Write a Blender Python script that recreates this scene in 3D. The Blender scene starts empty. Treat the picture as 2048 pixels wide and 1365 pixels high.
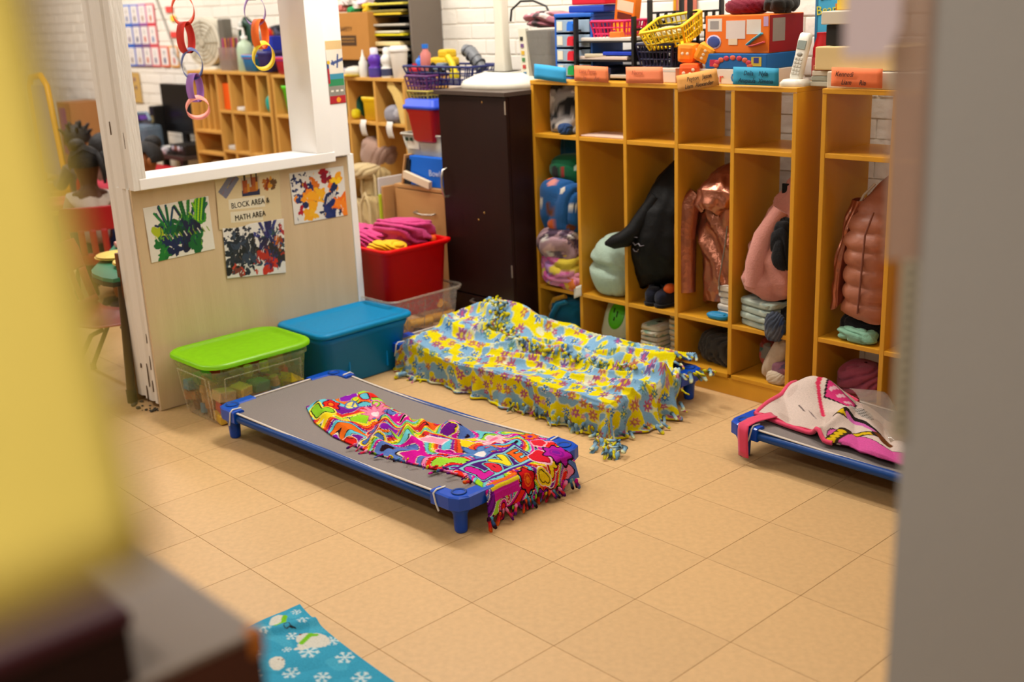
import bpy, bmesh, math, random
import numpy as np
from mathutils import Vector, Matrix
random.seed(7)
RNG = np.random.default_rng(7)
S = bpy.context.scene
COL = S.collection
PI = math.pi

# ------------------------------------------------------------------ camera
cam_d = bpy.data.cameras.new('camera')
cam = bpy.data.objects.new('camera', cam_d)
COL.objects.link(cam)
cR = Vector((0.68536815, 0.72701352, -0.04149506))
cU = Vector((-0.18310047, 0.22720402, 0.95647925))
cF = Vector((-0.70480119, 0.64794265, -0.28883492))
M = Matrix((cR, cU, -cF)).transposed().to_4x4()
M.translation = Vector((3.26811798, -1.39357014, 1.51950452))
cam.matrix_world = M
cam_d.sensor_width = 36.0
cam_d.lens = 2256.2366 / 2048 * 36.0
cam_d.clip_start = 0.02
cam_d.dof.use_dof = True
cam_d.dof.focus_distance = 3.6
cam_d.dof.aperture_fstop = 2.1
S.camera = cam

# ------------------------------------------------------------------ world, exposure, ceiling lamps
w = bpy.data.worlds.new('world'); S.world = w; w.use_nodes = True
w.node_tree.nodes['Background'].inputs[0].default_value = (1.0, 0.93, 0.82, 1)
w.node_tree.nodes['Background'].inputs[1].default_value = 0.1
S.view_settings.view_transform = 'Standard'
S.view_settings.look = 'None'
S.view_settings.gamma = 1.0
S.view_settings.use_curve_mapping = False
S.view_settings.exposure = 0.32

def area(x, y, z, sx, sy, power, col=(1, .95, .88)):
    l = bpy.data.lights.new('ceiling_lamp_light', 'AREA')
    l.shape = 'RECTANGLE'; l.size = sx; l.size_y = sy; l.energy = power; l.color = col
    o = bpy.data.objects.new('ceiling_lamp_light', l); COL.objects.link(o)
    o.location = (x, y, z)
    return o
CEIL = 2.75
LAMPS = [(-.3, 1.5, 1.2, .3, 38), (2.3, 1.9, 1.2, .3, 8), (-2.3, 1.3, 1.2, .3, 32), (-4.6, 1.3, 1.2, .3, 40), (-1.6, -1.0, 1.2, .3, 22), (-4.4, -1.2, 1.2, .3, 26), (1.0, 2.1, 1.2, .3, 15), (3.3, -1.9, 1.2, .3, 36), (.6, -.9, 1.2, .3, 6)]  # doorway and open-floor lamps (last two) are unseen, added as fill light
for (x, y, sx, sy, p) in LAMPS:
    area(x, y, CEIL - .06, sx, sy, p, (1, .975, .94) if x < -1 else (1, .965, .91))

# ------------------------------------------------------------------ helpers
def lin(c):
    c = np.asarray(c, float)
    return np.where(c <= .04045, c / 12.92, ((c + .055) / 1.055) ** 2.4)
def hx(h):
    h = h.lstrip('#')
    if len(h) == 3: h = ''.join(c * 2 for c in h)
    return tuple(lin([int(h[i:i + 2], 16) / 255 for i in (0, 2, 4)]))

MATS = {}
def mat(name, col='#808080', rough=.55, spec=.35, noise=None, bump=None, metal=0, rnd=0, col2=None, stretch=None, sheen=0, coat=0, attr=False, alpha=1, trans=0, emit=0, thr=None):
    """procedural principled material; noise=(scale, amount) mottles the colour, bump=(scale, strength)"""
    if name in MATS: return MATS[name]
    m = bpy.data.materials.new(name); m.use_nodes = True
    nt = m.node_tree; N = nt.nodes; L = nt.links
    b = N['Principled BSDF']
    c = hx(col) if isinstance(col, str) else tuple(col)
    b.inputs['Roughness'].default_value = rough
    b.inputs['Specular IOR Level'].default_value = spec
    b.inputs['Metallic'].default_value = metal
    if sheen: b.inputs['Sheen Weight'].default_value = sheen
    if coat: b.inputs['Coat Weight'].default_value = coat
    if alpha < 1: b.inputs['Alpha'].default_value = alpha
    if trans: b.inputs['Transmission Weight'].default_value = trans
    if emit:
        b.inputs['Emission Color'].default_value = (*c, 1); b.inputs['Emission Strength'].default_value = emit
    src = None
    tc = None
    def coord():
        nonlocal tc
        if tc is None:
            t = N.new('ShaderNodeTexCoord'); mp = N.new('ShaderNodeMapping')
            if stretch: mp.inputs['Scale'].default_value = stretch
            L.new(t.outputs['Object'], mp.inputs[0]); tc = mp.outputs[0]
        return tc
    if attr:
        a = N.new('ShaderNodeVertexColor'); a.layer_name = 'Col'; src = a.outputs[0]
    if noise:
        n = N.new('ShaderNodeTexNoise'); n.inputs['Scale'].default_value = noise[0]; n.inputs['Detail'].default_value = 5
        L.new(coord(), n.inputs[0])
        mx = N.new('ShaderNodeMix'); mx.data_type = 'RGBA'
        fac = n.outputs[0]
        if thr:
            r = N.new('ShaderNodeMapRange'); r.inputs[1].default_value = thr[0]; r.inputs[2].default_value = thr[1]
            L.new(fac, r.inputs[0]); fac = r.outputs[0]
        L.new(fac, mx.inputs[0])
        c2 = hx(col2) if col2 else tuple(x * (1 - noise[1]) for x in c)
        c1 = c if col2 else tuple(min(1, x * (1 + noise[1])) for x in c)
        if src is not None:
            mx.blend_type = 'MULTIPLY'
            mx.inputs[6].default_value = (1, 1, 1, 1)
            k = 1 - noise[1]
            mm = N.new('ShaderNodeMix'); mm.data_type = 'RGBA'
            L.new(fac, mm.inputs[0]); mm.inputs[6].default_value = (k, k, k, 1); mm.inputs[7].default_value = (1, 1, 1, 1)
            mx.inputs[0].default_value = 1
            for l in list(mx.inputs[0].links): nt.links.remove(l)
            L.new(src, mx.inputs[6]); L.new(mm.outputs[2], mx.inputs[7])
        else:
            mx.inputs[6].default_value = (*c1, 1); mx.inputs[7].default_value = (*c2, 1)
        src = mx.outputs[2]
    if rnd:
        oi = N.new('ShaderNodeObjectInfo')
        r = N.new('ShaderNodeMapRange'); r.inputs[3].default_value = 1 - rnd; r.inputs[4].default_value = 1 + rnd
        L.new(oi.outputs['Random'], r.inputs[0])
        hs = N.new('ShaderNodeHueSaturation')
        L.new(r.outputs[0], hs.inputs['Value'])
        if src is not None: L.new(src, hs.inputs['Color'])
        else: hs.inputs['Color'].default_value = (*c, 1)
        src = hs.outputs[0]
    if src is not None: L.new(src, b.inputs['Base Color'])
    else: b.inputs['Base Color'].default_value = (*c, 1)
    if bump:
        n = N.new('ShaderNodeTexNoise'); n.inputs['Scale'].default_value = bump[0]; n.inputs['Detail'].default_value = 4
        L.new(coord(), n.inputs[0])
        bp = N.new('ShaderNodeBump'); bp.inputs['Strength'].default_value = bump[1]; bp.inputs['Distance'].default_value = .01
        L.new(n.outputs[0], bp.inputs['Height']); L.new(bp.outputs[0], b.inputs['Normal'])
    MATS[name] = m
    return m

def clear_plastic(name, col, keep=.5, rough=.35):
    """milky see-through plastic: part transparent, part translucent, a little gloss"""
    if name in MATS: return MATS[name]
    m = bpy.data.materials.new(name); m.use_nodes = True
    nt = m.node_tree; N = nt.nodes; L = nt.links
    for n in list(N): N.remove(n)
    out = N.new('ShaderNodeOutputMaterial')
    tr = N.new('ShaderNodeBsdfTransparent'); tr.inputs[0].default_value = (.97, .95, .92, 1)
    di = N.new('ShaderNodeBsdfDiffuse'); di.inputs[0].default_value = (*hx(col), 1)
    tl = N.new('ShaderNodeBsdfTranslucent'); tl.inputs[0].default_value = (*hx(col), 1)
    gl = N.new('ShaderNodeBsdfGlossy'); gl.inputs['Roughness'].default_value = rough
    nz = N.new('ShaderNodeTexNoise'); nz.inputs['Scale'].default_value = 14
    mr = N.new('ShaderNodeMapRange'); mr.inputs[3].default_value = keep - .1; mr.inputs[4].default_value = keep + .1
    L.new(nz.outputs[0], mr.inputs[0])
    a = N.new('ShaderNodeMixShader'); a.inputs[0].default_value = .5; L.new(di.outputs[0], a.inputs[1]); L.new(tl.outputs[0], a.inputs[2])
    b = N.new('ShaderNodeMixShader'); L.new(mr.outputs[0], b.inputs[0]); L.new(a.outputs[0], b.inputs[1]); L.new(tr.outputs[0], b.inputs[2])
    c = N.new('ShaderNodeMixShader'); c.inputs[0].default_value = .06; L.new(b.outputs[0], c.inputs[1]); L.new(gl.outputs[0], c.inputs[2])
    L.new(c.outputs[0], out.inputs[0])
    MATS[name] = m
    return m

class MB:
    """collects geometry for ONE mesh object"""
    def __init__(s): s.v = []; s.f = []; s.smooth = []
    def add(s, vs, fs, smooth=False):
        o = len(s.v); s.v += [tuple(v) for v in vs]
        for f in fs: s.f.append(tuple(i + o for i in f)); s.smooth.append(smooth)
        return s
    def box(s, x0, x1, y0, y1, z0, z1, bev=0.0, rot=0, piv=None, mtx=None):
        if bev > 0:
            b = min(bev, (x1 - x0) * .45, (y1 - y0) * .45, (z1 - z0) * .45)
            bm = bmesh.new()
            bmesh.ops.create_cube(bm, size=1)
            for v in bm.verts:
                v.co = Vector(((x0 + x1) / 2 + v.co.x * (x1 - x0), (y0 + y1) / 2 + v.co.y * (y1 - y0), (z0 + z1) / 2 + v.co.z * (z1 - z0)))
            bmesh.ops.bevel(bm, geom=bm.edges[:], offset=b, segments=2, affect='EDGES', profile=.6)
            bm.verts.ensure_lookup_table()
            vs = [v.co.copy() for v in bm.verts]; fs = [[v.index for v in f.verts] for f in bm.faces]
            bm.free()
        else:
            vs = [Vector(p) for p in ((x0, y0, z0), (x1, y0, z0), (x1, y1, z0), (x0, y1, z0), (x0, y0, z1), (x1, y0, z1), (x1, y1, z1), (x0, y1, z1))]
            fs = [(3, 2, 1, 0), (4, 5, 6, 7), (0, 1, 5, 4), (1, 2, 6, 5), (2, 3, 7, 6), (3, 0, 4, 7)]
        if rot:
            p = Vector(piv or ((x0 + x1) / 2, (y0 + y1) / 2, 0)); R = Matrix.Rotation(rot, 3, 'Z')
            vs = [R @ (v - p) + p for v in vs]
        if mtx is not None: vs = [mtx @ v for v in vs]
        return s.add(vs, fs)
    def loft(s, rings, closed=True, cap0=True, cap1=True, smooth=True):
        n = len(rings[0]); vs = [p for r in rings for p in r]; fs = []
        m = n if closed else n - 1
        for k in range(len(rings) - 1):
            for i in range(m):
                j = (i + 1) % n
                fs.append((k * n + i, k * n + j, (k + 1) * n + j, (k + 1) * n + i))
        s.add(vs, fs, smooth)
        if cap0: s.add(rings[0], [tuple(reversed(range(n)))])
        if cap1: s.add(rings[-1], [tuple(range(n))])
        return s
    def tube(s, pts, r, n=10, cap=True, flat=1.0):
        pts = [Vector(p) for p in pts]; rings = []
        rs = r if isinstance(r, (list, tuple)) else [r] * len(pts)
        up = Vector((0, 0, 1))
        prev = None
        for i, p in enumerate(pts):
            d = (pts[min(i + 1, len(pts) - 1)] - pts[max(i - 1, 0)]).normalized()
            if prev is None:
                a = d.cross(up)
                if a.length < 1e-3: a = d.cross(Vector((1, 0, 0)))
            else:
                a = prev - d * prev.dot(d)
                if a.length < 1e-4: a = d.cross(up)
            a.normalize(); prev = a
            b = d.cross(a).normalized()
            rings.append([p + a * (rs[i] * math.cos(2 * PI * k / n)) + b * (rs[i] * flat * math.sin(2 * PI * k / n)) for k in range(n)])
        return s.loft(rings, cap0=cap, cap1=cap)
    def cyl(s, x, y, z0, z1, r0, r1=None, n=20):
        r1 = r0 if r1 is None else r1
        return s.lathe([(r0, z0), (r1, z1)], x, y, n, True)
    def lathe(s, prof, x=0, y=0, n=24, cap=True, sharp=False):
        rings = [[Vector((x + r * math.cos(2 * PI * k / n), y + r * math.sin(2 * PI * k / n), z)) for k in range(n)] for r, z in prof]
        return s.loft(rings, cap0=cap, cap1=cap, smooth=True)
    def ell(s, c, r, n=16, m=10, mtx=None):
        c = Vector(c); rings = []
        r = r if isinstance(r, (tuple, list)) else (r, r, r)
        for i in range(m + 1):
            t = PI * (i / m) if 0 < i < m else (1e-3 if i == 0 else PI - 1e-3)
            ring = []
            for k in range(n):
                v = Vector((r[0] * math.sin(t) * math.cos(2 * PI * k / n), r[1] * math.sin(t) * math.sin(2 * PI * k / n), -r[2] * math.cos(t)))
                if mtx is not None: v = mtx @ v
                ring.append(c + v)
            rings.append(ring)
        return s.loft(rings, cap0=False, cap1=False)
    def rrect(s, w, d, z, r, n=5, cx=0, cy=0):
        """outline of a rounded rectangle"""
        out = []
        for (sx, sy, a0) in ((1, 1, 0), (-1, 1, 90), (-1, -1, 180), (1, -1, 270)):
            for k in range(n + 1):
                a = math.radians(a0 + 90 * k / n)
                out.append(Vector((cx + sx * (w / 2 - r) + r * math.cos(a), cy + sy * (d / 2 - r) + r * math.sin(a), z)))
        return out
    def rloft(s, spec, cap0=True, cap1=True, n=5, cx=0, cy=0):
        """spec: list of (w, d, z, r)"""
        return s.loft([s.rrect(w, d, z, min(r, w * .49, d * .49), n, cx, cy) for (w, d, z, r) in spec], cap0=cap0, cap1=cap1)
    def prism(s, poly, axis, a, b):
        """poly: 2-D outline; extruded along axis from a to b ('x': (y,z), 'y': (x,z), 'z': (x,y))"""
        def P(p, t): return {'x': (t, p[0], p[1]), 'y': (p[0], t, p[1]), 'z': (p[0], p[1], t)}[axis]
        n = len(poly)
        vs = [P(p, a) for p in poly] + [P(p, b) for p in poly]
        fs = [tuple(range(n)), tuple(reversed(range(n, 2 * n)))] + [(i, i + n, (i + 1) % n + n, (i + 1) % n) for i in range(n)]
        return s.add(vs, fs)
    def xf(s, mtx):
        s.v = [tuple(mtx @ Vector(v)) for v in s.v]; return s
    def mesh(s, name):
        me = bpy.data.meshes.new(name); me.from_pydata(s.v, [], s.f)
        me.polygons.foreach_set('use_smooth', s.smooth)
        bm = bmesh.new(); bm.from_mesh(me); bmesh.ops.recalc_face_normals(bm, faces=bm.faces[:]); bm.to_mesh(me); bm.free()
        me.update()
        return me
    def build(s, name, m, parent=None, label=None):
        me = s.mesh(name)
        if m: me.materials.append(m)
        return link(name, me, parent, label)

def link(name, me, parent=None, label=None):
    o = bpy.data.objects.new(name, me); COL.objects.link(o)
    if parent is not None: o.parent = parent
    if label: o['label'] = label
    return o
def thing(name, label, cat, loc=(0, 0, 0), rz=0, group=None):
    o = bpy.data.objects.new(name, None); COL.objects.link(o)
    o.empty_display_size = .05
    o.location = loc; o.rotation_euler = (0, 0, rz)
    return tag(o, label, cat, group)
def tag(o, label, cat, group=None, kind=None):
    o['label'] = label; o['category'] = cat
    if group: o['group'] = group
    if kind: o['kind'] = kind
    return o
def solo(name, mb, m, label, cat, loc=(0, 0, 0), rz=0, group=None, rot=None):
    o = mb.build(name, m)
    o.location = loc; o.rotation_euler = rot or (0, 0, rz)
    return tag(o, label, cat, group)
def struct(o):
    o['kind'] = 'structure'; return o
def dup(o, parent=None):
    c = o.copy(); COL.objects.link(c); c.parent = parent
    for ch in list(o.children): dup(ch, c)
    return c
def gridmesh(name, P, colors=None, m=None, parent=None, thick=0, label=None):
    """P: (nu, nv, 3) array -> smooth grid; colors (nu, nv, 3) linear"""
    nu, nv = P.shape[:2]
    me = bpy.data.meshes.new(name)
    idx = np.arange(nu * nv).reshape(nu, nv)
    q = np.stack([idx[:-1, :-1], idx[1:, :-1], idx[1:, 1:], idx[:-1, 1:]], -1).reshape(-1, 4)
    V = P.reshape(-1, 3)
    C = None if colors is None else colors.reshape(-1, 3)
    if thick:
        du = np.gradient(P, axis=0); dv = np.gradient(P, axis=1)
        nrm = np.cross(du, dv); nrm /= np.linalg.norm(nrm, axis=-1, keepdims=True) + 1e-9
        V2 = (P - nrm * thick).reshape(-1, 3); o = nu * nv
        q2 = q[:, ::-1] + o
        b = np.concatenate([idx[:, 0], idx[-1, 1:], idx[-2::-1, -1], idx[0, -2:0:-1]])
        bn = np.roll(b, -1)
        q3 = np.stack([bn, b, b + o, bn + o], -1)
        V = np.concatenate([V, V2]); q = np.concatenate([q, q2, q3])
        if C is not None: C = np.concatenate([C, C])
    me.vertices.add(len(V)); me.vertices.foreach_set('co', V.astype(np.float32).ravel())
    me.loops.add(len(q) * 4); me.loops.foreach_set('vertex_index', q.astype(np.int32).ravel())
    me.polygons.add(len(q)); me.polygons.foreach_set('loop_start', np.arange(0, len(q) * 4, 4, dtype=np.int32))
    me.polygons.foreach_set('use_smooth', np.ones(len(q), bool))
    me.update(calc_edges=True)
    if C is not None: setcol(me, C)
    if m: me.materials.append(m)
    return link(name, me, parent, label)
def setcol(me, C):
    a = me.color_attributes.new('Col', 'FLOAT_COLOR', 'POINT')
    rgba = np.ones((len(C), 4), np.float32); rgba[:, :3] = C
    a.data.foreach_set('color', rgba.ravel())
def vnoise(P, scale, seed=0, octaves=3):
    """smooth pseudo noise from sums of sines, about -1..1; P (...,2 or 3)"""
    r = np.random.default_rng(seed); out = 0; amp = 1; tot = 0
    for o in range(octaves):
        acc = 0
        for k in range(5):
            d = r.normal(size=P.shape[-1]); d /= np.linalg.norm(d)
            acc = acc + np.sin(P @ d * scale * 2 * PI * (.7 + .6 * r.random()) + r.random() * 7)
        out = out + acc / 2.6 * amp; tot += amp; amp *= .5; scale *= 2.0
    return out / tot
def sstep(a, b, x):
    t = np.clip((x - a) / (b - a), 0, 1); return t * t * (3 - 2 * t)

class Paint:
    """colours cloth or paper points from their flat (u, v) position in metres"""
    def __init__(s, uv, base):
        s.u = uv.reshape(-1, 2); s.shape = uv.shape[:-1]
        s.c = np.tile(np.array(hx(base) if isinstance(base, str) else base), (len(s.u), 1))
    def put(s, mask, col):
        s.c[mask] = hx(col) if isinstance(col, str) else col; return s
    def loc(s, c, rot=0):
        d = s.u - np.array(c); ca, sa = math.cos(rot), math.sin(rot)
        return np.stack([d[:, 0] * ca + d[:, 1] * sa, -d[:, 0] * sa + d[:, 1] * ca], -1)
    def disc(s, c, r, col, ry=None, rot=0):
        d = s.loc(c, rot); return s.put((d[:, 0] / r) ** 2 + (d[:, 1] / (ry or r)) ** 2 < 1, col)
    def ring(s, c, r, w, col):
        d = np.linalg.norm(s.u - np.array(c), axis=1); return s.put(np.abs(d - r) < w / 2, col)
    def rect(s, c, w, h, col, rot=0):
        d = s.loc(c, rot); return s.put((np.abs(d[:, 0]) < w / 2) & (np.abs(d[:, 1]) < h / 2), col)
    def heart(s, c, sz, cols, rot=0):
        d = s.loc(c, rot) / sz
        x, y = d[:, 0], d[:, 1] + .1
        f = (x * x + y * y - .32) ** 3 - 1.2 * x * x * y ** 3
        r = np.hypot(x, y); k = np.cbrt(f)
        for t, col in cols: s.put((k < t) & (r < 1.6), col)
        return s
    def flower(s, c, r, col, mid='#f4d020', n=8, rim=None, rot=0, depth=.28):
        d = s.u - np.array(c); a = np.arctan2(d[:, 1], d[:, 0]) + rot; q = np.hypot(d[:, 0], d[:, 1])
        R = r * (1 - depth + depth * np.cos(n * a))
        if rim: s.put(q < R + r * .16, rim)
        s.put(q < R, col); s.put(q < r * .28, mid); return s
    def stroke(s, pts, w, col):
        pts = np.array(pts, float); best = np.full(len(s.u), 9.)
        lo = pts.min(0) - w; hi = pts.max(0) + w
        m = np.all((s.u > lo) & (s.u < hi), axis=1); U = s.u[m]; b = np.full(len(U), 9.)
        for p, q in zip(pts[:-1], pts[1:]):
            e = q - p; t = np.clip(((U - p) @ e) / (e @ e + 1e-12), 0, 1)
            b = np.minimum(b, np.linalg.norm(U - p - t[:, None] * e, axis=1))
        best[m] = b
        return s.put(best < w / 2, col)
    def out(s): return s.c.reshape(*s.shape, 3)

def text(body, size, m, parent, loc, rot, name='lettering', label=None, ext=.0004, align='CENTER', shear=0, sx=1):
    c = bpy.data.curves.new(name, 'FONT'); c.body = body; c.size = size; c.extrude = ext; c.align_x = align; c.shear = shear
    c.resolution_u = 2
    tmp = bpy.data.objects.new('lettering_source', c); COL.objects.link(tmp)
    bpy.context.view_layer.update()
    me = bpy.data.meshes.new_from_object(tmp.evaluated_get(bpy.context.evaluated_depsgraph_get()))
    bpy.data.objects.remove(tmp); bpy.data.curves.remove(c)
    me.name = name; me.materials.clear(); me.materials.append(m)
    o = link(name, me, parent, label)
    o.location = loc; o.rotation_euler = rot; o.scale = (sx, 1, 1)
    return o
# ------------------------------------------------------------------ room shell
CAMP = M.translation.copy()
def inframe(p, mx=1.05):
    d = Vector(p) - CAMP; z = d.dot(cF)
    if z < .1: return False
    return abs(d.dot(cR) / z * 2256 / 1024) < mx and abs(d.dot(cU) / z * 2256 / 682) < mx
m_grout = mat('grout', '#6b4f30', .8)
m_tile = mat('vinyl_tile', '#cda775', .42, .3, noise=(55, .16), rnd=.045, bump=(60, .03))
m_white_brick = mat('white_painted_brick', '#ece6da', .6, noise=(9, .05), bump=(40, .25), rnd=.03)
m_mortar = mat('painted_mortar', '#e4ddd0', .8)
m_wall = mat('plain_wall', '#8f877a', .8, noise=(3, .04))
m_ceil = mat('ceiling_paint', '#cac5ba', .9, noise=(5, .03))
XL, XR, YF, YB = -7.4, 4.3, -2.6, 2.5

T = .3048
fl = struct(MB().box(XL, XR, YF, YB + .1, -.06, -.004).build('floor', m_grout))
tile_me = MB().box(-T / 2 + .0007, T / 2 - .0007, -T / 2 + .0007, T / 2 - .0007, -.005, 0, bev=.0008).mesh('tile'); tile_me.materials.append(m_tile)
cells = []
for j in range(-25, 15):
    for i in range(-9, 9):
        x, y = (j + .5) * T, (i + .5) * T
        if x < XL or x > XR or y < YF or y > YB: continue
        vis = inframe((x, y, 0), 1.15)
        if vis and y < .3 and x < -1.3 and False: vis = False
        cells.append((not vis, (Vector((x, y, 0)) - CAMP).length, x, y))
cells.sort()
rest = MB()
for k, (nv, d, x, y) in enumerate(cells):
    if k < 290 and not nv:
        o = link('tile', tile_me, fl); o.location = (x, y, 0)
    else:
        rest.box(x - T / 2 + .0007, x + T / 2 - .0007, y - T / 2 + .0007, y + T / 2 - .0007, -.005, 0)
rest.build('far_tiles', m_tile, fl)['kind'] = 'stuff'

wb = struct(MB().box(XL, XR, YB, YB + .15, 0, CEIL).build('wall_back', m_mortar))
BH, BL = .0745, .215
brick_me = MB().box(-BL / 2 + .003, BL / 2 - .003, -.005, .01, -BH / 2 + .003, BH / 2 - .003, bev=.004).mesh('brick'); brick_me.materials.append(m_white_brick)
br = []; rest = MB()
for c in range(int(2.7 / BH)):
    z = (c + .5) * BH
    for k in range(int((XR - XL) / BL)):
        x = XL + (k + .5 + (.5 if c % 2 else 0)) * BL
        near = inframe((x, YB, z), 1.0) and ((x < -2.75 and z > .55) or (z > 1.12 and -1.3 < x < 1.5))
        br.append((not near, (Vector((x, YB, z)) - CAMP).length, x, z))
br.sort()
for k, (nv, d, x, z) in enumerate(br):
    if k < 295 and not nv:
        o = link('brick', brick_me, wb); o.location = (x, YB + random.uniform(-.002, .001), z)
    else:
        rest.box(x - BL / 2 + .003, x + BL / 2 - .003, YB - .005, YB + .01, z - BH / 2 + .003, z + BH / 2 - .003)
rest.build('other_bricks', m_white_brick, wb)['kind'] = 'stuff'
# a white boxed-in pipe on the back wall behind the dark cabinet
struct(MB().box(XL - .15, XL, YF, YB, 0, CEIL).build('wall_left', m_wall))
struct(MB().box(XR, XR + .15, YF, YB, 0, CEIL).build('wall_right', m_wall))
struct(MB().box(XL, XR, YF - .15, YF, 0, CEIL).build('wall_front', m_wall))
struct(MB().box(XL, XR, YF, YB, CEIL, CEIL + .1).build('ceiling', m_ceil))
m_lampframe = mat('lamp_frame_white', '#e8e6e0', .5)
m_diff = mat('lamp_diffuser', '#fff2dd', .5, emit=1.5)
for k, (x, y, sx, sy, p) in enumerate(LAMPS):
    t = thing('ceiling_lamp', 'long white ceiling lamp panel number %d' % (k + 1), 'lamp', (x, y, CEIL), 0, 'ceiling lamps above the frame')
    t['label'] = 'long white ceiling lamp panel out of view above the ' + ['cots', 'right-hand cot', 'half-wall divider', 'computer corner', 'red chairs', 'front of the far room', 'wooden cubbies', 'doorway, added to brighten the poster and grey wall', 'open tile floor, added as front fill light'][k]
    f = MB()
    for (a, b, c, d) in ((-sx / 2 - .04, sx / 2 + .04, -sy / 2 - .04, -sy / 2), (-sx / 2 - .04, sx / 2 + .04, sy / 2, sy / 2 + .04), (-sx / 2 - .04, -sx / 2, -sy / 2, sy / 2), (sx / 2, sx / 2 + .04, -sy / 2, sy / 2)):
        f.box(a, b, c, d, -.05, 0)
    f.build('lamp_frame', m_lampframe, t)
    MB().box(-sx / 2, sx / 2, -sy / 2, sy / 2, -.03, 0).build('diffuser', m_diff, t)

# ------------------------------------------------------------------ wooden half-wall divider with the white frame
m_post = mat('old_white_paint', '#e2ddd4', .5, noise=(7, .06), bump=(25, .3), stretch=(3, 3, .5))
m_ply = mat('pale_plywood', '#d8c09c', .55, noise=(3.2, .14), bump=(30, .08), stretch=(6, 6, .55), col2='#c4aa84')
m_trimw = mat('white_gloss_trim', '#f6f4f0', .35, noise=(5, .03))
m_brownpaint = mat('brown_plinth', '#6a3d1c', .6, noise=(20, .2))
dv = struct(MB().box(-.985, -.845, .62, 1.35, .012, .885).build('partition', mat('stud_wood', '#a98a60', .7, noise=(8, .1))))
dv['kind'] = 'structure'
# plywood face, three sheets' grain
MB().box(-.845, -.832, .452, 1.452, .004, .90).build('plywood_panel', m_ply, dv)
pm = MB()   # left post: moulded door-frame section, worn at its foot
sec = [(-1.035, .47), (-1.035, .455), (-1.0, .455), (-.99, .462), (-.965, .462), (-.955, .45), (-.9, .45), (-.89, .458), (-.872, .458), (-.866, .448), (-.846, .448), (-.846, .62), (-1.035, .62)]
pm.prism(sec, 'z', .03, .893)
pm.build('left_post', m_post, dv)
sec2 = [(-1.035, .47), (-1.035, .455), (-1.0, .455), (-.99, .462), (-.94, .462), (-.93, .45), (-.87, .45), (-.862, .458), (-.835, .458), (-.828, .447), (-.79, .447), (-.79, .50), (-1.035, .50)]
MB().prism(sec2, 'z', .893, 2.72).build('left_casing', m_post, dv)
MB().box(-1.062, -1.036, .45, .60, 0, .62, bev=.003).build('brown_edging', m_brownpaint, dv)
# chips of bare wood on the worn post
m_chip = mat('bare_wood_chip', '#5b4630', .8, noise=(30, .3))
for (x, z, w_, h_, k) in ((-.90, .14, .004, .1, 1), (-.955, .17, .008, .02, 2), (-.868, .10, .01, .05, 3), (-.862, .2, .006, .06, 4), (-.925, 1.12, .0022, .05, 5), (-.815, 1.08, .0022, .06, 6), (-.865, .3, .005, .04, 7), (-.93, .055, .006, .07, 8)):
    MB().prism([(x - w_ / 2, z - h_ / 2), (x + w_ * .3, z - h_ * .45), (x + w_ / 2, z + h_ * .2), (x, z + h_ / 2)], 'y', .4455, .4495).build('paint_chip', m_chip, dv)
dirt = MB()
for k in range(26):
    x = random.uniform(-1.03, -.85); y = random.uniform(.40, .455); r = random.uniform(.003, .011)
    dirt.ell((x, y, r * .5), (r, r, r * .6), 6, 4)
d_ = dirt.build('paint_crumbs', mat('grey_crumbs', '#4a463e', .9, noise=(60, .4)), dv); d_['kind'] = 'stuff'
MB().box(-.985, -.788, .47, 1.36, .892, .935, bev=.004).build('sill', m_trimw, dv)
MB().box(-.83, -.80, .452, .47, .892, .92).build('sill_end', m_trimw, dv)
MB().box(-.985, -.79, 1.27, 1.352, .936, 2.72).build('inner_jamb', m_trimw, dv)
MB().box(-.985, -.80, 1.353, 1.446, .91, 2.72, bev=.003).build('right_post', m_trimw, dv)
MB().box(-.985, -.826, 1.446, 1.478, 0, .91, bev=.003).build('end_trim', m_trimw, dv)
MB().box(-.985, -.846, 1.36, 1.446, .0, .91).build('end_stud', m_post, dv)

# ------------------------------------------------------------------ papers on the divider
m_paperpaint = mat('painted_paper', rough=.7, attr=True, noise=(140, .06))
m_ink = mat('black_ink', '#1a1814', .7)
def paper(name, label, corners, painter, nu=150, nv=150, x=-.8315, group='paintings taped to the plywood'):
    """corners (y, z): top-left, top-right, bottom-right, bottom-left"""
    c = [np.array(p) for p in corners]
    U, V = np.meshgrid(np.linspace(0, 1, nu), np.linspace(0, 1, nv), indexing='ij')
    YZ = (1 - U)[..., None] * ((1 - V)[..., None] * c[3] + V[..., None] * c[0]) + U[..., None] * ((1 - V)[..., None] * c[2] + V[..., None] * c[1])
    w_ = np.linalg.norm(c[1] - c[0]); h_ = np.linalg.norm(c[0] - c[3])
    P = np.stack([np.full_like(U, x) + .0015 + .002 * np.sin(U * 3 + 1) * np.sin(V * 4), YZ[..., 0], YZ[..., 1]], -1)
    uv = np.stack([U * w_, V * h_], -1)
    o = gridmesh(name, P, painter(uv, w_, h_), m_paperpaint, thick=.0008)
    return tag(o, label, 'picture', group)
def blob(p, c, r, col, seed, rough=.45, streak=None, dens=0):
    """ragged paint blob: radius wobbles, optional dry-brush gaps"""
    d = p.u - np.array(c); a = np.arctan2(d[:, 1], d[:, 0]); q = np.hypot(d[:, 0], d[:, 1])
    rr = np.random.default_rng(seed); R = np.ones(len(q))
    for k in (2, 3, 5, 8, 13): R += rough / k * 1.3 * np.sin(k * a + rr.random() * 6.3)
    m = q < r * R
    if dens: m &= vnoise(p.u, 60, seed) > dens
    p.put(m, col)
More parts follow.
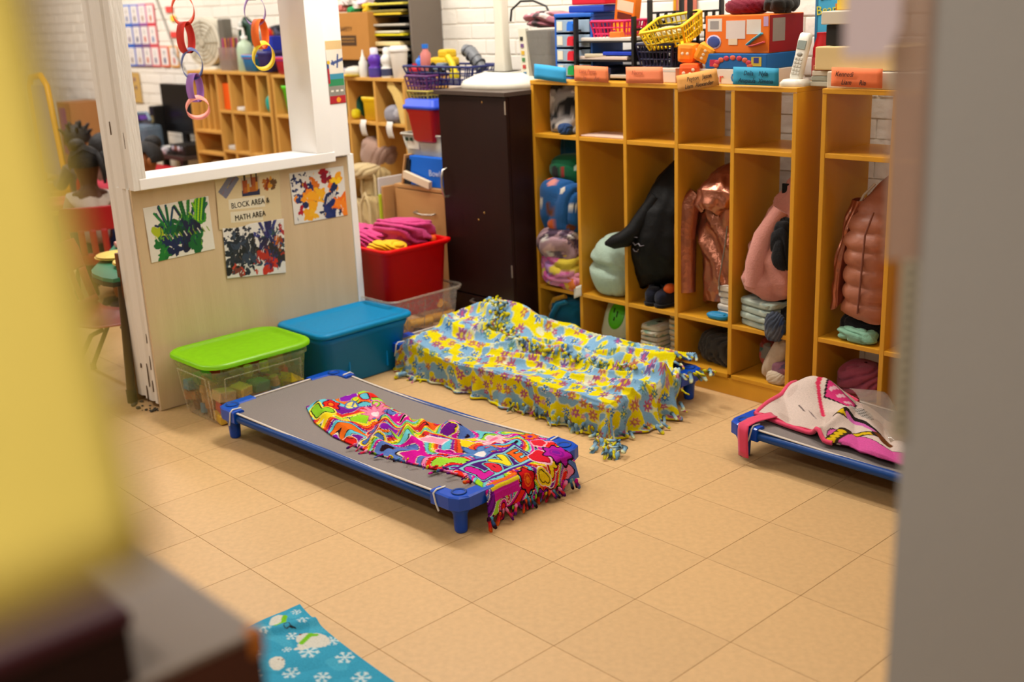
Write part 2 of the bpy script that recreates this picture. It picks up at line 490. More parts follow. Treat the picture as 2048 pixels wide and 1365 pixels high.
def hand(p, c, s, cols, rot, seed):
    rr = np.random.default_rng(seed)
    blob(p, c, s * .42, cols[0], seed, .3)
    for k, a in enumerate((-.9, -.35, -.05, .25, .55)):
        a2 = rot + a; L = s * (.7 if k == 0 else 1.0 + .1 * (k == 2))
        c0 = np.array(c); d = np.array([math.sin(a2), math.cos(a2)])
        for w_ in range(3):
            off = rr.normal(size=2) * s * .035
            p.stroke([c0 + d * s * .25 + off, c0 + d * L + off], s * rr.uniform(.05, .11), cols[rr.integers(len(cols))])
def art_green(uv, w_, h_):
    p = Paint(uv, '#e2ded2'); s = h_
    G = ['#0e5a2c', '#1d7a33', '#0b3d55', '#15264a']
    hand(p, (.34 * w_, .52 * h_), .42 * s, G, -.25, 1); hand(p, (.62 * w_, .5 * h_), .48 * s, ['#0c3f24', '#155c2b', '#17203f', '#2f7d2c'], -.1, 2)
    hand(p, (.80 * w_, .60 * h_), .34 * s, ['#3b8f22', '#8fc41e', '#12306b'], .12, 3)
    for k in range(6): p.stroke([(.76 * w_ + k * .022 * w_, .6 * h_), (.80 * w_ + k * .028 * w_, .97 * h_)], .012, ['#7fc41f', '#2f8a28', '#a8d41f', '#1b6a2c', '#8fcf22', '#136034'][k])
    blob(p, (.68 * w_, .33 * h_), .23 * s, '#1a1b33', 4, .4); blob(p, (.72 * w_, .2 * h_), .17 * s, '#14602a', 5, .4); blob(p, (.63 * w_, .45 * h_), .14 * s, '#1b1f3d', 9, .6)
    blob(p, (.2 * w_, .42 * h_), .16 * s, '#a9b81d', 6, .5); blob(p, (.22 * w_, .25 * h_), .17 * s, '#1b6a2b', 7, .5); blob(p, (.36 * w_, .3 * h_), .15 * s, '#17244f', 8, .6)
    blob(p, (.2 * w_, .12 * h_), .12 * s, '#1e7a2e', 10, .6); blob(p, (.38 * w_, .12 * h_), .1 * s, '#152046', 12, .7)
    for k in range(14): p.stroke([(.12 * w_ + .02 * k, .45 * h_), (.12 * w_ + .02 * k + .01, .36 * h_)], .004, '#dcd9c6' if k % 3 == 0 else '#7f9a1c')
    rr = np.random.default_rng(77)
    for k in range(90):
        c = (rr.uniform(.14, .84) * w_, rr.uniform(.12, .8) * h_); a = rr.uniform(-.5, .5); L = rr.uniform(.006, .022)
        i = np.argmin(np.hypot(p.u[:, 0] - c[0], p.u[:, 1] - c[1]))
        if p.c[i].sum() < 1.0: p.stroke([c, (c[0] + L * math.sin(a), c[1] + L * math.cos(a))], rr.uniform(.0015, .005), ['#2c8a36', '#102a45', '#6fae2a', '#0c4a2c', '#1c2a5c'][rr.integers(5)])
    return p.out()
def splat(p, region, cols, n, seed, r0=.004, r1=.018):
    rr = np.random.default_rng(seed)
    for k in range(n):
        c = (rr.uniform(region[0], region[2]), rr.uniform(region[1], region[3]))
        blob(p, c, rr.uniform(r0, r1), cols[rr.integers(len(cols))], seed * 50 + k, .9)
def art_dark(uv, w_, h_):
    p = Paint(uv, '#dfdbd3')
    splat(p, (.02 * w_, .2 * h_, .52 * w_, .98 * h_), ['#20242c', '#2d3440', '#3b4a5c', '#191a1e'], 60, 21, .003, .012)
    for k, (x, y, r) in enumerate(((.22, .62, .05), (.2, .48, .05), (.36, .5, .055), (.18, .3, .045), (.3, .25, .05), (.42, .35, .04), (.1, .18, .03), (.4, .6, .03))): blob(p, (x * w_, y * h_), r * .8, ['#20282f', '#333f4f', '#20231f', '#2a3036'][k % 4], 30 + k, .8)
    hand(p, (.72 * w_, .62 * h_), .1, ['#2a2658', '#1f2248', '#3a3c7c'], -.1, 41)
    for k, (x, y, r, c) in enumerate(((.78, .55, .05, '#2a2744'), (.85, .45, .05, '#3a3028'), (.72, .38, .05, '#3d2a40'), (.68, .28, .045, '#b0301c'), (.78, .24, .05, '#c8321c'), (.84, .58, .028, '#c86a1c'), (.9, .5, .03, '#8a4a1c'), (.9, .34, .05, '#2f2c2a'), (.74, .22, .02, '#8a1c1c'), (.95, .8, .02, '#a33'), (.2, .12, .03, '#7c3a2a'))): blob(p, (x * w_, y * h_), r * .72, c, 60 + k, .75)
    splat(p, (.55 * w_, .15 * h_, .98 * w_, .95 * h_), ['#2b3a6c', '#a0301c', '#2f4f4a', '#3a2a50'], 40, 23, .002, .008)
    splat(p, (.1 * w_, .05 * h_, .6 * w_, .3 * h_), ['#c2402a', '#2e3a44', '#d8d4cc'], 22, 24, .002, .009)
    rr = np.random.default_rng(78)
    for k in range(120):
        c = (rr.uniform(.05, .95) * w_, rr.uniform(.05, .9) * h_); a = rr.uniform(-.8, .8); L = rr.uniform(.004, .018)
        p.stroke([c, (c[0] + L * math.sin(a), c[1] + L * math.cos(a))], rr.uniform(.001, .004), ['#dfdbd3', '#3a3a48', '#20242c', '#5a4a44', '#44546a', '#dfdbd3'][rr.integers(6)])
    return p.out()
def art_orange(uv, w_, h_):
    p = Paint(uv, '#e3dfd8')
    NV = ['#1b2858', '#232a4c', '#25366e']
    splat(p, (.02 * w_, .3 * h_, .45 * w_, .95 * h_), NV, 45, 51, .003, .011)
    splat(p, (.55 * w_, .05 * h_, .95 * w_, .5 * h_), NV, 30, 52, .003, .012)
    for k, (x, y, r, c) in enumerate(((.62, .88, .033, '#a8162a'), (.66, .80, .03, '#8c1430'), (.82, .70, .042, '#f2a41c'), (.84, .72, .025, '#f6c820'), (.72, .62, .02, '#f07a22'), (.36, .66, .04, '#22305f'), (.44, .72, .03, '#d8701c'), (.26, .72, .02, '#8a1428'), (.24, .50, .045, '#ee8a1e'), (.2, .42, .03, '#1f2c58'), (.28, .46, .03, '#f09a1e'), (.46, .48, .045, '#f2a61e'), (.52, .52, .03, '#f0b020'), (.75, .5, .04, '#1d2a54'), (.88, .28, .06, '#f07018'), (.92, .2, .04, '#f28420'), (.68, .2, .045, '#1c2c66'), (.62, .12, .03, '#243470'), (.3, .2, .045, '#f0a81e'), (.36, .14, .025, '#f2b424'), (.14, .24, .02, '#b0182c'), (.12, .5, .02, '#2a3a70'))): blob(p, (x * w_, y * h_), r * .74, c, 80 + k, .6)
    rr = np.random.default_rng(79)
    for k in range(5): p.stroke([((.62 + .04 * k) * w_, (.3 + .03 * k) * h_), ((.66 + .04 * k) * w_, (.42 + .03 * k) * h_)], .005, '#e0dcd6')
    for k in range(30):
        c = (rr.uniform(.05, .95) * w_, rr.uniform(.05, .95) * h_)
        p.stroke([c, (c[0] + rr.uniform(-.006, .006), c[1] + rr.uniform(.004, .014))], .0025, ['#e0dcd6', '#1c2a58', '#f2b424'][rr.integers(3)])
    return p.out()
def art_sign(uv, w_, h_):
    p = Paint(uv, '#d6c298')
    p.rect((.2 * w_, .78 * h_), .045, .1, '#77778a', -.75)
    for k in range(5): p.rect((.2 * w_ + (k - 2) * .012, .78 * h_ + (k - 2) * .011), .004, .028, ['#8a6a70', '#6a7a9a', '#a08a50', '#556', '#866'][k], -.75)
    x0 = .53 * w_; y0 = .72 * h_
    p.rect((x0, y0), .084, .07, '#b9a890'); p.rect((x0, y0 - .024), .084, .022, '#2c2f4c')
    for k, (dx, dy, a, b, c) in enumerate(((-.025, 0, .022, .05, '#9c4a20'), (-.025, .034, .008, .02, '#3a3428'), (.02, .008, .03, .05, '#a8562a'), (.006, .03, .008, .05, '#7c3a24'), (.03, .03, .008, .04, '#463a2c'), (0, -.012, .06, .018, '#b06020'), (-.01, -.005, .01, .03, '#c88830'), (.03, 0, .012, .03, '#c88a2c'))): p.rect((x0 + dx, y0 + dy), a, b, c)
    for k in range(8): blob(p, (.83 * w_ + .013 * (k % 4) - .02, .74 * h_ + .016 * (k // 4) - .012), .012, ['#b86a22', '#8a3a1c', '#d8962c', '#6a4a2a'][k % 4], 200 + k, .6)
    p.rect((.46 * w_, .44 * h_), .17, .042, '#e2d9bf'); p.rect((.44 * w_, .21 * h_), .15, .042, '#e2d9bf')
    return p.out()
paper('hand_print_painting', 'green and navy handprint painting on white paper, lowest left on the plywood', [(.49, .818), (.767, .826), (.77, .61), (.494, .603)], art_green)
sg = paper('area_sign', 'tan paper sign with block pictures reading block area and math area', [(.804, .905), (1.104, .902), (1.09, .655), (.797, .683)], art_sign, 130, 120, x=-.8305)
paper('dark_print_painting', 'handprint painting in black, purple and red below the tan sign', [(.812, .689), (1.098, .682), (1.084, .452), (.807, .48)], art_dark, x=-.829)
paper('orange_print_painting', 'handprint painting in orange, red and navy at the right end of the plywood', [(1.149, .865), (1.423, .862), (1.425, .646), (1.151, .648)], art_orange)
text('BLOCK AREA &', .032, m_ink, sg, (-.8268, .951, .760), (PI / 2, 0, PI / 2), sx=.82)
text('MATH AREA', .032, m_ink, sg, (-.8268, .944, .708), (PI / 2, 0, PI / 2), sx=.82)
# town-scene paper strip on the right post
def art_town(uv, w_, h_):
    p = Paint(uv, '#e4dccb')
    p.rect((w_ / 2, .93 * h_), w_, .14 * h_, '#d9b981'); p.rect((w_ / 2, .42 * h_), w_, .12 * h_, '#3f8fa8'); p.rect((w_ / 2, .33 * h_), w_, .12 * h_, '#2f8a58')
    p.rect((w_ / 2, .2 * h_), w_, .17 * h_, '#8f8b80'); p.rect((w_ / 2, .06 * h_), w_, .13 * h_, '#b4202c')
    for k in range(3): p.rect((w_ * (.2 + .3 * k), .205 * h_), .014, .006, '#eee8d8')
    p.disc((w_ * .55, .06 * h_), .011, '#e89a1e')
    p.stroke([(.3 * w_, .64 * h_), (1.0 * w_, .70 * h_)], .012, '#4a5c8c'); p.stroke([(.62 * w_, .58 * h_), (.7 * w_, .77 * h_)], .008, '#3c4c84'); p.stroke([(.34 * w_, .68 * h_), (.4 * w_, .62 * h_)], .008, '#3c4c84')
    p.rect((.04 * w_, .5 * h_), .012, .09, '#b02030'); p.rect((.04 * w_, .62 * h_), .012, .03, '#2c4a8c'); p.disc((.1 * w_, .66 * h_), .008, '#d8b020')
    return p.out()
c = [(1.362, 1.391), (1.444, 1.391), (1.444, 1.132), (1.362, 1.132)]
tp = paper('town_picture', 'narrow strip picture of a plane, road and grass on the white post', c, art_town, 60, 140, x=-.7995, group=None)

# ------------------------------------------------------------------ paper chains hanging in the opening
def link_ring(t, cy, cz, a, b, wdt, colr, turn, name='chain_link', tilt=0):
    """one paper loop: half-axes a (sideways), b (up), strip width; turn spins it about the vertical"""
    n = 40; ring = []
    V = []; F = []
    for k in range(n):
        s_ = 2 * PI * k / n
        e = 1.0
        px = a * math.cos(s_) * (1 - .10 * math.sin(s_)); pz = b * math.sin(s_)
        nx, nz = math.cos(s_), math.sin(s_)
        for (off, th) in ((-wdt / 2, 0), (wdt / 2, 0), (wdt / 2, .0012), (-wdt / 2, .0012)):
            v = Vector((off, px - nx * th, pz - nz * th))
            v = Matrix.Rotation(tilt, 3, 'Y') @ v
            v = Matrix.Rotation(turn, 3, 'Z') @ v
            V.append((v.x, v.y, v.z))
    for k in range(n):
        j = (k + 1) % n
        for q in range(4):
            F.append((4 * k + q, 4 * k + (q + 1) % 4, 4 * j + (q + 1) % 4, 4 * j + q))
    mb = MB().add([(v[0], v[1] + cy, v[2] + cz) for v in V], F, True)
    return mb.build(name, mat('chain_paper_' + colr[1:], colr, .7, noise=(30, .04)), t)
ch = thing('paper_chain', 'paper chain ending in a pale pink loop, hanging left in the opening', 'paper chain', (-.9, .80, 1.13))
for (y, z, a, b, wd, c_, tn, tl) in ((.793, 1.625, .032, .05, .036, '#e0401c', .5, 0), (.792, 1.540, .042, .062, .040, '#e8501f', -.42, .40), (.79, 1.435, .034, .060, .036, '#c62f24', .42, 0), (.803, 1.335, .040, .060, .036, '#5a6698', -.40, .32), (.803, 1.243, .030, .056, .036, '#9a6bb4', .35, 0), (.805, 1.166, .045, .046, .034, '#f0988a', -.38, .45)):
    link_ring(ch, y - .80, z - 1.13, a, b, wd, c_, tn, tilt=tl)
ch = thing('paper_chain', 'paper chain ending in a yellow loop, hanging right in the opening', 'paper chain', (-.9, 1.12, 1.29))
for (y, z, a, b, wd, c_, tn, tl) in ((1.10, 1.61, .034, .046, .03, '#7a3a20', .4, 0), (1.107, 1.525, .042, .062, .030, '#a184c2', -.42, .35), (1.12, 1.432, .034, .060, .038, '#f4742a', .38, 0), (1.126, 1.345, .043, .058, .036, '#f2d42a', -.25, .40)):
    link_ring(ch, y - 1.12, z - 1.29, a, b, wd, c_, tn, tilt=tl)
# ------------------------------------------------------------------ cubby shelf units
m_cub = mat('honey_varnished_ply', '#d89a26', .4, .4, noise=(2.5, .12), stretch=(5, 5, .7), coat=.15)
m_cub2 = mat('pale_varnished_ply', '#cf9c4c', .4, .4, noise=(2.5, .12), stretch=(5, 5, .7), coat=.1)
def cubby(label, x0, y0, widths, rows, top=1.19, depth=.30, th=.017, base=.085, m=m_cub, group='wooden cubby units', slats=None):
    """widths: column pitches; rows: list of shelf heights for each column"""
    X = [x0]
    for w_ in widths: X.append(X[-1] + w_)
    t = thing('cubby_unit', label, 'shelf', ((X[0] + X[-1]) / 2, y0 + depth / 2, 0), 0, group)
    ox, oy = t.location.x, t.location.y
    def B(n, a, b, c, d, e, f):
        return MB().box(a - ox, b - ox, c - oy, d - oy, e, f, bev=.002).build(n, m, t)
    for k, x in enumerate(X):
        B('side_panel' if k in (0, len(X) - 1) else 'divider', x - th / 2, x + th / 2, y0, y0 + depth, 0 if k in (0, len(X) - 1) else base, top - th)
    B('top_board', X[0] - th / 2, X[-1] + th / 2, y0 - .002, y0 + depth, top - th, top)
    B('kick_board', X[0] + th / 2, X[-1] - th / 2, y0 + .004, y0 + .02, 0, base - th)
    for k in range(len(widths)):
        for z in rows[k] + [base]:
            B('shelf', X[k] + th / 2, X[k + 1] - th / 2, y0 + .001, y0 + depth - .004, z - th, z)
    B('back_rail', X[0] + th / 2, X[-1] - th / 2, y0 + depth - .002, y0 + depth + .006, base + .02, base + .06)
    return t
PX = .262
CX0 = -.283
cubby_a = cubby('long honey wooden cubby unit with five columns holding coats beside the dark cabinet', CX0, 2.05, [PX] * 5, [[.965, .29]] * 5)
cubby_b = cubby('second honey wooden cubby unit, cut off by the grey wall at the right', 1.143, 2.05, [.26] * 4, [[.972, .31]] * 4)
cubby_c = cubby('pale cubby unit behind the white post, holding yellow box and tan bags', -2.605, 2.2, [.2465] * 5, [[.935]] * 5, top=1.165, m=m_cub2, group='pale cubby units in the far room')
cubby_d = cubby('pale shelf unit with narrow columns behind the paper chains', -3.62, 2.2, [.35, .155, .17, .16, .125], [[.80, .66, .56, .46], [.937, .687, .44], [.937, .687, .44], [.937, .687, .44], [.937, .687, .44]], top=1.175, m=m_cub2, group='pale cubby units in the far room')
for k in range(4):   # tall board slats in the first column of that unit
    MB().box(-3.62 + .035 + k * .078 - cubby_d.location.x, -3.62 + .05 + k * .078 - cubby_d.location.x, -.11, .14, .80, 1.15, bev=.002).build('board_slat', m_cub2, cubby_d)

# coat hooks in the cubby columns
m_hook = mat('dark_hook_metal', '#2a2622', .4, metal=.7)
for k in range(5):
    if k == 1: continue
    x = CX0 + (k + .62) * PX
    MB().tube([(x, 2.32, .955), (x, 2.32, .93), (x, 2.30, .905), (x, 2.285, .91), (x, 2.282, .925)], .003, 8).xf(Matrix.Translation(-cubby_a.location)).build('coat_hook', m_hook, cubby_a)

# ------------------------------------------------------------------ name cards along the cubby tops
m_ink2 = mat('marker_ink', '#2a1c1c', .7)
m_ink3 = mat('navy_ink', '#10283c', .7)
m_tape = mat('clear_tape', '#efe6d4', .3, alpha=.35)
def name_card(label, x0, x1, z, colr, tilt, lines, ink, h=.062, y=2.046, yaw=0):
    t = thing('name_card', label, 'name card', ((x0 + x1) / 2, y, z), 0, 'name cards on the cubby tops')
    w_ = x1 - x0
    n = 10; P = np.zeros((n, 4, 3))
    for i in range(n):
        for j in range(4):
            u = (i / (n - 1) - .5) * w_; v = (j / 3 - .5) * h
            P[i, j] = (u * math.cos(tilt) - v * math.sin(tilt), -.0018 + .004 * math.sin(i * .5) * (j / 3), u * math.sin(tilt) + v * math.cos(tilt))
    gridmesh('card', P, None, mat('card_' + colr[1:], colr, .7, noise=(50, .05)), t, thick=-.0012)
    for (s_, dx, dz) in lines:
        text(s_, .0235, ink, t, (dx, -.0055, dz + dx * math.tan(tilt)), (PI / 2, -tilt, 0), sx=.85, shear=.25, align='CENTER')
    return t
name_card('plain bright blue name card at the left end of the cubby top', -.258, -.067, 1.221, '#2f97c9', -.075, [], m_ink2)
name_card('orange name card second along the cubby top, faint handwriting', -.022, .166, 1.222, '#e8804f', -.02, [('Luisa Perez', -.02, .002), ('Jo        Ari', 0, -.024)], mat('faint_ink', '#a8583c', .7))
name_card('orange name card third along the cubby top, faint line of handwriting', .258, .446, 1.222, '#ea8257', .015, [('Naomi', -.035, .002)], MATS['faint_ink'])
name_card('tilted tan name card with two lines of black handwriting', .512, .704, 1.207, '#d3954a', .16, [('Peyton   Jason', .01, .002), ('Liam  Alexander', .01, -.024)], m_ink2)
name_card('blue name card with dark handwriting beside the cordless phone', .769, .964, 1.226, '#2c8fb0', -.012, [('Delia    Nyla', 0, .003), ('Anapaula  Ximena', 0, -.023)], m_ink3)
name_card('orange name card on the right cubby unit by the grey wall', 1.17, 1.358, 1.229, '#ee7a48', -.015, [('Kennedi', -.045, .002), ('Liam     Ria', -.01, -.024)], m_ink2)

# ------------------------------------------------------------------ dark cabinet
m_dark = mat('dark_walnut_laminate', '#220d08', .45, .25, noise=(3, .35), stretch=(8, 8, .8), rnd=0)
m_darktop = mat('dark_grey_top', '#4a3c34', .45, noise=(10, .15))
m_steel = mat('brushed_steel', '#b8aea0', .3, metal=.9)
t = thing('wardrobe', 'tall dark brown cabinet with one door beside the cubbies', 'cabinet', (-.512, 2.15, 0))
def Bw(n, a, b, c, d, e, f, m=m_dark, bev=.002, par=None):
    return MB().box(a + .512, b + .512, c - 2.15, d - 2.15, e, f, bev=bev).build(n, m, par or t)
Bw('side_panel', -.736, -.72, 1.918, 2.42, 0, 1.13); Bw('side_panel', -.304, -.288, 1.918, 2.42, 0, 1.13)
Bw('back_panel', -.72, -.304, 2.41, 2.42, 0, 1.13); Bw('bottom_board', -.72, -.304, 1.92, 2.41, .03, .05)
Bw('top_board', -.755, -.286, 1.89, 2.42, 1.131, 1.15, m_darktop)
dr = Bw('door', -.734, -.29, 1.9, 1.917, .232, 1.128)
Bw('drawer_front', -.734, -.29, 1.9, 1.917, .03, .225)
Bw('kick_board', -.72, -.304, 1.935, 1.95, 0, .03)
hd = MB().tube([(-.705 + .512, 1.9 - 2.15, .80), (-.705 + .512, 1.877 - 2.15, .795), (-.704 + .512, 1.868 - 2.15, .765), (-.704 + .512, 1.866 - 2.15, .735), (-.704 + .512, 1.868 - 2.15, .705), (-.705 + .512, 1.877 - 2.15, .675), (-.705 + .512, 1.9 - 2.15, .67)], .006, 10, flat=.8).build('door_handle', m_steel, dr)
MB().tube([(-.565 + .512, -.25, .205), (-.56 + .512, -.272, .203), (-.51 + .512, -.28, .2), (-.46 + .512, -.272, .203), (-.455 + .512, -.25, .205)], .006, 10).build('drawer_handle', m_steel, t)
for z in (1.085, .375):
    MB().box(-.298 + .512, -.29 + .512, -.2525, -.2495, z - .028, z + .028, bev=.001).build('hinge', m_steel, dr)
for (x, z) in ((-.44, 1.105), (-.46, .62), (-.50, .585)):
    MB().ell((x + .512, -.2505, z), (.005, .002, .005), 8, 6).build('screw_cap', mat('brass_screw', '#b98a4a', .4, metal=.6), dr)

# ------------------------------------------------------------------ drawer cabinet behind the red tote
m_oak = mat('light_oak_laminate', '#b98a54', .5, noise=(3, .1), stretch=(1, 6, 8))
t = thing('drawer_cabinet', 'low light wood drawer cabinet with metal handle left of the dark cabinet', 'cabinet', (-1.0, 2.2, 0))
MB().box(-.235, .235, -.18, .2, 0, .655, bev=.002).build('carcass', m_oak, t)
MB().box(-.24, .24, -.2, .21, .655, .672, bev=.002).build('top_board', m_oak, t)
for k, (z0, z1) in enumerate(((.43, .65), (.225, .422), (.02, .217))):
    f = MB().box(-.235, .235, -.2, -.182, z0, z1, bev=.002).build('drawer_front', m_oak, t)
    zc = (z0 + z1) / 2 + .01
    MB().tube([(-.07, -.2, zc), (-.068, -.222, zc - .003), (0, -.226, zc - .008), (.068, -.222, zc - .003), (.07, -.2, zc)], .005, 8).build('drawer_handle', m_steel, f)

# ------------------------------------------------------------------ sleeping cots
m_blue = mat('blue_moulded_plastic', '#0648b8', .35, .3, noise=(20, .05), coat=.2)
m_tube = mat('blue_steel_tube', '#063f86', .4, .3, noise=(12, .08))
m_canvas = mat('grey_mesh_canvas', '#7d7470', .85, noise=(260, .1), bump=(300, .2))
m_seam = mat('pale_seam_tape', '#c9bdb0', .8, noise=(120, .08))
m_strap = mat('white_elastic', '#d8d4cc', .6)
m_cap = mat('dark_cap', '#0a3d8a', .5)
def sag(x, y, L, W):
    """canvas height: taut at the ends, hanging between them"""
    return -.026 * (1 - (2 * x / L) ** 2) * (.55 + .45 * (1 - (2 * y / W) ** 2))
def make_cot(label, loc, rz, L=1.32, W=.56, H=.128):
    t = thing('sleeping_cot', label, 'cot', loc, rz, 'low blue cots on the tile floor')
    hx_, hy = L / 2, W / 2
    for sy in (-1, 1):
        MB().tube([(-hx_ + .1, sy * (hy - .02), H - .03), (hx_ - .1, sy * (hy - .02), H - .03)], .0155, 12).build('side_rail', m_tube, t)
    for sx in (-1, 1):
        # end rail: moulded bar with the two corner castings
        MB().box(sx * (hx_ - .022) - .021, sx * (hx_ - .022) + .021, -hy + .05, hy - .05, H - .048, H - .006, bev=.01).build('end_rail', m_blue, t)
        for sy in (-1, 1):
            b = MB()
            cx, cy = sx * hx_, sy * hy
            def Lp(ex):   # L-shaped casting outline, rounded outside corner
                o = [(0 + ex, .15), (0 + ex, .045), (.013 + ex, .013 + ex), (.045, 0 + ex), (.125, 0 + ex), (.125, .045 - ex), (.075, .05 - ex), (.05 - ex, .075), (.046 - ex, .15)]
                return [(cx - sx * a, cy - sy * c) for a, c in o]
            r0, r1 = Lp(.006), Lp(0)
            rings = [[Vector((p[0], p[1], z)) for p in r] for r, z in ((r0, H - .048), (r1, H - .043), (r1, H - .004), (r0, H))]
            b.loft(rings, smooth=False)
            pc = b.build('corner_casting', m_blue, t)
            lx, ly = sx * (hx_ - .045), sy * (hy - .045)
            MB().lathe([(.034, H - .046), (.028, H - .058), (.0225, H - .070), (.0205, .012), (.0195, .004), (.016, 0)], lx, ly, 20).build('leg', m_blue, t)
            MB().lathe([(.022, H - .001), (.024, H + .003), (.019, H + .003), (.017, H - .012)], lx, ly, 20).build('cup_socket', m_cap, pc)
            st = MB(); ax, ay = sx * (hx_ - .105), cy
            st.tube([(ax, ay - sy * .045, H + .001), (ax, ay - sy * .01, H + .004), (ax - sx * .002, ay + sy * .002, H - .004), (ax + sx * .006, ay + sy * .002, H - .035), (ax + sx * .016, ay + sy * .001, H - .058)], .0032, 6)
            st.build('elastic_strap', m_strap, pc)
    # canvas with cut corners
    nu, nv = 70, 30; P = np.zeros((nu, nv, 3))
    for i in range(nu):
        for j in range(nv):
            u = -1 + 2 * i / (nu - 1); v = -1 + 2 * j / (nv - 1)
            x = u * (hx_ - .03); wy = hy - .012 - .052 * sstep(.86, 1.0, abs(u)) - .012 * (1 - u * u)
            y = v * wy
            P[i, j] = (x, y, H - .004 + sag(x, y, L, W) * (1 - .85 * sstep(.8, 1, abs(v)) * 0) * (1 - sstep(.86, 1, abs(u))))
    gridmesh('canvas', P, None, m_canvas, t, thick=.003)
    for side in (0, -1):
        pts = [tuple(P[i, side] + np.array((0, 0, .0015))) for i in range(nu)]
        MB().tube(pts, .006, 6, flat=.45).build('seam_tape', m_seam, t)
    for e in (0, -1):
        pts = [tuple(P[e, j] + np.array((0, 0, .0015))) for j in range(nv)]
        MB().tube(pts, .006, 6, flat=.45).build('seam_tape', m_seam, t)
    return t
COT1 = (.255, .77, 0); R1 = math.radians(2.5)
cot1 = make_cot('blue cot with bare grey canvas and a multicoloured blanket, nearest the camera', COT1, R1)
COT2 = (.06, 1.675, 0); R2 = math.radians(1.0)
cot2 = make_cot('blue cot almost hidden under the yellow flowered blanket before the cubbies', COT2, R2)
COT3 = (1.785, 1.785, 0); R3 = math.radians(-1.2)
cot3 = make_cot('blue cot with cream and pink blanket, half hidden by the grey wall', COT3, R3, W=.50)

# ------------------------------------------------------------------ totes along the divider
def tote_mesh(w_, d, h, taper=.86, r=.05, lip=.012, th=.003):
    """open moulded tub, hollow, with a rolled rim"""
    s = [(w_ * taper - .02, d * taper - .02, 0, r), (w_ * taper, d * taper, .008, r), (w_ * .985, d * .985, h - .03, r * 1.1), (w_, d, h - .028, r * 1.1), (w_ + lip, d + lip, h - .012, r * 1.1), (w_ + lip, d + lip, h, r * 1.1),
         (w_ - th * 2, d - th * 2, h, r), (w_ * .985 - th * 2, d * .985 - th * 2, h - .03, r), (w_ * taper - th * 2, d * taper - th * 2, .011, r)]
    return MB().rloft(s)
def lid_mesh(w_, d, z, r=.07, dish=.006, th=.02):
    s = [(w_ - .012, d - .012, z - th, r), (w_, d, z - th + .004, r), (w_, d, z - .006, r), (w_ - .008, d - .008, z, r), (w_ - .05, d - .05, z + .001, r * .8), (w_ - .06, d - .06, z - dish, r * .8), (w_ - .14, d - .14, z - dish + .004, r * .6)]
    return MB().rloft(s)
# green-lidded clear tote of blocks
m_lime = clear_plastic('lime_translucent_lid', '#a6ea00', .1, .4)
m_clear = clear_plastic('milky_clear_plastic', '#f8f0dc', .78)
t = thing('clear_tote', 'clear plastic tote full of wooden blocks under a lime green lid', 'storage bin', (-.628, .722, 0), .01)
BW, BD, BH2 = .335, .46, .232
body = MB().rloft([(BW * .8, BD * .86, .004, .05), (BW * .82, BD * .875, .010, .05), (BW * .93, BD * .96, BH2 - .03, .06), (BW * .97, BD * .99, BH2 - .026, .06), (BW * .97, BD * .99, BH2 - .012, .06)], cap1=False)
body.build('tub', m_clear, t)
lid_mesh(BW + .03, BD + .03, .254, .085).build('lid', m_lime, t, label='lime green lid')
rb = MB()   # raised window frames moulded in the long side and the near end
for (y0, y1) in ((-.17, .17),):
    for (a, b) in (((.145, y0, .03), (.158, y0, .19)), ((.145, y1, .03), (.158, y1, .19)), ((.158, y0, .19), (.158, y1, .19))):
        rb.tube([a, b], .003, 6)
for (a, b) in (((-.10, -.205, .02), (-.115, -.222, .19)), ((.09, -.205, .02), (.10, -.222, .19)), ((-.115, -.222, .19), (.10, -.222, .19)), ((.115, -.205, .02), (.128, -.222, .19))):
    rb.tube([a, b], .003, 6)
rb.build('moulded_rib', m_clear, t)
BLOCKS = ['#c9a06a', '#d8b13c', '#c9543c', '#b98f5e', '#d6b45e', '#a9794a', '#5f8fa8', '#c8a878', '#5f8a6a', '#c23a34', '#d9c22c', '#c59a64', '#8f6a44', '#d07a34']
rr = random.Random(5); cnt = 0
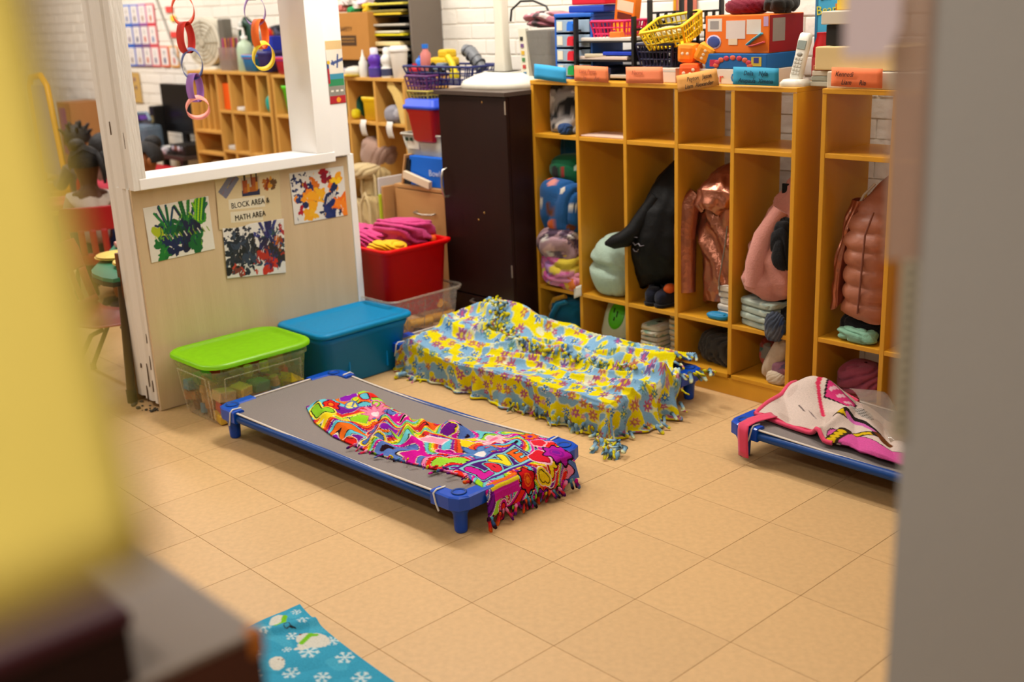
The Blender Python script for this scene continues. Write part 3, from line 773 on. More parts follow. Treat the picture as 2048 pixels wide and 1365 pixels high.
for lay in range(4):
    for i in range(4):
        for j in range(5):
            if lay == 3 and rr.random() < .35: continue
            cx = -.108 + .072 * i + rr.uniform(-.006, .006); cy = -.158 + .079 * j + rr.uniform(-.006, .006); cz = .028 + .042 * lay
            inner = 0 < i < 3 and 0 < j < 4
            if inner and lay < 3: continue
            k = rr.randrange(len(BLOCKS)); m_ = mat('block_' + BLOCKS[k][1:], BLOCKS[k], .6, noise=(12, .08))
            sx, sy, sz = rr.choice([(.03, .036, .02), (.034, .03, .018), (.022, .036, .02), (.03, .022, .02)])
            b = MB(); kind = rr.random(); nm = 'square'
            if kind < .62: b.box(-sx, sx, -sy, sy, -sz, sz, bev=.003); nm = 'oblong'
            elif kind < .82: b.prism([(-sy, -sz), (sy, -sz), (-sy, sz)], 'x', -sx, sx); nm = 'wedge'
            else: b.lathe([(.018, -sz), (.018, sz)], 0, 0, 14); nm = 'round'
            o = b.build('toy_block', m_)
            o.location = t.location + Vector((cx, cy, cz)); o.rotation_euler = (rr.uniform(-.15, .15), rr.uniform(-.15, .15), rr.uniform(-.3, .3))
            cn = {'#c9a06a': 'tan', '#d8b13c': 'mustard', '#c9543c': 'red', '#b98f5e': 'brown', '#d6b45e': 'straw', '#a9794a': 'dark tan', '#5f8fa8': 'blue', '#c8a878': 'beige', '#5f8a6a': 'green', '#c23a34': 'bright red', '#d9c22c': 'yellow', '#c59a64': 'wood', '#8f6a44': 'dark brown', '#d07a34': 'orange'}[BLOCKS[k]]
            tag(o, '%s %s block in the lime-lidded tote, %s layer, %s, %s' % (cn, nm, ['bottom', 'second', 'third', 'top'][lay], ['post end', 'second from post end', 'middle', 'second from blue tote', 'blue tote end'][j], ['plywood side', 'inner plywood side', 'inner cot side', 'cot side'][i]), 'block', 'toy blocks in the clear tote')
            cnt += 1
# blue tote with lid
m_teal = mat('teal_blue_plastic', '#0078bc', .4, .2, noise=(5, .06))
m_lidteal = mat('teal_blue_lid', '#0084ba', .45, .25, noise=(5, .06), bump=(60, .1))
t = thing('blue_tote', 'blue plastic storage tote with a matching lid against the plywood', 'storage bin', (-.662, 1.25, 0), .03)
tote_mesh(.315, .455, .222, .87, .045).build('tub', m_teal, t)
lid_mesh(.35, .50, .247, .05, dish=.009, th=.022).build('lid', m_lidteal, t)
for y in (-.1, .1): MB().box(.138, .146, y - .004, y + .004, .03, .19, bev=.002).build('moulded_rib', m_teal, t)
# clear tote under the red one
t = thing('clear_tote', 'clear plastic tote on the floor with the red tote nested in it', 'storage bin', (-.885, 1.675, 0), .02)
MB().rloft([(.45, .36, .004, .04), (.46, .37, .01, .04), (.52, .41, .25, .05), (.545, .435, .255, .05), (.545, .435, .27, .05)], cap1=False).build('tub', m_clear, t)
MB().tube([(a.x, a.y, .268) for a in MB().rrect(.545, .435, 0, .05)] + [(.2725 - .0, .1675, .268)], .005, 6).build('rim', m_clear, t)
for y in (-.12, -.02, .09): MB().tube([(.232, y, .02), (.266, y, .25)], .003, 6).build('moulded_rib', m_clear, t)
m_redt = mat('red_plastic', '#d40205', .42, .2, noise=(5, .06))
t = thing('red_tote', 'open red plastic tote piled with pink and yellow clothes', 'storage bin', (-.90, 1.69, .155), 0)
tote_mesh(.43, .365, .33, .88, .035, lip=.035).build('tub', m_redt, t)
# ------------------------------------------------------------------ multicoloured fleece blanket on the nearest cot
m_fleece = mat('printed_fleece', rough=.95, spec=.05, attr=True, noise=(220, .36), bump=(350, .25))
INK = '#2a1420'
def poly_at(pts, s):
    pts = np.array(pts, float); d = np.r_[0, np.cumsum(np.linalg.norm(np.diff(pts, axis=0), axis=1))]; d /= d[-1]
    return np.stack([np.interp(s, d, pts[:, k]) for k in range(pts.shape[1])], -1)
def love_print(uv):
    p = Paint(uv, '#d83a8a'); U = p.u
    # flowing outlined bands
    W = np.stack([U[:, 0] + .03 * np.sin(U[:, 1] * 31) + .02 * np.sin(U[:, 0] * 23 + 1), U[:, 1] + .035 * np.sin(U[:, 0] * 27) + .02 * np.cos(U[:, 1] * 40)], -1)
    f = vnoise(W, 2.6, 11, 2) * 6.5 + U[:, 0] * 5
    pal = [hx(c) for c in ('#7a1c96', '#e02a34', '#f0601c', '#f6d31e', '#9ad62a', '#6fc8d0', '#d8189a', '#5a78c0', '#f48ab4', '#e8281e', '#a4dc3a', '#8a1cae', '#f2701c', '#64c4d6')]
    k = np.floor(f).astype(int); fr = f - k
    p.c[:] = np.array(pal)[k % len(pal)]
    e = np.minimum(fr, 1 - fr)
    p.put((e < .085) & (k % 3 != 0), INK); p.put((e < .07) & (k % 3 == 0), '#f3e3c8')
    rr = np.random.default_rng(4)
    # scattered hearts, flowers and short curled strokes
    cols = ['#e01f30', '#d8189a', '#f0641e', '#f48ab4', '#7a1c96', '#6fc8d0', '#a0d832', '#f6d31e', '#5a78c0', '#e8281e']
    for n in range(46):
        c = (rr.uniform(.0, 1.25), rr.uniform(-.02, .62)); a = rr.uniform(-3, 3); s = rr.uniform(.03, .048)
        c1 = cols[rr.integers(10)]; c2 = cols[rr.integers(10)]
        typ = rr.integers(4)
        if typ == 0: p.heart(c, s, [(.42, '#f3e0e6'), (.34, c2), (.2, INK), (.13, c1)], a)
        elif typ == 1: p.flower(c, s * 1.05, c1, c2, 5 + rr.integers(4), INK, a, .2)
        elif typ == 2:
            t = np.linspace(0, 1, 12); q = np.stack([c[0] + .07 * (t - .5) * math.cos(a) + .02 * np.sin(t * 5 + a), c[1] + .07 * (t - .5) * math.sin(a) + .02 * np.cos(t * 4)], -1)
            for w_, cc in ((.046, '#f2e6d8'), (.04, c2), (.026, INK), (.019, c1)): p.stroke(q, w_, cc)
        else:
            for w_, cc in ((.05, c2), (.04, INK), (.033, c1), (.018, c2)): p.disc(c, w_ * .7, cc, w_ * .45, a)
    # the motifs at the folded-back end
    p.flower((.10, .10), .042, '#e0281e', '#f07a1c', 6, INK, .3, .16); p.ring((.10, .10), .016, .006, '#b0141c')
    p.disc((.135, .19), .042, '#4c6cae', .034); p.disc((.135, .19), .034, '#e8dc6a', .026)
    for a in (0, 2.2, 4.1): p.stroke([(.135, .19), (.135 + .034 * math.cos(a), .19 + .026 * math.sin(a))], .008, '#4c6cae')
    p.flower((.235, .26), .068, '#e886a4', '#f4d8dc', 9, '#c84a7a', 0, .24); p.disc((.235, .26), .017, '#f0dadc')
    for w_, cc in ((.06, '#f2e44a'), (.046, INK), (.036, '#8ecb2c')): p.stroke([(.06, .03), (.13, .035), (.15, .08)], w_, cc)
    for w_, cc in ((.06, '#e02a3a'), (.046, INK), (.036, '#5fb6cc')): p.stroke([(.06, .27), (.10, .27)], w_, cc)
    # pink heart, pink starry flower and blue flower in the middle
    p.heart((.66, .22), .062, [(.45, '#f7d8e0'), (.22, '#f49ab2')], -1.4)
    p.flower((.80, .36), .05, '#f6b0be', '#f2709a', 6, '#f7dfe2', .5, .3)
    p.flower((.86, .20), .075, '#5b86c4', '#f4ecea', 8, '#3a5a9a', .2, .3); p.disc((.86, .2), .02, '#f4ecea')
    # LOVE along the end edge
    L0 = .985; x0 = .03
    p.rect((L0 - .015, x0 + .16), .165, .33, '#5a1c86'); p.rect((L0 - .015, x0 + .16), .135, .31, '#86c9d2'); p.rect((L0 - .015, x0 + .16), .115, .30, '#4a1a72')
    def glyph(pts, col, w_=.03):
        q = [(L0 + .035 - a, x0 + b) for b, a in pts]
        for ww, cc in ((w_ + .018, '#86c9d2'), (w_ + .009, INK), (w_, col)): p.stroke(q, ww, cc)
    glyph([(.03, .09), (.022, .0), (.07, .01)], '#d0209a', .032)
    a = np.linspace(0, 2 * PI, 16); glyph([(.115 + .016 * math.cos(k), .04 + .03 * math.sin(k)) for k in a], '#e02a3e', .026)
    glyph([(.155, .09), (.185, .02), (.21, .095)], '#f2d92a', .026)
    glyph([(.285, .085), (.25, .085), (.25, .05), (.28, .05), (.25, .05), (.25, .01), (.29, .012)], '#f0641e', .02)
    p.heart((1.03, .375), .058, [(.5, '#f2c0cc'), (.3, '#b0102a'), (.2, '#d81e30')], PI * .5 + .25)
    p.flower((1.05, .465), .062, '#b01a9c', '#7a1a96', 7, INK, 0, .14); p.ring((1.05, .465), .026, .008, '#8a1690')
    p.heart((.94, .45), .04, [(.5, '#f4b8c4'), (.25, '#e02a3a')], 1.2)
    p.flower((1.105, .235), .045, '#d0181e', '#f07a1c', 6, INK, .2, .12); p.ring((1.105, .235), .02, .006, '#f0601c')
    p.rect((1.10, .11), .05, .14, '#d0209a'); p.rect((1.085, .11), .014, .16, '#f2d92a'); p.rect((1.07, .11), .012, .16, '#f0701c')
    return p.out()
nu, nv = 330, 150
su = np.linspace(0, 1, nu); sv = np.linspace(0, 1, nv)
near = poly_at([(-.148, .70), (0, .635), (.168, .602), (.312, .601), (.415, .603), (.50, .616), (.60, .632), (.73, .656), (.82, .655), (.885, .632)], su)
far = poly_at([(-.05, .945), (.06, .912), (.165, .90), (.243, .868), (.315, .875), (.37, .91), (.523, .945), (.58, .99), (.70, 1.045), (.80, 1.035), (.885, 1.0)], su)
XY = near[:, None] * (1 - sv[None, :, None]) + far[:, None] * sv[None, :, None]
ang = R1; dx = XY[..., 0] - COT1[0]; dy = XY[..., 1] - COT1[1]
lx = dx * math.cos(ang) + dy * math.sin(ang); ly = -dx * math.sin(ang) + dy * math.cos(ang)
base = .126 + sag(lx, ly, 1.32, .56) * (1 - sstep(.86, 1, np.abs(lx) / .66))
edge = np.minimum(sv, 1 - sv)[None, :]; bend = sstep(0, .16, edge)
end = 1 - .6 * sstep(.86, 1, su)[:, None]
W2 = np.stack([XY[..., 0], XY[..., 1]], -1)
fold = np.abs(vnoise(W2 * np.array([1.0, 1.6]), 3.2, 5, 2))
rid = np.abs(np.sin((XY[..., 0] * .55 + XY[..., 1]) * 26 + 2.2 * vnoise(W2, 2.4, 8, 2)))
mid = np.exp(-((su - .42) / .30) ** 2)[:, None]
Zt = base + .006 + bend * (.026 * fold * (.4 + mid) + .018 * (1 - rid ** 1.6) * (mid + .15) + .008 * mid) * end
Zt += .012 * sstep(.55, .0, su)[:, None] * sstep(.3, .9, sv)[None, :] * bend
# the folded-back pillow end is puffed up
Zt += .02 * np.exp(-((su - .10) / .10) ** 2)[:, None] * bend
P1 = np.stack([XY[..., 0], XY[..., 1], Zt], -1)
# hanging end over the end rail
nd = 62; td = np.linspace(0, 1, nd)[1:]
P2 = np.zeros((nd - 1, nv, 3)); e = P1[-1]
for k, t_ in enumerate(td):
    a = min(1, t_ / .3)
    ox = .042 * math.sin(a * PI / 2) + .010 * (t_ if t_ > .3 else 0)
    oz = -.02 * (1 - math.cos(a * PI / 2)) - max(0, t_ - .22) * .085
    P2[k, :, 0] = e[:, 0] + ox - .02 * (sv - .0) * 0 + .007 * np.sin(sv * 19 + 1) * t_
    P2[k, :, 1] = e[:, 1] + .012 * (1 - 2 * sv) * t_ * -1
    P2[k, :, 2] = e[:, 2] + oz - .004 * np.sin(sv * 13) * t_
P = np.concatenate([P1, P2])
ds = np.linalg.norm(np.diff(P[:, nv // 2], axis=0), axis=1); du = np.r_[0, np.cumsum(ds)] 
du = du / du[-1] * 1.16
width = np.linalg.norm(far - near, axis=1); width = np.r_[width, np.full(nd - 1, width[-1])]
UV = np.stack([np.broadcast_to(du[:, None], P.shape[:2]), sv[None, :] * (.35 + .40 * width[:, None])], -1)
UV[..., 1] += .0
UV[..., 1] = sv[None, :] * np.interp(du, [0, .25, .5, .8, 1.0, 1.2], [.34, .40, .48, .50, .52, .52])[:, None]
lb = thing('love_blanket', 'multicoloured fleece blanket of hearts, flowers and LOVE lettering on the nearest cot', 'blanket', (.4, .8, .12))
o = gridmesh('fleece', P - np.array(lb.location), love_print(UV), m_fleece, lb, thick=.006)
# knotted fringe
def strand_mesh(name, cols, L=.04, r=.0042, seed=0, curl=.5):
    rr = random.Random(seed); pts = [Vector((0, 0, 0))]; d = Vector((0, 0, -1))
    for k in range(5):
        d = (d + Vector((rr.uniform(-curl, curl), rr.uniform(-curl, curl), 0)) * .5).normalized()
        pts.append(pts[-1] + d * L / 5)
    mb = MB().tube(pts, [r * .8, r * 1.5, r * .9, r * 1.2, r * 1.3, r * .8], 6, flat=.55)
    me = mb.mesh(name)
    n = len(me.vertices); C = np.zeros((n, 3)); z = np.array([v.co.z for v in me.vertices])
    kk = np.clip((-z / L * len(cols)).astype(int), 0, len(cols) - 1); C[:] = np.array([hx(c) for c in cols])[kk]
    setcol(me, C); me.materials.append(m_fleece)
    return me
LOVEF = [strand_mesh('fringe_strand', c, .046, .0055, i, .55) for i, c in enumerate((['#d0189a', '#7a1c86', '#5a78b0'], ['#3a1a30', '#e02a34', '#f0641e'], ['#8ecb2c', '#2a3a1c', '#d8189a'], ['#5fa6c0', '#3a5a8a', '#2a1420'], ['#f48ab4', '#e0304a', '#5a1c76'], ['#f2d92a', '#c0301c', '#7a1c76'], ['#e8501c', '#7a1c20', '#e0304a']))]
rr = random.Random(3)
def fringe(par, meshes, pts, n, jit=.006, down=1.0, out=(1, 0), tilt=.25, sc=(.8, 1.2), clearz=.004):
    pts = poly_at(pts, np.linspace(0, 1, n))
    for p in pts:
        o = link('fringe_strand', rr.choice(meshes), par)
        o.location = Vector((p[0] + rr.uniform(-jit, jit), p[1] + rr.uniform(-jit, jit), p[2] + rr.uniform(-jit, jit) * .5)) - par.location
        o.rotation_euler = (rr.uniform(-tilt, tilt) + (1 - down) * out[1] * 1.35, rr.uniform(-tilt, tilt) - (1 - down) * out[0] * 1.35, rr.uniform(0, 6.3))
        if down < 1: o.rotation_euler.z = rr.uniform(-.5, .5)
        s = rr.uniform(*sc); o.scale = (s, s, s)
hem = P[-1]
fringe(lb, LOVEF, [tuple(hem[i]) for i in range(0, nv, 12)], 34, .006, sc=(.7, 1.1), tilt=.5)
fringe(lb, LOVEF, [tuple(P[i, 0] + np.array((0, 0, .004))) for i in range(150, 322, 8)], 26, .014, down=.15, out=(0, -1), tilt=.9, sc=(.55, .95))

# ------------------------------------------------------------------ yellow flowered fleece over the second cot
def daisy_print(uv):
    p = Paint(uv, '#ecdc10'); U = p.u
    a = vnoise(U, 9.5, 21, 2); b = vnoise(U + 3.3, 9.0, 22, 2)
    p.put(a > .05, '#86b4d8'); p.put((np.abs(a - .05) < .07), '#d9dfb0'); p.put((b > .72), '#dfe2c0')
    rr = np.random.default_rng(9)
    pal = [('#a85a7c', '#c0688c', '#d8c030'), ('#3f76b0', '#d8e4ee', '#e8d82a'), ('#bc7258', '#d8a888', '#e8cc38'), ('#7a6aa8', '#e6e2ee', '#c85a90'), ('#5f8f8c', '#b8d4c0', '#e8d82a'), ('#98587c', '#c08aa4', '#d8c440')]
    L = .072
    for i in range(-2, 30):
        for j in range(-2, 20):
            c = (i * L + (.5 * L if j % 2 else 0) + rr.uniform(-.013, .013), j * L * .87 + rr.uniform(-.013, .013))
            k = pal[rr.integers(6)]
            p.flower(c, rr.uniform(.017, .0235), k[0], k[2], 6 + rr.integers(3), k[1] if rr.random() < .75 else None, rr.uniform(0, 3), .26)
            if rr.random() < .7:
                q = (c[0] + L * .5, c[1] + rr.uniform(-.01, .03)); p.flower(q, .013, ['#b8547e', '#5f8fb8', '#c890a8'][rr.integers(3)], '#d8b0b8', 5, None, 0, .25)
    return p.out()
nu, nv = 360, 230
A = np.linspace(-.50, .90, nu)[:, None] * np.ones(nv)[None]; B = np.linspace(1.205, 1.985, nv)[None] * np.ones(nu)[:, None]
A = A.copy(); B = B.copy()
lft = sstep(-.1, -.50, A)                 # left part pulled onto the floor, right front corner trails
B = B - .00 * lft
A = A - sstep(1.70, 1.84, B) * np.maximum(0, A - .60) * .80
w3 = np.stack([A, B], -1)
xm, ym, top = .735, 1.392, .146
ddx = np.maximum(0, A - xm); ddy = np.maximum(0, ym - B); dd = np.hypot(ddx, ddy) + 1e-9
nx_, ny_ = ddx / dd, -ddy / dd
along = np.where(ddx > ddy, B, A)
rip = (np.sin(along * 34 + 2 * np.sin(along * 11)) + .5 * np.sin(along * 71)) * sstep(.02, .16, dd) * 1.5
fy_ = ddy / (ddx + ddy + 1e-9)
hor = .008 + (.16 - .14 * fy_) * dd + .014 * rip * (1 - .35 * fy_) + (.5 - .3 * fy_) * np.maximum(0, dd - .14)
hor = hor + .09 * sstep(.10, .26, dd) * 2 * ddx * ddy / dd ** 2
hor = np.where(dd > 1e-6, hor, 0) * sstep(0, .02, dd)
drop = np.minimum(dd * .96, .146 - .012)
Xb = np.where(dd > 1e-6, np.minimum(A, xm) + nx_ * hor, A); Yb = np.where(dd > 1e-6, np.maximum(B, ym) + ny_ * hor, B)
Zb = top - drop
Zb = np.maximum(Zb, .008)
ontop = 1 - sstep(0, .05, dd)
sagz = sag(A - COT2[0], B - COT2[1], 1.32, .56) * .8 * ontop
fx = vnoise(w3 * np.array([.7, 2.2]), 2.6, 31, 3)
rg = 1 - np.abs(np.sin((B * 1.0 - A * .16) * 34 + 1.8 * vnoise(w3, 1.7, 33, 2)))
lump = .085 * np.exp(-(((A + .30) / .16) ** 2 + ((B - 1.80) / .15) ** 2)) + .05 * np.exp(-(((A + .40) / .14) ** 2 + ((B - 1.55) / .16) ** 2)) + .05 * np.exp(-(((A + .10) / .14) ** 2 + ((B - 1.84) / .11) ** 2))
roll = .045 * np.exp(-((B - (1.665 + .05 * np.sin(A * 3))) / .03) ** 2) * sstep(-.45, -.1, A)
roll2 = .04 * np.exp(-((B - (1.84 + .06 * A)) / .05) ** 2)
loop_ = .05 * np.exp(-((np.hypot((A + .33) * 1.0, (B - 1.66) * 1.3) - .12) / .022) ** 2) * sstep(.1, -.35, A)
Zb = Zb + ontop * (sagz + .012 * fx + .026 * rg ** 2.0 * sstep(-.5, .1, A) * sstep(.02, .12, B - ym) + lump + roll + roll2 + loop_ * .8)
Zb = np.maximum(Zb, .007 + .002 * np.sin(A * 50))
# left end slumps off the cot towards the floor
sl = sstep(-.40, -.50, A); Zb = Zb * (1 - sl * .35 * sstep(1.75, 1.45, B))
Pd = np.stack([Xb, Yb - .0, Zb], -1)
yb = thing('flower_blanket', 'yellow and light blue fleece blanket with daisies and knotted fringe heaped on the far cot', 'blanket', (.1, 1.65, .13))
gridmesh('fleece', Pd - np.array(yb.location), daisy_print(np.stack([A + .6, B - 1.0], -1)), m_fleece, yb, thick=.006)
YF = [strand_mesh('fringe_strand', c, .045, .0062, 20 + i, .7) for i, c in enumerate((['#e4d71c', '#d8cc2a', '#b8b02a'], ['#8fb8d4', '#6f98b8', '#e4d71c'], ['#4a5a5c', '#8fb8d4', '#d9dfb0'], ['#d9dfb0', '#b8547e', '#e4d71c'], ['#e4d71c', '#5a6a3c', '#8fb8d4'], ['#6f98b8', '#3a4a54', '#d8cc2a']))]
fringe(yb, YF, [tuple(Pd[i, 0] + np.array((0, -.002, .03))) for i in range(190, 300, 6)], 22, .008, sc=(.7, 1.1), tilt=.4)
fringe(yb, YF, [tuple(Pd[i, 0] + np.array((0, -.004, .012))) for i in range(306, nu, 8)] + [tuple(Pd[-1, j] + np.array((.004, 0, .012))) for j in range(0, 60, 8)], 24, .016, down=.05, out=(.5, -1), tilt=.4, sc=(.8, 1.2))
fringe(yb, YF, [tuple(Pd[-1, j] + np.array((.004, 0, .02))) for j in range(60, 225, 8)], 16, .012, down=.25, out=(1, 0), tilt=.3, sc=(.7, 1.0))
fringe(yb, YF, [(-.54, 1.47, .03), (-.47, 1.40, .02), (-.38, 1.37, .015), (-.30, 1.37, .012)], 18, .018, down=.05, out=(-.3, -1), tilt=.4, sc=(.8, 1.3))
fringe(yb, YF, [(-.36, 1.83, .265), (-.26, 1.80, .26), (-.20, 1.76, .235), (-.22, 1.70, .21), (-.10, 1.70, .195)], 46, .032, down=.15, out=(.4, -1), tilt=.9, sc=(.8, 1.25))
fringe(yb, YF, [(-.12, 1.72, .19), (.06, 1.645, .178), (.26, 1.66, .17), (.40, 1.68, .165), (.58, 1.70, .17), (.72, 1.745, .175)], 74, .018, down=.1, out=(.3, -1), tilt=.8, sc=(.75, 1.15))
fringe(yb, YF, [(.74, 1.80, .15), (.765, 1.88, .145), (.77, 1.93, .14)], 8, .01, down=.2, out=(1, -.3), tilt=.3, sc=(.9, 1.3))

# ------------------------------------------------------------------ cream and pink blanket on the third cot
def pink_print(uv):
    p = Paint(uv, '#d8c4b8'); U = p.u
    p.put(vnoise(U, 5, 41, 2) > .45, '#cdb8ac')
    for w_, cc in ((.135, '#3a2a2c'), (.125, '#d85aa0')): p.stroke([(.37, .07), (.50, .05), (.70, .06)], w_, cc)
    p.stroke([(.62, .12), (.80, .14)], .05, '#d878a8')
    for w_, cc in ((.05, '#3a2a1c'), ):
        p.stroke([(.345, .0), (.35, .14)], w_, cc); p.stroke([(.40, .15), (.44, .19)], w_, cc); p.stroke([(.27, .21), (.30, .25)], .045, cc)
    for k in range(4):
        p.disc((.345, .015 + .035 * k), .017, '#d8b41c')
    for k in range(3): p.disc((.395 + .02 * k, .148 + .017 * k), .016, '#d8b41c')
    for k in range(2): p.disc((.278 + .017 * k, .22 + .02 * k), .016, '#d8b41c')
    p.stroke([(.30, .26), (.36, .31), (.44, .27), (.46, .2)], .045, '#2a2420'); p.stroke([(.31, .25), (.37, .28), (.43, .25)], .03, '#d06ab0')
    p.stroke([(.46, .24), (.52, .17)], .05, '#6a3a1c')
    p.rect((.20, .40), .12, .115, '#2a1c20', .25); p.rect((.20, .40), .105, .1, '#d83a7a', .25)
    for k in range(3): p.stroke([(.165 + .03 * k, .38), (.172 + .03 * k, .43)], .012, '#e8b8c4')
    p.disc((.30, .40), .06, '#b8b0a8', .05)
    g = (np.abs(((U[:, 0] * 60) % 1) - .5) < .22) & (np.abs(((U[:, 1] * 60) % 1) - .5) < .25) & (((U[:, 0] - .30) / .06) ** 2 + ((U[:, 1] - .4) / .05) ** 2 < 1)
    p.put(g, '#2f2a28')
    p.stroke([(.10, .22), (.14, .18)], .006, '#3a2a30'); p.stroke([(.15, .2), (.2, .15)], .005, '#5a4a50')
    for q in ([(.0, .0), (.0, .54)], [(.0, .007), (.22, .004), (.24, .005)], [(.0, .5), (.3, .53)], [(.09, .52), (.12, .36), (.18, .26), (.2, .22)]): p.stroke(q, .016, '#d8385c')
    return p.out()
nu, nv = 170, 120
u = np.linspace(0, 1, nu)[:, None]; v = np.linspace(0, 1, nv)[None]
Lp = .68
nearP = poly_at([(1.165, 1.655), (1.30, 1.64), (1.40, 1.635), (1.47, 1.60), (1.55, 1.615), (1.66, 1.59), (1.80, 1.60)], u[:, 0])
farP = poly_at([(1.12, 1.98), (1.25, 2.0), (1.36, 1.985), (1.48, 1.93), (1.58, 1.86), (1.68, 1.80), (1.80, 1.76)], u[:, 0])
XY = nearP[:, None] * (1 - v[..., None]) + farP[:, None] * v[..., None]
hh = .128 + sag(XY[..., 0] - COT3[0], XY[..., 1] - COT3[1], 1.32, .5) * .7
bump_ = .08 * np.exp(-(((u - .16) / .13) ** 2 + ((v - .78) / .2) ** 2)) + .028 * np.exp(-(((u - .42) / .09) ** 2 + ((v - .55) / .2) ** 2)) + .022 * np.exp(-(((u - .75) / .3) ** 2 + ((v - .35) / .3) ** 2))
scal = .03 * np.exp(-(((u - .415) / .035) ** 2)) * (1 - v) + .012 * np.abs(np.sin(u * 14 + v * 5)) * sstep(0, .1, v * (1 - v) * 4)
Pp = np.stack([XY[..., 0], XY[..., 1], hh + bump_ + scal + .007], -1)
pk = thing('pink_blanket', 'cream fleece blanket with hot pink binding rumpled on the right-hand cot', 'blanket', (1.45, 1.8, .13))
gridmesh('fleece', Pp - np.array(pk.location), pink_print(np.stack([u * Lp + 0 * v, v * .52 + 0 * u], -1)), m_fleece, pk, thick=.008)
m_bind = mat('hot_pink_binding', '#d6365e', .7, noise=(60, .1), sheen=.2)
for pts in ([tuple(Pp[i, 0]) for i in range(0, 92, 4)], [tuple(Pp[0, j]) for j in range(0, nv, 6)], [tuple(Pp[i, -1]) for i in range(0, 60, 4)]):
    MB().tube(pts, .008, 8).xf(Matrix.Translation(-pk.location)).build('binding', m_bind, pk)
sn = 12
Ps = np.zeros((sn, 5, 3)); path = poly_at([(1.235, 1.66, .146), (1.215, 1.625, .142), (1.203, 1.585, .141), (1.202, 1.534, .137), (1.204, 1.525, .11), (1.208, 1.524, .07), (1.212, 1.522, .028)], np.linspace(0, 1, sn))
for i in range(sn):
    for j in range(5):
        k = (j - 2) * .011
        Ps[i, j] = path[i] + np.array((k, -k * .5 * (1 if i < 6 else .3), .0015 * math.sin(j * 2)))
gridmesh('hanging_ribbon', Ps - np.array(pk.location), None, m_bind, pk, thick=.003, label='hot pink ribbon hanging over the cot corner')
# clear wrapper lying along the blanket
m_film = clear_plastic('clear_film', '#cfc4b8', .7, .15)
t = thing('plastic_sleeve', 'clear plastic wrapper lying on the cream and pink blanket', 'wrapper', (1.50, 1.86, .17))
Pf = np.zeros((14, 6, 3))
for i in range(14):
    for j in range(6): Pf[i, j] = (-.16 + .024 * i + .012 * j, .10 - .021 * i + .022 * j, .012 + .012 * math.sin(i * .8) - .03 * (i / 13) - .005 * j)
gridmesh('film', Pf, None, m_film, t, thick=.002)

# ------------------------------------------------------------------ blue snow blanket on the floor in front
def snow_print(uv):
    p = Paint(uv, '#3fa2c4'); U = p.u
    p.put(vnoise(U, 9, 51, 2) > .5, '#4cadcc')
    rr = np.random.default_rng(12)
    def flake(c, r, col='#cfe2e4'):
        for k in range(6):
            a = k * PI / 3 + .2; e = (c[0] + r * math.cos(a), c[1] + r * math.sin(a)); p.stroke([c, e], r * .2, col)
            m_ = (c[0] + r * .62 * math.cos(a), c[1] + r * .62 * math.sin(a))
            for s in (-.7, .7): p.stroke([m_, (m_[0] + r * .36 * math.cos(a + s), m_[1] + r * .36 * math.sin(a + s))], r * .16, col)
    for c, r in (((.03, .025), .014), ((.085, .03), .018), ((.12, .085), .016), ((.165, .125), .013), ((.22, .09), .026), ((.215, .012), .02), ((.30, .03), .024), ((.26, .17), .022), ((.33, .12), .02), ((.05, .13), .018), ((.40, .05), .024), ((.38, .17), .02), ((.12, .2), .02), ((.20, .24), .02), ((.46, .12), .022), ((.31, .23), .02)): flake(c, r)
    def bear(c, a=0, s=1.0):
        L = lambda x, y: (c[0] + s * (x * math.cos(a) - y * math.sin(a)), c[1] + s * (x * math.sin(a) + y * math.cos(a)))
        p.disc(L(0, 0), .04 * s, '#dcd9cc', .032 * s, a); p.disc(L(-.035, .0), .025 * s, '#dcd9cc', .022 * s, a)
        p.stroke([L(-.03, .028), L(-.015, .045)], .018 * s, '#dcd9cc'); p.stroke([L(.0, .03), L(-.03, .05)], .014 * s, '#dcd9cc')
        p.stroke([L(-.028, -.018), L(-.032, .02)], .016 * s, '#7cc52c'); p.stroke([L(-.03, -.015), L(-.012, -.022)], .012 * s, '#7cc52c')
        p.disc(L(-.056, -.012), .004 * s, '#8a2a1c')
    bear((.185, .047), -.5); bear((.30, .30), .8); bear((.42, .25), -.6)
    p.disc((.035, .085), .03, '#dcd9cc', .022, .6); p.stroke([(.03, .06), (.055, .075), (.06, .10)], .016, '#7cc52c'); p.ring((.082, .078), .008, .003, '#3c3a3a'); p.stroke([(.09, .072), (.10, .062)], .005, '#2a2a2c')
    p.disc((.20, .175), .03, '#dcd9cc', .02, .3); p.disc((.19, .165), .003, '#6a2a1c'); p.disc((.2, .158), .003, '#6a2a1c')
    return p.out()
nu, nv = 190, 140
u = np.linspace(0, .62, nu)[:, None] + np.zeros(nv)[None]; v = np.linspace(0, .36, nv)[None] + np.zeros(nu)[:, None]
Xs = .909 + u + .02 * v; Ys = -.027 - .105 * (1 - np.exp(-u * 4.5)) * .5 - v * 1.0 + .06 * v * np.sin(u * 6)
zz = .010 + .012 * np.exp(-((u - .11 + .4 * v) / .018) ** 2) + .008 * np.abs(vnoise(np.stack([u, v], -1), 3.5, 55, 2)) * sstep(0, .05, v)
Pq = np.stack([Xs, Ys, zz], -1)
sb = thing('snow_blanket', 'light blue fleece blanket with white bears and snowflakes on the bare floor', 'blanket', (1.1, -.2, 0))
gridmesh('fleece', Pq - np.array(sb.location), snow_print(np.stack([u, v], -1)), m_fleece, sb, thick=.006)
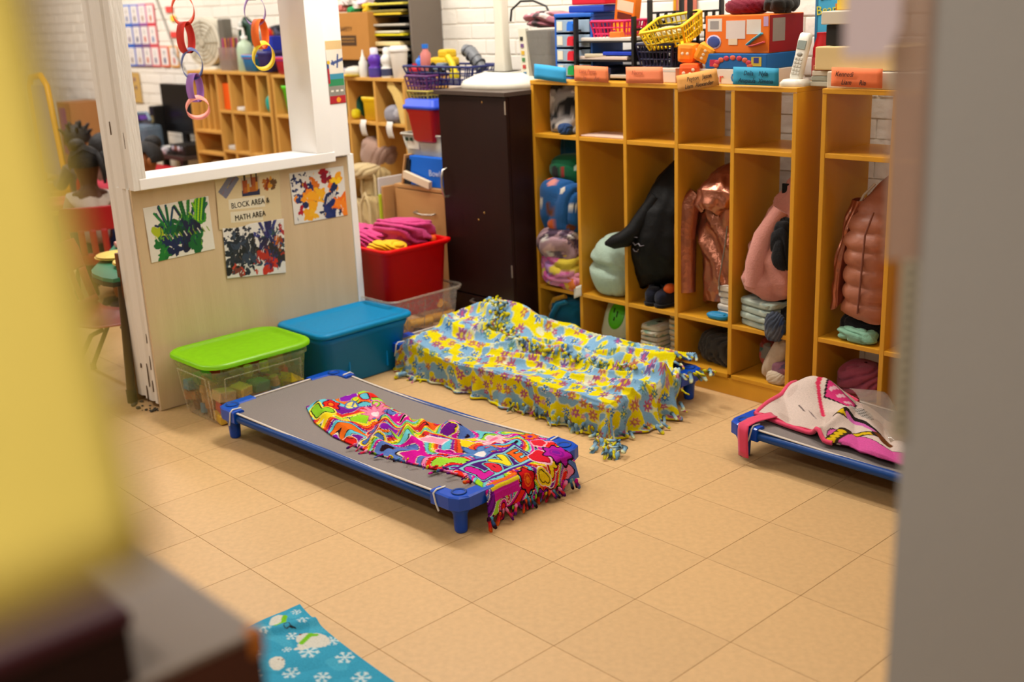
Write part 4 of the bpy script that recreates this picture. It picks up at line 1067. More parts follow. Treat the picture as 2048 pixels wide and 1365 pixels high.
# ------------------------------------------------------------------ clothes and bedding in the cubbies
m_clothp = mat('printed_cloth', rough=.88, spec=.12, attr=True, sheen=.15, noise=(160, .12), bump=(200, .25))
def cm(name, col, **k):
    return mat(name, col, .85, .15, noise=(90, .10), bump=(160, .25), sheen=.15, **k)
def lump_mesh(name, size, seed, painter=None, m=None, fold=.12, sq=.75, nu=72, nv=40, freq=9, flat=.0):
    """a soft heap of cloth: squarish ball with creases, flat underneath"""
    th = np.linspace(0, 2 * PI, nu); ph = np.linspace(-PI / 2 + .02, PI / 2 - .02, nv)
    T_, F_ = np.meshgrid(th, ph, indexing='ij')
    f = lambda a: np.sign(a) * np.abs(a) ** sq
    D = np.stack([f(np.cos(F_)) * f(np.cos(T_)), f(np.cos(F_)) * f(np.sin(T_)), f(np.sin(F_))], -1)
    d3 = np.stack([np.cos(F_) * np.cos(T_), np.cos(F_) * np.sin(T_), np.sin(F_)], -1)
    w_ = vnoise(d3, .38, seed, 3); r1 = 1 - np.abs(np.sin(d3 @ np.random.default_rng(seed).normal(size=3) * freq * .5 + 2.4 * vnoise(d3, .3, seed + 1, 2)))
    R = 1 + fold * (.7 * w_ - r1 ** 3 * .9)
    P = D * R[..., None] * np.array(size) / 2
    P[..., 2] = np.where(P[..., 2] < -size[2] * .42, -size[2] * .42, P[..., 2]) + size[2] * .42
    col = None
    if painter: col = painter(np.stack([P[..., 0] + .02 * w_, P[..., 2]], -1))
    return P, col
def lump(name, label, cat, loc, size, seed, m=None, painter=None, fold=.12, sq=.75, rot=(0, 0, 0), freq=9, group=None, parent=None):
    P, col = lump_mesh(name, size, seed, painter, m, fold, sq, freq=freq)
    o = gridmesh(name, P, col, m or m_clothp, parent)
    o.location = loc; o.rotation_euler = rot
    if parent is None: tag(o, label, cat, group)
    return o
def drape_strip(name, pts, width_vec, m, parent=None, wave=.006, n=26, k=9, thick=.003, painter=None):
    """a cloth strip following a path; width_vec gives half of the across direction"""
    c = poly_at(pts, np.linspace(0, 1, n)); wv = np.array(width_vec); P = np.zeros((n, k, 3))
    for j in range(k):
        t = j / (k - 1) * 2 - 1
        P[:, j] = c + wv * t + np.array((0, -1, .3)) * wave * math.sin(t * 5 + 1) + np.array((0, -1, 0)) * wave * np.sin(np.linspace(0, 9, n))[:, None] * .5
    return gridmesh(name, P, None, m, parent, thick=thick)

def dog_print(uv):
    p = Paint(uv, '#8f8a88'); n = vnoise(uv.reshape(-1, 2), 5.5, 61, 3); q = vnoise(uv.reshape(-1, 2), 6.5, 62, 3)
    p.put(n > .15, '#17171a'); p.put(n < -.42, '#d2cdc8'); p.put(q > .5, '#2b2c30'); p.put(q < -.6, '#b9b2aa'); return p.out()
def ball_print(uv):
    p = Paint(uv, '#1f5590')
    for k, (c, r, col) in enumerate((((-.02, .215), .018, '#d88a80'), ((-.075, .13), .018, '#d8cdbb'), ((-.03, .10), .026, '#6a3a1e'), ((.09, .12), .022, '#d9d6cc'), ((.10, .115), .012, '#1a1c20'), ((-.02, .02), .035, '#d2601c'), ((-.06, .24), .025, '#d2601c'), ((.05, .19), .016, '#d8cdbb'), ((-.11, .08), .016, '#b8702c'), ((.07, .03), .02, '#6a3a1e'))):
        p.disc(c, r, col, r * .75, k)
    return p.out()
def green_print(uv):
    p = Paint(uv, '#0c5a38'); p.disc((-.03, .055), .016, '#1a1c1c', .03); p.disc((.01, .06), .01, '#a01c24', .025); p.disc((.075, .08), .014, '#bfdcd0', .009, .8); p.disc((-.02, .02), .01, '#d0b81c'); return p.out()
def floral(base, cols, seed, sc=7):
    def f(uv):
        p = Paint(uv, base); u = uv.reshape(-1, 2)
        for k, c in enumerate(cols): p.put(vnoise(u + k * 1.7, sc, seed + k, 2) > .38, c)
        return p.out()
    return f
lump('dog_blanket', 'black, grey and white printed fleece stuffed in the top left cubby', 'blanket', (-.155, 2.19, .967), (.215, .2, .245), 71, painter=dog_print, fold=.16, sq=.55)
lump('denim_cloth', 'small dark blue denim cloth at the bottom of the top left cubby', 'cloth', (-.115, 2.075, .967), (.07, .05, .05), 72, cm('denim_blue', '#26406c'))
lump('teal_cloth', 'teal cloth hanging at the back of the left cubby above the green one', 'cloth', (-.17, 2.24, .79), (.20, .13, .185), 73, cm('dark_teal_cloth', '#0f4c66'), fold=.1, sq=.6)
lump('green_cloth', 'dark green cloth with a red patch over the blue ball blanket', 'cloth', (-.15, 2.15, .745), (.21, .15, .14), 74, painter=green_print, fold=.08)
lump('ball_blanket', 'blue fleece printed with sports balls in the left cubby', 'blanket', (-.155, 2.13, .545), (.245, .225, .255), 75, painter=ball_print, fold=.14, sq=.62, freq=7)
lump('plaid_blanket', 'dusty pink and grey fringed blanket under the blue ball blanket', 'blanket', (-.16, 2.10, .42), (.235, .2, .17), 76, painter=floral('#a5858c', ['#c8a4a0', '#6a5a68', '#cfc6c0', '#4a3648'], 81, 9), fold=.2)
lump('pink_floral_blanket', 'bright pink and lilac fleece bulging from the left cubby', 'blanket', (-.15, 2.11, .305), (.24, .22, .19), 77, painter=floral('#cf4f97', ['#d87ab0', '#a878b8', '#d8c040', '#d68ab0'], 85, 6), fold=.2, freq=6)
lump('dark_bag', 'black cloth bag in the corner under the pink fleece', 'bag', (-.225, 2.12, .292), (.1, .12, .09), 78, cm('black_cloth', '#141316'))
lump('orange_pink_cloth', 'orange and pink cloth peeking out under the pink fleece', 'cloth', (-.09, 2.065, .293), (.12, .07, .09), 79, painter=floral('#d8762c', ['#d98aa0', '#d8b040', '#c86a80'], 91, 10), fold=.2)
def slip(x, z):
    P = np.zeros((10, 6, 3))
    for i in range(10):
        for j in range(6): P[i, j] = (x + .045 * (i / 9 - .5), 2.042 - .004 * math.sin(i * .4), z + .05 * (j / 5 - .5) + .02 * (i / 9))
    return P
o = gridmesh('care_label', slip(-.035, .285), None, mat('white_paper', '#d8d4cc', .7, noise=(30, .03)), None, thick=.001); tag(o, 'white cloth label hanging over the shelf edge below the pink fleece', 'label')
# backpack in the lower left cubby
bp = thing('backpack', 'teal and yellow backpack lying in the bottom left cubby', 'backpack', (-.15, 2.15, .09))
P_, _ = lump_mesh('x', (.2, .2, .17), 95, fold=.08, sq=.6)
o = gridmesh('bag_body', P_, None, cm('teal_nylon', '#0d5a7a'), bp)
MB().tube([(-.095, -.04, .03), (-.09, -.07, .09), (-.05, -.085, .14), (.02, -.085, .165)], .012, 8, flat=.6).build('yellow_trim', cm('mustard_trim', '#c8901c'), bp)
MB().tube([(-.05, -.105, .02), (-.045, -.11, .07), (.0, -.115, .13), (.05, -.11, .15)], .014, 8, flat=.5).build('strap', cm('blue_strap', '#0f6f9a'), bp)
MB().tube([(-.055, -.118, .035), (-.055, -.122, .035)], .014, 14).build('buckle', cm('mustard_trim', '#c8901c'), bp)
# second column
o = MB().box(-.011, .228, 2.06, 2.2, .9655, .972, bev=.002).build('paper_stack', mat('pale_pink_paper', '#d8b8a4', .8, noise=(20, .04))); tag(o, 'pale pink papers lying in the second upper cubby', 'paper')
mp = thing('mint_cushion', 'plump mint green cushion stuffed in the second cubby', 'cushion', (.105, 2.16, .296))
P_, _ = lump_mesh('x', (.242, .25, .285), 102, fold=.05, sq=.8, freq=3)
P_[..., 0] *= 1 - .28 * sstep(.12, .27, P_[..., 2]); P_[..., 2] -= .018 * np.exp(-((P_[..., 2] - .135 + P_[..., 0] * .2) / .016) ** 2) * 0
P_[..., 1] += .035 * np.exp(-((P_[..., 2] - .125 + P_[..., 0] * .12) / .014) ** 2) * (P_[..., 1] < 0)
gridmesh('cushion_cover', P_, None, cm('mint_fleece', '#a9bfae'), mp)
wp = thing('wipes_pack', 'white wipes pack with bright green oval lid leaning in the bottom cubby', 'wipes pack', (.10, 2.14, .086)); wp.rotation_euler = (-.42, 0, .12)
MB().rloft([(.14, .05, .0, .02), (.15, .075, .02, .03), (.15, .08, .1, .03), (.145, .07, .165, .03), (.11, .02, .19, .009)]).build('pack', mat('pale_green_wrap', '#c2ccae', .4, noise=(18, .15)), wp)
MB().ell((0, -.038, .095), (.042, .012, .062), 20, 10).build('lid', mat('bright_green_lid', '#54c21c', .35), wp)
for (a, b, c) in ((-.012, .115, .02), (.006, .10, .026), (-.004, .078, .016)):
    MB().box(a, a + .005, -.0512, -.0495, b - c / 2, b + c / 2).build('dark_print', m_ink, wp)
lump('navy_sock', 'tiny navy cloth beside the wipes pack', 'cloth', (.19, 2.075, .086), (.05, .05, .035), 104, cm('navy_cloth', '#1c2240'))
# third column: black coat, shoes, diapers
def coat_loft(rows, seed, n=64, fold=.06, crease=.009):
    """rows: (z, x0, x1, ydepth, yc)"""
    rows = np.array(rows, float)[::-1]
    z = np.linspace(rows[0, 0], rows[-1, 0], 60); X0 = np.interp(z, rows[:, 0], rows[:, 1]); X1 = np.interp(z, rows[:, 0], rows[:, 2])
    D = np.interp(z, rows[:, 0], rows[:, 3]); YC = np.interp(z, rows[:, 0], rows[:, 4])
    a = np.linspace(0, 2 * PI, n); P = np.zeros((len(z), n, 3)); r = np.random.default_rng(seed)
    ph = r.random(4) * 6
    for i in range(len(z)):
        w_ = 1 + fold * (np.sin(5 * a + ph[0] + z[i] * 6) * .5 + np.sin(9 * a + ph[1] - z[i] * 9) * .4 + np.sin(3 * a + ph[2] + z[i] * 23) * .25)
        c_, s_ = np.cos(a), np.sin(a)
        P[i, :, 0] = (X0[i] + X1[i]) / 2 + (X1[i] - X0[i]) / 2 * np.sign(c_) * np.abs(c_) ** .8 * w_
        P[i, :, 1] = YC[i] + D[i] / 2 * np.sign(s_) * np.abs(s_) ** .8 * w_
        P[i, :, 2] = z[i] + .012 * np.sin(2 * a + ph[3]) * (1 - i / len(z))
    # creases: sharp diagonal folds pushed in and out along the outline
    cen = P.mean(axis=1, keepdims=True); d = P - cen; d[..., 2] = 0
    q = np.stack([P[..., 0] * 1.0 + P[..., 2] * .35, P[..., 1], P[..., 2] * .6], -1)
    k = (1 - 2 * np.abs(vnoise(q, 5.0, seed + 40, 3))) * crease
    return P + d / (np.linalg.norm(d, axis=-1, keepdims=True) + 1e-6) * k[..., None]
bc = thing('black_coat', 'black puffed coat hanging from a hook in the third cubby', 'coat', (.37, 2.2, .35))
m_blackcoat = mat('black_nylon', '#070708', .6, .2, noise=(20, .3), bump=(30, .3))
P_ = coat_loft([(.90, .375, .42, .06, 2.27), (.86, .335, .45, .12, 2.24), (.78, .285, .47, .16, 2.2), (.68, .255, .475, .2, 2.17), (.58, .225, .478, .22, 2.16), (.50, .205, .478, .22, 2.16), (.42, .215, .45, .2, 2.17), (.37, .225, .40, .15, 2.18), (.345, .235, .30, .09, 2.17)], 3)
P_[..., 0] = np.maximum(P_[..., 0], .256); gridmesh('coat_body', P_ - np.array(bc.location), None, m_blackcoat, bc)
MB().tube([(.35, 2.12, .74), (.31, 2.09, .66), (.28, 2.07, .60), (.245, 2.045, .565), (.19, 2.035, .545), (.150, 2.03, .535)], [.035, .045, .05, .045, .036, .012], 12, flat=.8).xf(Matrix.Translation(-bc.location)).build('sleeve', m_blackcoat, bc)
MB().tube([(.43, 2.28, .955), (.42, 2.275, .92), (.41, 2.27, .885)], .004, 6).xf(Matrix.Translation(-bc.location)).build('hanging_loop', m_blackcoat, bc)
m_silverprint = mat('grey_foil_print', '#6a6468', .5)
for (pts) in ([(.262, .62), (.262, .60), (.285, .598)], [(.262, .575), (.275, .565), (.29, .575), (.30, .565), (.32, .57)], [(.262, .55), (.27, .54), (.285, .54), (.29, .55)]):
    MB().tube([(x + .03, 2.036 + .0 * z, z - .02) for x, z in pts], .005, 6, flat=.4).xf(Matrix.Translation(-bc.location)).build('grey_print', m_silverprint, bc)
for k, (x, z, a) in enumerate(((.335, .293, .3), (.405, .293, -.1))):
    s_ = thing('small_shoe', ['navy child shoe under the black coat, the one further left', 'navy child shoe under the black coat with orange and white print'][k], 'shoe', (x, 2.12, z), a)
    MB().rloft([(.055, .13, 0, .025), (.06, .135, .012, .027)]).build('sole', cm('dark_sole', '#15151c'), s_)
    P_, _ = lump_mesh('x', (.062, .13, .085), 110 + k, fold=.05); P_[..., 2] += .01; P_[..., 2] *= np.where(P_[..., 1] < 0, .8, 1)
    gridmesh('upper', P_, None, cm('navy_knit', '#1b1d2c'), s_)
    if k: MB().ell((0.02, -.01, .075), (.022, .03, .02), 12, 8).build('print_patch', mat('orange_patch', '#d25a1c', .7, noise=(40, .3)), s_)
lump('white_print_cloth', 'white and orange printed cloth behind the navy shoes', 'cloth', (.43, 2.19, .30), (.06, .08, .12), 113, painter=floral('#c8c2b8', ['#d25a1c', '#b8b0a8'], 96, 16))
def diaper(name, label, loc, size, seed, n, group, m, rz=0):
    """stack of folded diapers: each one a soft folded pad"""
    for k in range(n):
        P_, c_ = lump_mesh('x', (size[0], size[1], size[2] * 1.12), seed + k, painter=m, fold=.06, sq=.42)
        o = gridmesh(name, P_, c_, m_clothp); o.location = (loc[0] + random.uniform(-.003, .003), loc[1] + random.uniform(-.004, .004), loc[2] + k * size[2]); o.rotation_euler = (0, 0, rz + random.uniform(-.04, .04))
        tag(o, label % ['lowest', 'second from below', 'third from below', 'fourth from below', 'fifth from below', 'sixth from below', 'seventh from below'][k], 'diaper', group)
dp = floral('#cdc4ac', ['#c8a878', '#88a890', '#d8d2c4'], 97, 14)
diaper('folded_diaper', 'patterned folded diaper, %s in the left stack of the third bottom cubby', (.335, 2.15, .086), (.105, .15, .023), 120, 5, 'diapers stacked in the third bottom cubby', dp)
diaper('folded_diaper', 'patterned folded diaper, %s in the taller right stack of the third bottom cubby', (.44, 2.2, .086), (.09, .15, .0245), 130, 7, 'diapers stacked in the third bottom cubby', dp)
# fourth column: metallic jacket, white diapers, dark clothes
mj = thing('metallic_jacket', 'shiny rose gold jacket with hood hanging in the fourth cubby', 'jacket', (.62, 2.2, .33))
m_rose = mat('rose_gold_foil', '#b07058', .3, .6, metal=.8, bump=(16, .9), noise=(6, .12))
P_ = coat_loft([(.885, .64, .665, .03, 2.27), (.83, .59, .69, .08, 2.24), (.785, .545, .715, .12, 2.2), (.73, .52, .735, .14, 2.19), (.64, .535, .738, .13, 2.18), (.5, .545, .735, .13, 2.18), (.40, .56, .72, .12, 2.18), (.335, .575, .69, .1, 2.18)], 8, fold=.10, crease=.016)
gridmesh('jacket_body', P_ - np.array(mj.location), None, m_rose, mj)
MB().tube([(.545, 2.13, .765), (.516, 2.11, .72), (.508, 2.10, .62), (.510, 2.10, .50), (.512, 2.10, .37)], [.022, .03, .03, .028, .026], 12, flat=1.5).xf(Matrix.Translation(-mj.location)).build('sleeve', m_rose, mj)
Ph = coat_loft([(.895, .642, .665, .03, 2.25), (.85, .60, .70, .08, 2.18), (.79, .56, .73, .1, 2.13), (.735, .57, .70, .08, 2.11), (.71, .60, .66, .04, 2.1)], 9, fold=.12, crease=.014)
gridmesh('hood', Ph - np.array(mj.location), None, m_rose, mj)
MB().tube([(.712, 2.10, .66), (.705, 2.095, .58), (.69, 2.095, .5), (.675, 2.1, .44), (.67, 2.11, .39)], .005, 6, flat=.6).xf(Matrix.Translation(-mj.location)).build('zip', mat('grey_zip', '#8a8684', .4, metal=.6), mj)
diaper('white_diaper', 'white folded diaper, %s in the stack beside the rose gold jacket', (.705, 2.17, .291), (.1, .12, .026), 140, 5, 'white diapers under the rose gold jacket', floral('#d8d2c6', ['#d8d2c6', '#cfc2b4', '#9ab0c4'], 99, 14))
lump('blue_sandal', 'bright blue rubber sandal at the shelf edge under the white diapers', 'sandal', (.69, 2.085, .291), (.1, .05, .03), 146, mat('blue_rubber', '#0f7fb0', .5), fold=.15)
lump('dark_clothes', 'crumpled dark grey clothes in the fourth bottom cubby', 'clothes', (.645, 2.18, .086), (.225, .2, .14), 147, cm('charcoal_cloth', '#3c3833'), fold=.25, freq=12)
lump('red_cloth', 'dark red cloth behind the grey clothes', 'cloth', (.64, 2.27, .13), (.12, .08, .11), 148, cm('dark_red_cloth', '#8a0f14'), fold=.15)
# fifth column: pink coat, folded things
pc = thing('pink_coat', 'pale pink fleece coat with black lining hanging in the fifth cubby', 'coat', (.9, 2.2, .41))
m_pinkc = cm('blush_fleece', '#c08276')
P_ = coat_loft([(.895, .95, .99, .04, 2.27), (.83, .90, 1.0, .1, 2.24), (.73, .855, 1.005, .15, 2.2), (.63, .82, 1.01, .18, 2.17), (.55, .79, 1.01, .2, 2.16), (.48, .778, 1.01, .2, 2.15), (.44, .79, 1.0, .18, 2.15), (.415, .83, .98, .13, 2.15)], 12, fold=.06, crease=.015)
gridmesh('coat_body', P_ - np.array(pc.location), None, m_pinkc, pc)
MB().tube([(.93, 2.13, .74), (.885, 2.09, .64), (.865, 2.075, .54), (.858, 2.07, .455)], [.04, .05, .052, .045], 12, flat=.8).xf(Matrix.Translation(-pc.location)).build('sleeve', m_pinkc, pc)
P_ = coat_loft([(.48, .79, .99, .16, 2.16), (.43, .80, .98, .16, 2.16), (.395, .84, .97, .12, 2.16)], 13)
gridmesh('black_lining', P_ - np.array(pc.location), None, MATS['black_nylon'], pc)
P_, _ = lump_mesh('x', (.09, .09, .2), 150, fold=.2); gridmesh('fur_trim', P_ + np.array((.965, 2.10, .53)) - np.array(pc.location), None, cm('black_fur', '#121215'), pc)
MB().box(.90, .93, 2.175, 2.182, .79, .83, bev=.003).xf(Matrix.Translation(-pc.location)).build('black_badge', MATS['black_nylon'], pc)
diaper('mint_folded_cloth', 'mint patterned folded cloth, %s in the pile under the pink coat', (.885, 2.13, .291), (.185, .15, .027), 152, 4, 'folded mint cloths under the pink coat', floral('#a4b0a2', ['#bcc4b4', '#8f9d94'], 103, 16), rz=-.2)
o = lump('denim_shorts', 'dark grey denim shorts spilling over the shelf edge under the pink coat', 'shorts', (.965, 2.06, .262), (.085, .06, .125), 158, painter=floral('#3d4350', ['#2c3a58', '#55565c'], 106, 12), fold=.2)
lump('black_cloth', 'black cloth behind the denim shorts', 'cloth', (.98, 2.13, .291), (.07, .1, .1), 159, cm('black_cloth', '#141316'))
lump('cream_slipper', 'cream quilted boot slipper leaning in the fifth bottom cubby', 'slipper', (.905, 2.11, .10), (.075, .085, .2), 160, cm('cream_quilt', '#b9a48c'), fold=.06, rot=(0, .45, .2))
lump('red_green_hat', 'red and green knitted hat behind the cream slipper', 'hat', (.875, 2.19, .12), (.11, .1, .12), 161, painter=floral('#8a3a30', ['#2f5a54', '#b04a3a', '#7a7468'], 108, 12), fold=.15)
lump('grey_cloth', 'grey cloth at the back of the fifth bottom cubby', 'cloth', (.965, 2.24, .086), (.1, .12, .17), 162, cm('grey_cloth', '#6a645c'))
lump('pink_sock_pile', 'mauve and pink cloth roll beside the cream slipper', 'cloth', (.975, 2.11, .12), (.08, .08, .06), 163, painter=floral('#8a5a6a', ['#b8748a', '#5a4a62'], 110, 18), fold=.15)
lump('cream_roll', 'cream rolled cloth at the front of the fifth bottom cubby', 'cloth', (.965, 2.085, .086), (.085, .06, .055), 164, cm('cream_cloth', '#c8b49a'), fold=.1)
# right unit
pf = thing('puffer_jacket', 'dusty pink quilted puffer jacket hanging in the right cubby unit', 'jacket', (1.29, 2.2, .4))
m_puff = mat('dusty_pink_nylon', '#a8684e', .42, .4, noise=(10, .12), bump=(22, .4))
P_ = coat_loft([(.885, 1.29, 1.34, .05, 2.25), (.82, 1.24, 1.37, .12, 2.22), (.74, 1.21, 1.385, .16, 2.18), (.66, 1.20, 1.388, .18, 2.16), (.55, 1.205, 1.388, .18, 2.16), (.45, 1.20, 1.388, .18, 2.16), (.395, 1.195, 1.385, .16, 2.16)], 15, fold=.03, crease=.004)
zz = P_[..., 2:3]; cen = P_.mean(axis=1, keepdims=True)
q = np.abs(np.sin((zz - .39) / .062 * PI)) ** .5
P_[..., :2] = cen[..., :2] + (P_[..., :2] - cen[..., :2]) * (.84 + .18 * q)
gridmesh('jacket_body', P_ - np.array(pf.location), None, m_puff, pf)
Ps_ = coat_loft([(.80, 1.20, 1.25, .06, 2.18), (.7, 1.185, 1.22, .08, 2.15), (.55, 1.172, 1.205, .08, 2.14), (.42, 1.165, 1.20, .08, 2.14)], 16, fold=.12)
gridmesh('lining', Ps_ - np.array(pf.location), None, MATS['rose_gold_foil'], pf)
MB().tube([(1.275, 2.18, .86), (1.245, 2.16, .82), (1.225, 2.15, .77), (1.205, 2.14, .755), (1.20, 2.14, .72)], .005, 6).xf(Matrix.Translation(-pf.location)).build('white_cord', mat('white_cord', '#b8ac9c', .7), pf)
MB().tube([(1.33, 2.08, .78), (1.31, 2.066, .70), (1.305, 2.066, .60), (1.30, 2.066, .50), (1.295, 2.066, .42)], .004, 6).xf(Matrix.Translation(-pf.location)).build('seam', mat('dark_seam', '#7a4636', .6), pf)
lump('black_clothes', 'black crumpled clothes under the puffer jacket', 'clothes', (1.28, 2.16, .312), (.19, .14, .1), 170, cm('black_cloth', '#141316'), fold=.2)
lump('mint_cloth', 'mint green cloth with dark edge on the shelf under the puffer jacket', 'cloth', (1.29, 2.09, .312), (.15, .075, .055), 171, cm('mint_cloth', '#7fae94'), fold=.25)
lump('pink_clothes', 'dark pink crumpled clothes in the bottom of the right cubby unit', 'clothes', (1.28, 2.17, .086), (.2, .17, .13), 172, cm('raspberry_cloth', '#a04a5a'), fold=.25, freq=14)
lump('brown_clothes', 'rust brown cloth behind the dark pink clothes', 'clothes', (1.22, 2.26, .09), (.1, .08, .1), 173, cm('rust_cloth', '#7a2f1c'), fold=.2)
# clothes heaped in the red tote and stuff in the clear tote
m_pinkj = cm('raspberry_pink', '#c23a76'); m_pinkl = cm('light_pink_lining', '#d88a92')
o = lump('pink_shirt', 'bright pink folded top piled at the far end of the red tote', 'clothes', (-.86, 1.76, .47), (.25, .23, .12), 180, m_pinkj, fold=.3, freq=12, sq=.6)
o = lump('pink_jacket', 'pink jacket with pale lining slumped over the near end of the red tote', 'clothes', (-.98, 1.62, .475), (.27, .21, .07), 181, m_pinkj, fold=.34, freq=12, sq=.6, rot=(.05, .12, .2))
lump('pink_lining', 'pale pink fabric edge on top of the red tote pile', 'clothes', (-1.02, 1.615, .51), (.18, .12, .025), 182, m_pinkl, fold=.2, rot=(0, .12, .2))
lump('yellow_shirt', 'yellow cloth at the near corner of the red tote', 'clothes', (-.79, 1.585, .455), (.18, .13, .055), 183, cm('bright_yellow', '#e0b010'), fold=.28, rot=(0, 0, .4))
lump('purple_cloth', 'dark purple cloth between pink tops in the red tote', 'clothes', (-.80, 1.81, .46), (.10, .07, .05), 184, cm('plum_cloth', '#4a1030'), fold=.15)
lump('orange_toy', 'small orange plastic piece at the rim of the red tote', 'toy', (-.745, 1.825, .468), (.035, .03, .035), 185, mat('orange_plastic', '#e8601c', .4), fold=.05)
for k, (x, y, z, L, a, col) in enumerate(((-.74, 1.58, .13, .14, .2, '#d39a1c'), (-.70, 1.66, .12, .16, 1.3, '#d39a1c'), (-.70, 1.80, .12, .16, 1.5, '#c88a18'), (-.72, 1.85, .16, .1, 2.0, '#d09018'), (-.76, 1.55, .05, .1, .6, '#8a2a1c'), (-.72, 1.74, .05, .14, .3, '#4a3020'))):
    o = MB().tube([(-L / 2, 0, 0), (L / 2, 0, 0)], .021, 10).build('toy_tube', mat('toy_' + col[1:], col, .5)); o.location = (x, y, z); o.rotation_euler = (0, .5 if k == 3 else 0, a)
    tag(o, ['mustard toy tube at the near corner inside the lower clear tote', 'mustard toy tube along the near side of the lower clear tote', 'amber toy tube in the middle of the lower clear tote', 'mustard toy tube standing at the far end of the lower clear tote', 'red toy tube at the bottom of the lower clear tote', 'brown toy tube at the bottom of the lower clear tote'][k], 'toy', 'toy tubes in the lower clear tote')
# ------------------------------------------------------------------ small object builders
def pm(col, rough=.45, **k): return mat('plastic_' + col[1:], col, rough, .4, noise=(12, .05), **k)
def cardm(col): return mat('card_box_' + col[1:], col, .6, .25, noise=(25, .05))
def basket(label, loc, w_, d, h, col, rz=0, rot=None, group=None, bars=7, taper=.84, solid=False, name='basket'):
    t = thing(name, label, 'basket', loc, rz, group)
    if rot: t.rotation_euler = rot
    m = pm(col)
    MB().rloft([(w_ * taper, d * taper, 0, .015), (w_ * taper, d * taper, .006, .015)]).build('base', m, t)
    rim = MB(); out = rim.rrect(w_, d, h, .02)
    rim.tube([tuple(p) for p in out] + [tuple(out[0])], .006, 6)
    rim.build('rim', m, t)
    if solid:
        MB().rloft([(w_ * taper, d * taper, .002, .02), (w_, d, h, .025), (w_ - .006, d - .006, h, .025), (w_ * taper - .006, d * taper - .006, .006, .02)]).build('tub', m, t)
        return t
    la = MB()
    for (ax, ln, oth) in (('x', w_, d), ('y', d, w_)):
        for sgn in (-1, 1):
            for k in range(bars + 1):
                f = (k / bars - .5)
                a = (f * ln * taper * .96, sgn * oth * taper / 2); b = (f * ln * .96, sgn * oth / 2)
                if ax == 'y': a = a[::-1]; b = b[::-1]
                la.tube([(a[0], a[1], .003), (b[0], b[1], h)], .0035, 4)
    for f in (.33, .66):
        s_ = taper + (1 - taper) * f; o = la.rrect(w_ * s_, d * s_, h * f, .015)
        la.tube([tuple(p) for p in o] + [tuple(o[0])], .0032, 4)
    la.build('lattice_side', m, t)
    return t
def boxy(name, label, cat, x0, x1, y0, y1, z0, z1, col, patches=(), rz=0, group=None, m=None, bev=.003):
    """a carton with printed panels: patches = (face, u0, u1, v0, v1, colour), face 'f' front (-Y), 's' side (+X), 't' top"""
    cx, cy = (x0 + x1) / 2, (y0 + y1) / 2
    t = thing(name, label, cat, (cx, cy, z0), rz, group)
    w_, d, h = x1 - x0, y1 - y0, z1 - z0
    MB().box(-w_ / 2, w_ / 2, -d / 2, d / 2, 0, h, bev=bev).build('carton' if cat == 'box' else 'body', m or cardm(col), t)
    for k, (f, u0, u1, v0, v1, c) in enumerate(patches):
        e = .0006 + .0004 * (k % 4)
        b = MB()
        if f == 'f': b.box(-w_ / 2 + u0 * w_, -w_ / 2 + u1 * w_, -d / 2 - e, -d / 2, v0 * h, v1 * h)
        elif f == 's': b.box(w_ / 2, w_ / 2 + e, -d / 2 + u0 * d, -d / 2 + u1 * d, v0 * h, v1 * h)
        else: b.box(-w_ / 2 + u0 * w_, -w_ / 2 + u1 * w_, -d / 2 + v0 * d, -d / 2 + v1 * d, h, h + e)
        b.build('printed_panel', cardm(c), t)
    return t
def bottle(label, loc, prof, col, cap=None, capcol='#e8e4dc', band=None, group=None, name='bottle', n=16):
    t = thing(name, label, 'bottle', loc, 0, group)
    MB().lathe(prof, 0, 0, n).build('body', pm(col, .4), t)
    if cap: MB().lathe(cap, 0, 0, n).build('cap', pm(capcol, .4), t)
    if band: MB().lathe([(band[0], band[1]), (band[0], band[2])], 0, 0, n, cap=False).build('label_band', pm(band[3], .5), t)
    return t

# ------------------------------------------------------------------ on the dark cabinet
m_ivory = mat('ivory_plastic', '#d8d2c0', .4, .4, noise=(6, .04))
t = thing('fan_stand', 'ivory plastic stand with round base and square pole on the dark cabinet', 'stand', (-.545, 2.13, 1.15))
MB().rloft([(.40, .32, 0, .15), (.41, .33, .012, .155), (.39, .31, .032, .15), (.26, .19, .058, .09), (.15, .12, .068, .05)]).build('base', m_ivory, t)
MB().rloft([(.22, .14, .0535, .06), (.2, .12, .068, .05)]).build('inset_panel', mat('grey_inset', '#b4aea2', .5), t)
MB().rloft([(.075, .06, .06, .012), (.056, .05, .16, .01), (.054, .048, .46, .01), (.054, .048, 1.0, .01)], cx=-.02, cy=.02).build('pole', m_ivory, t)
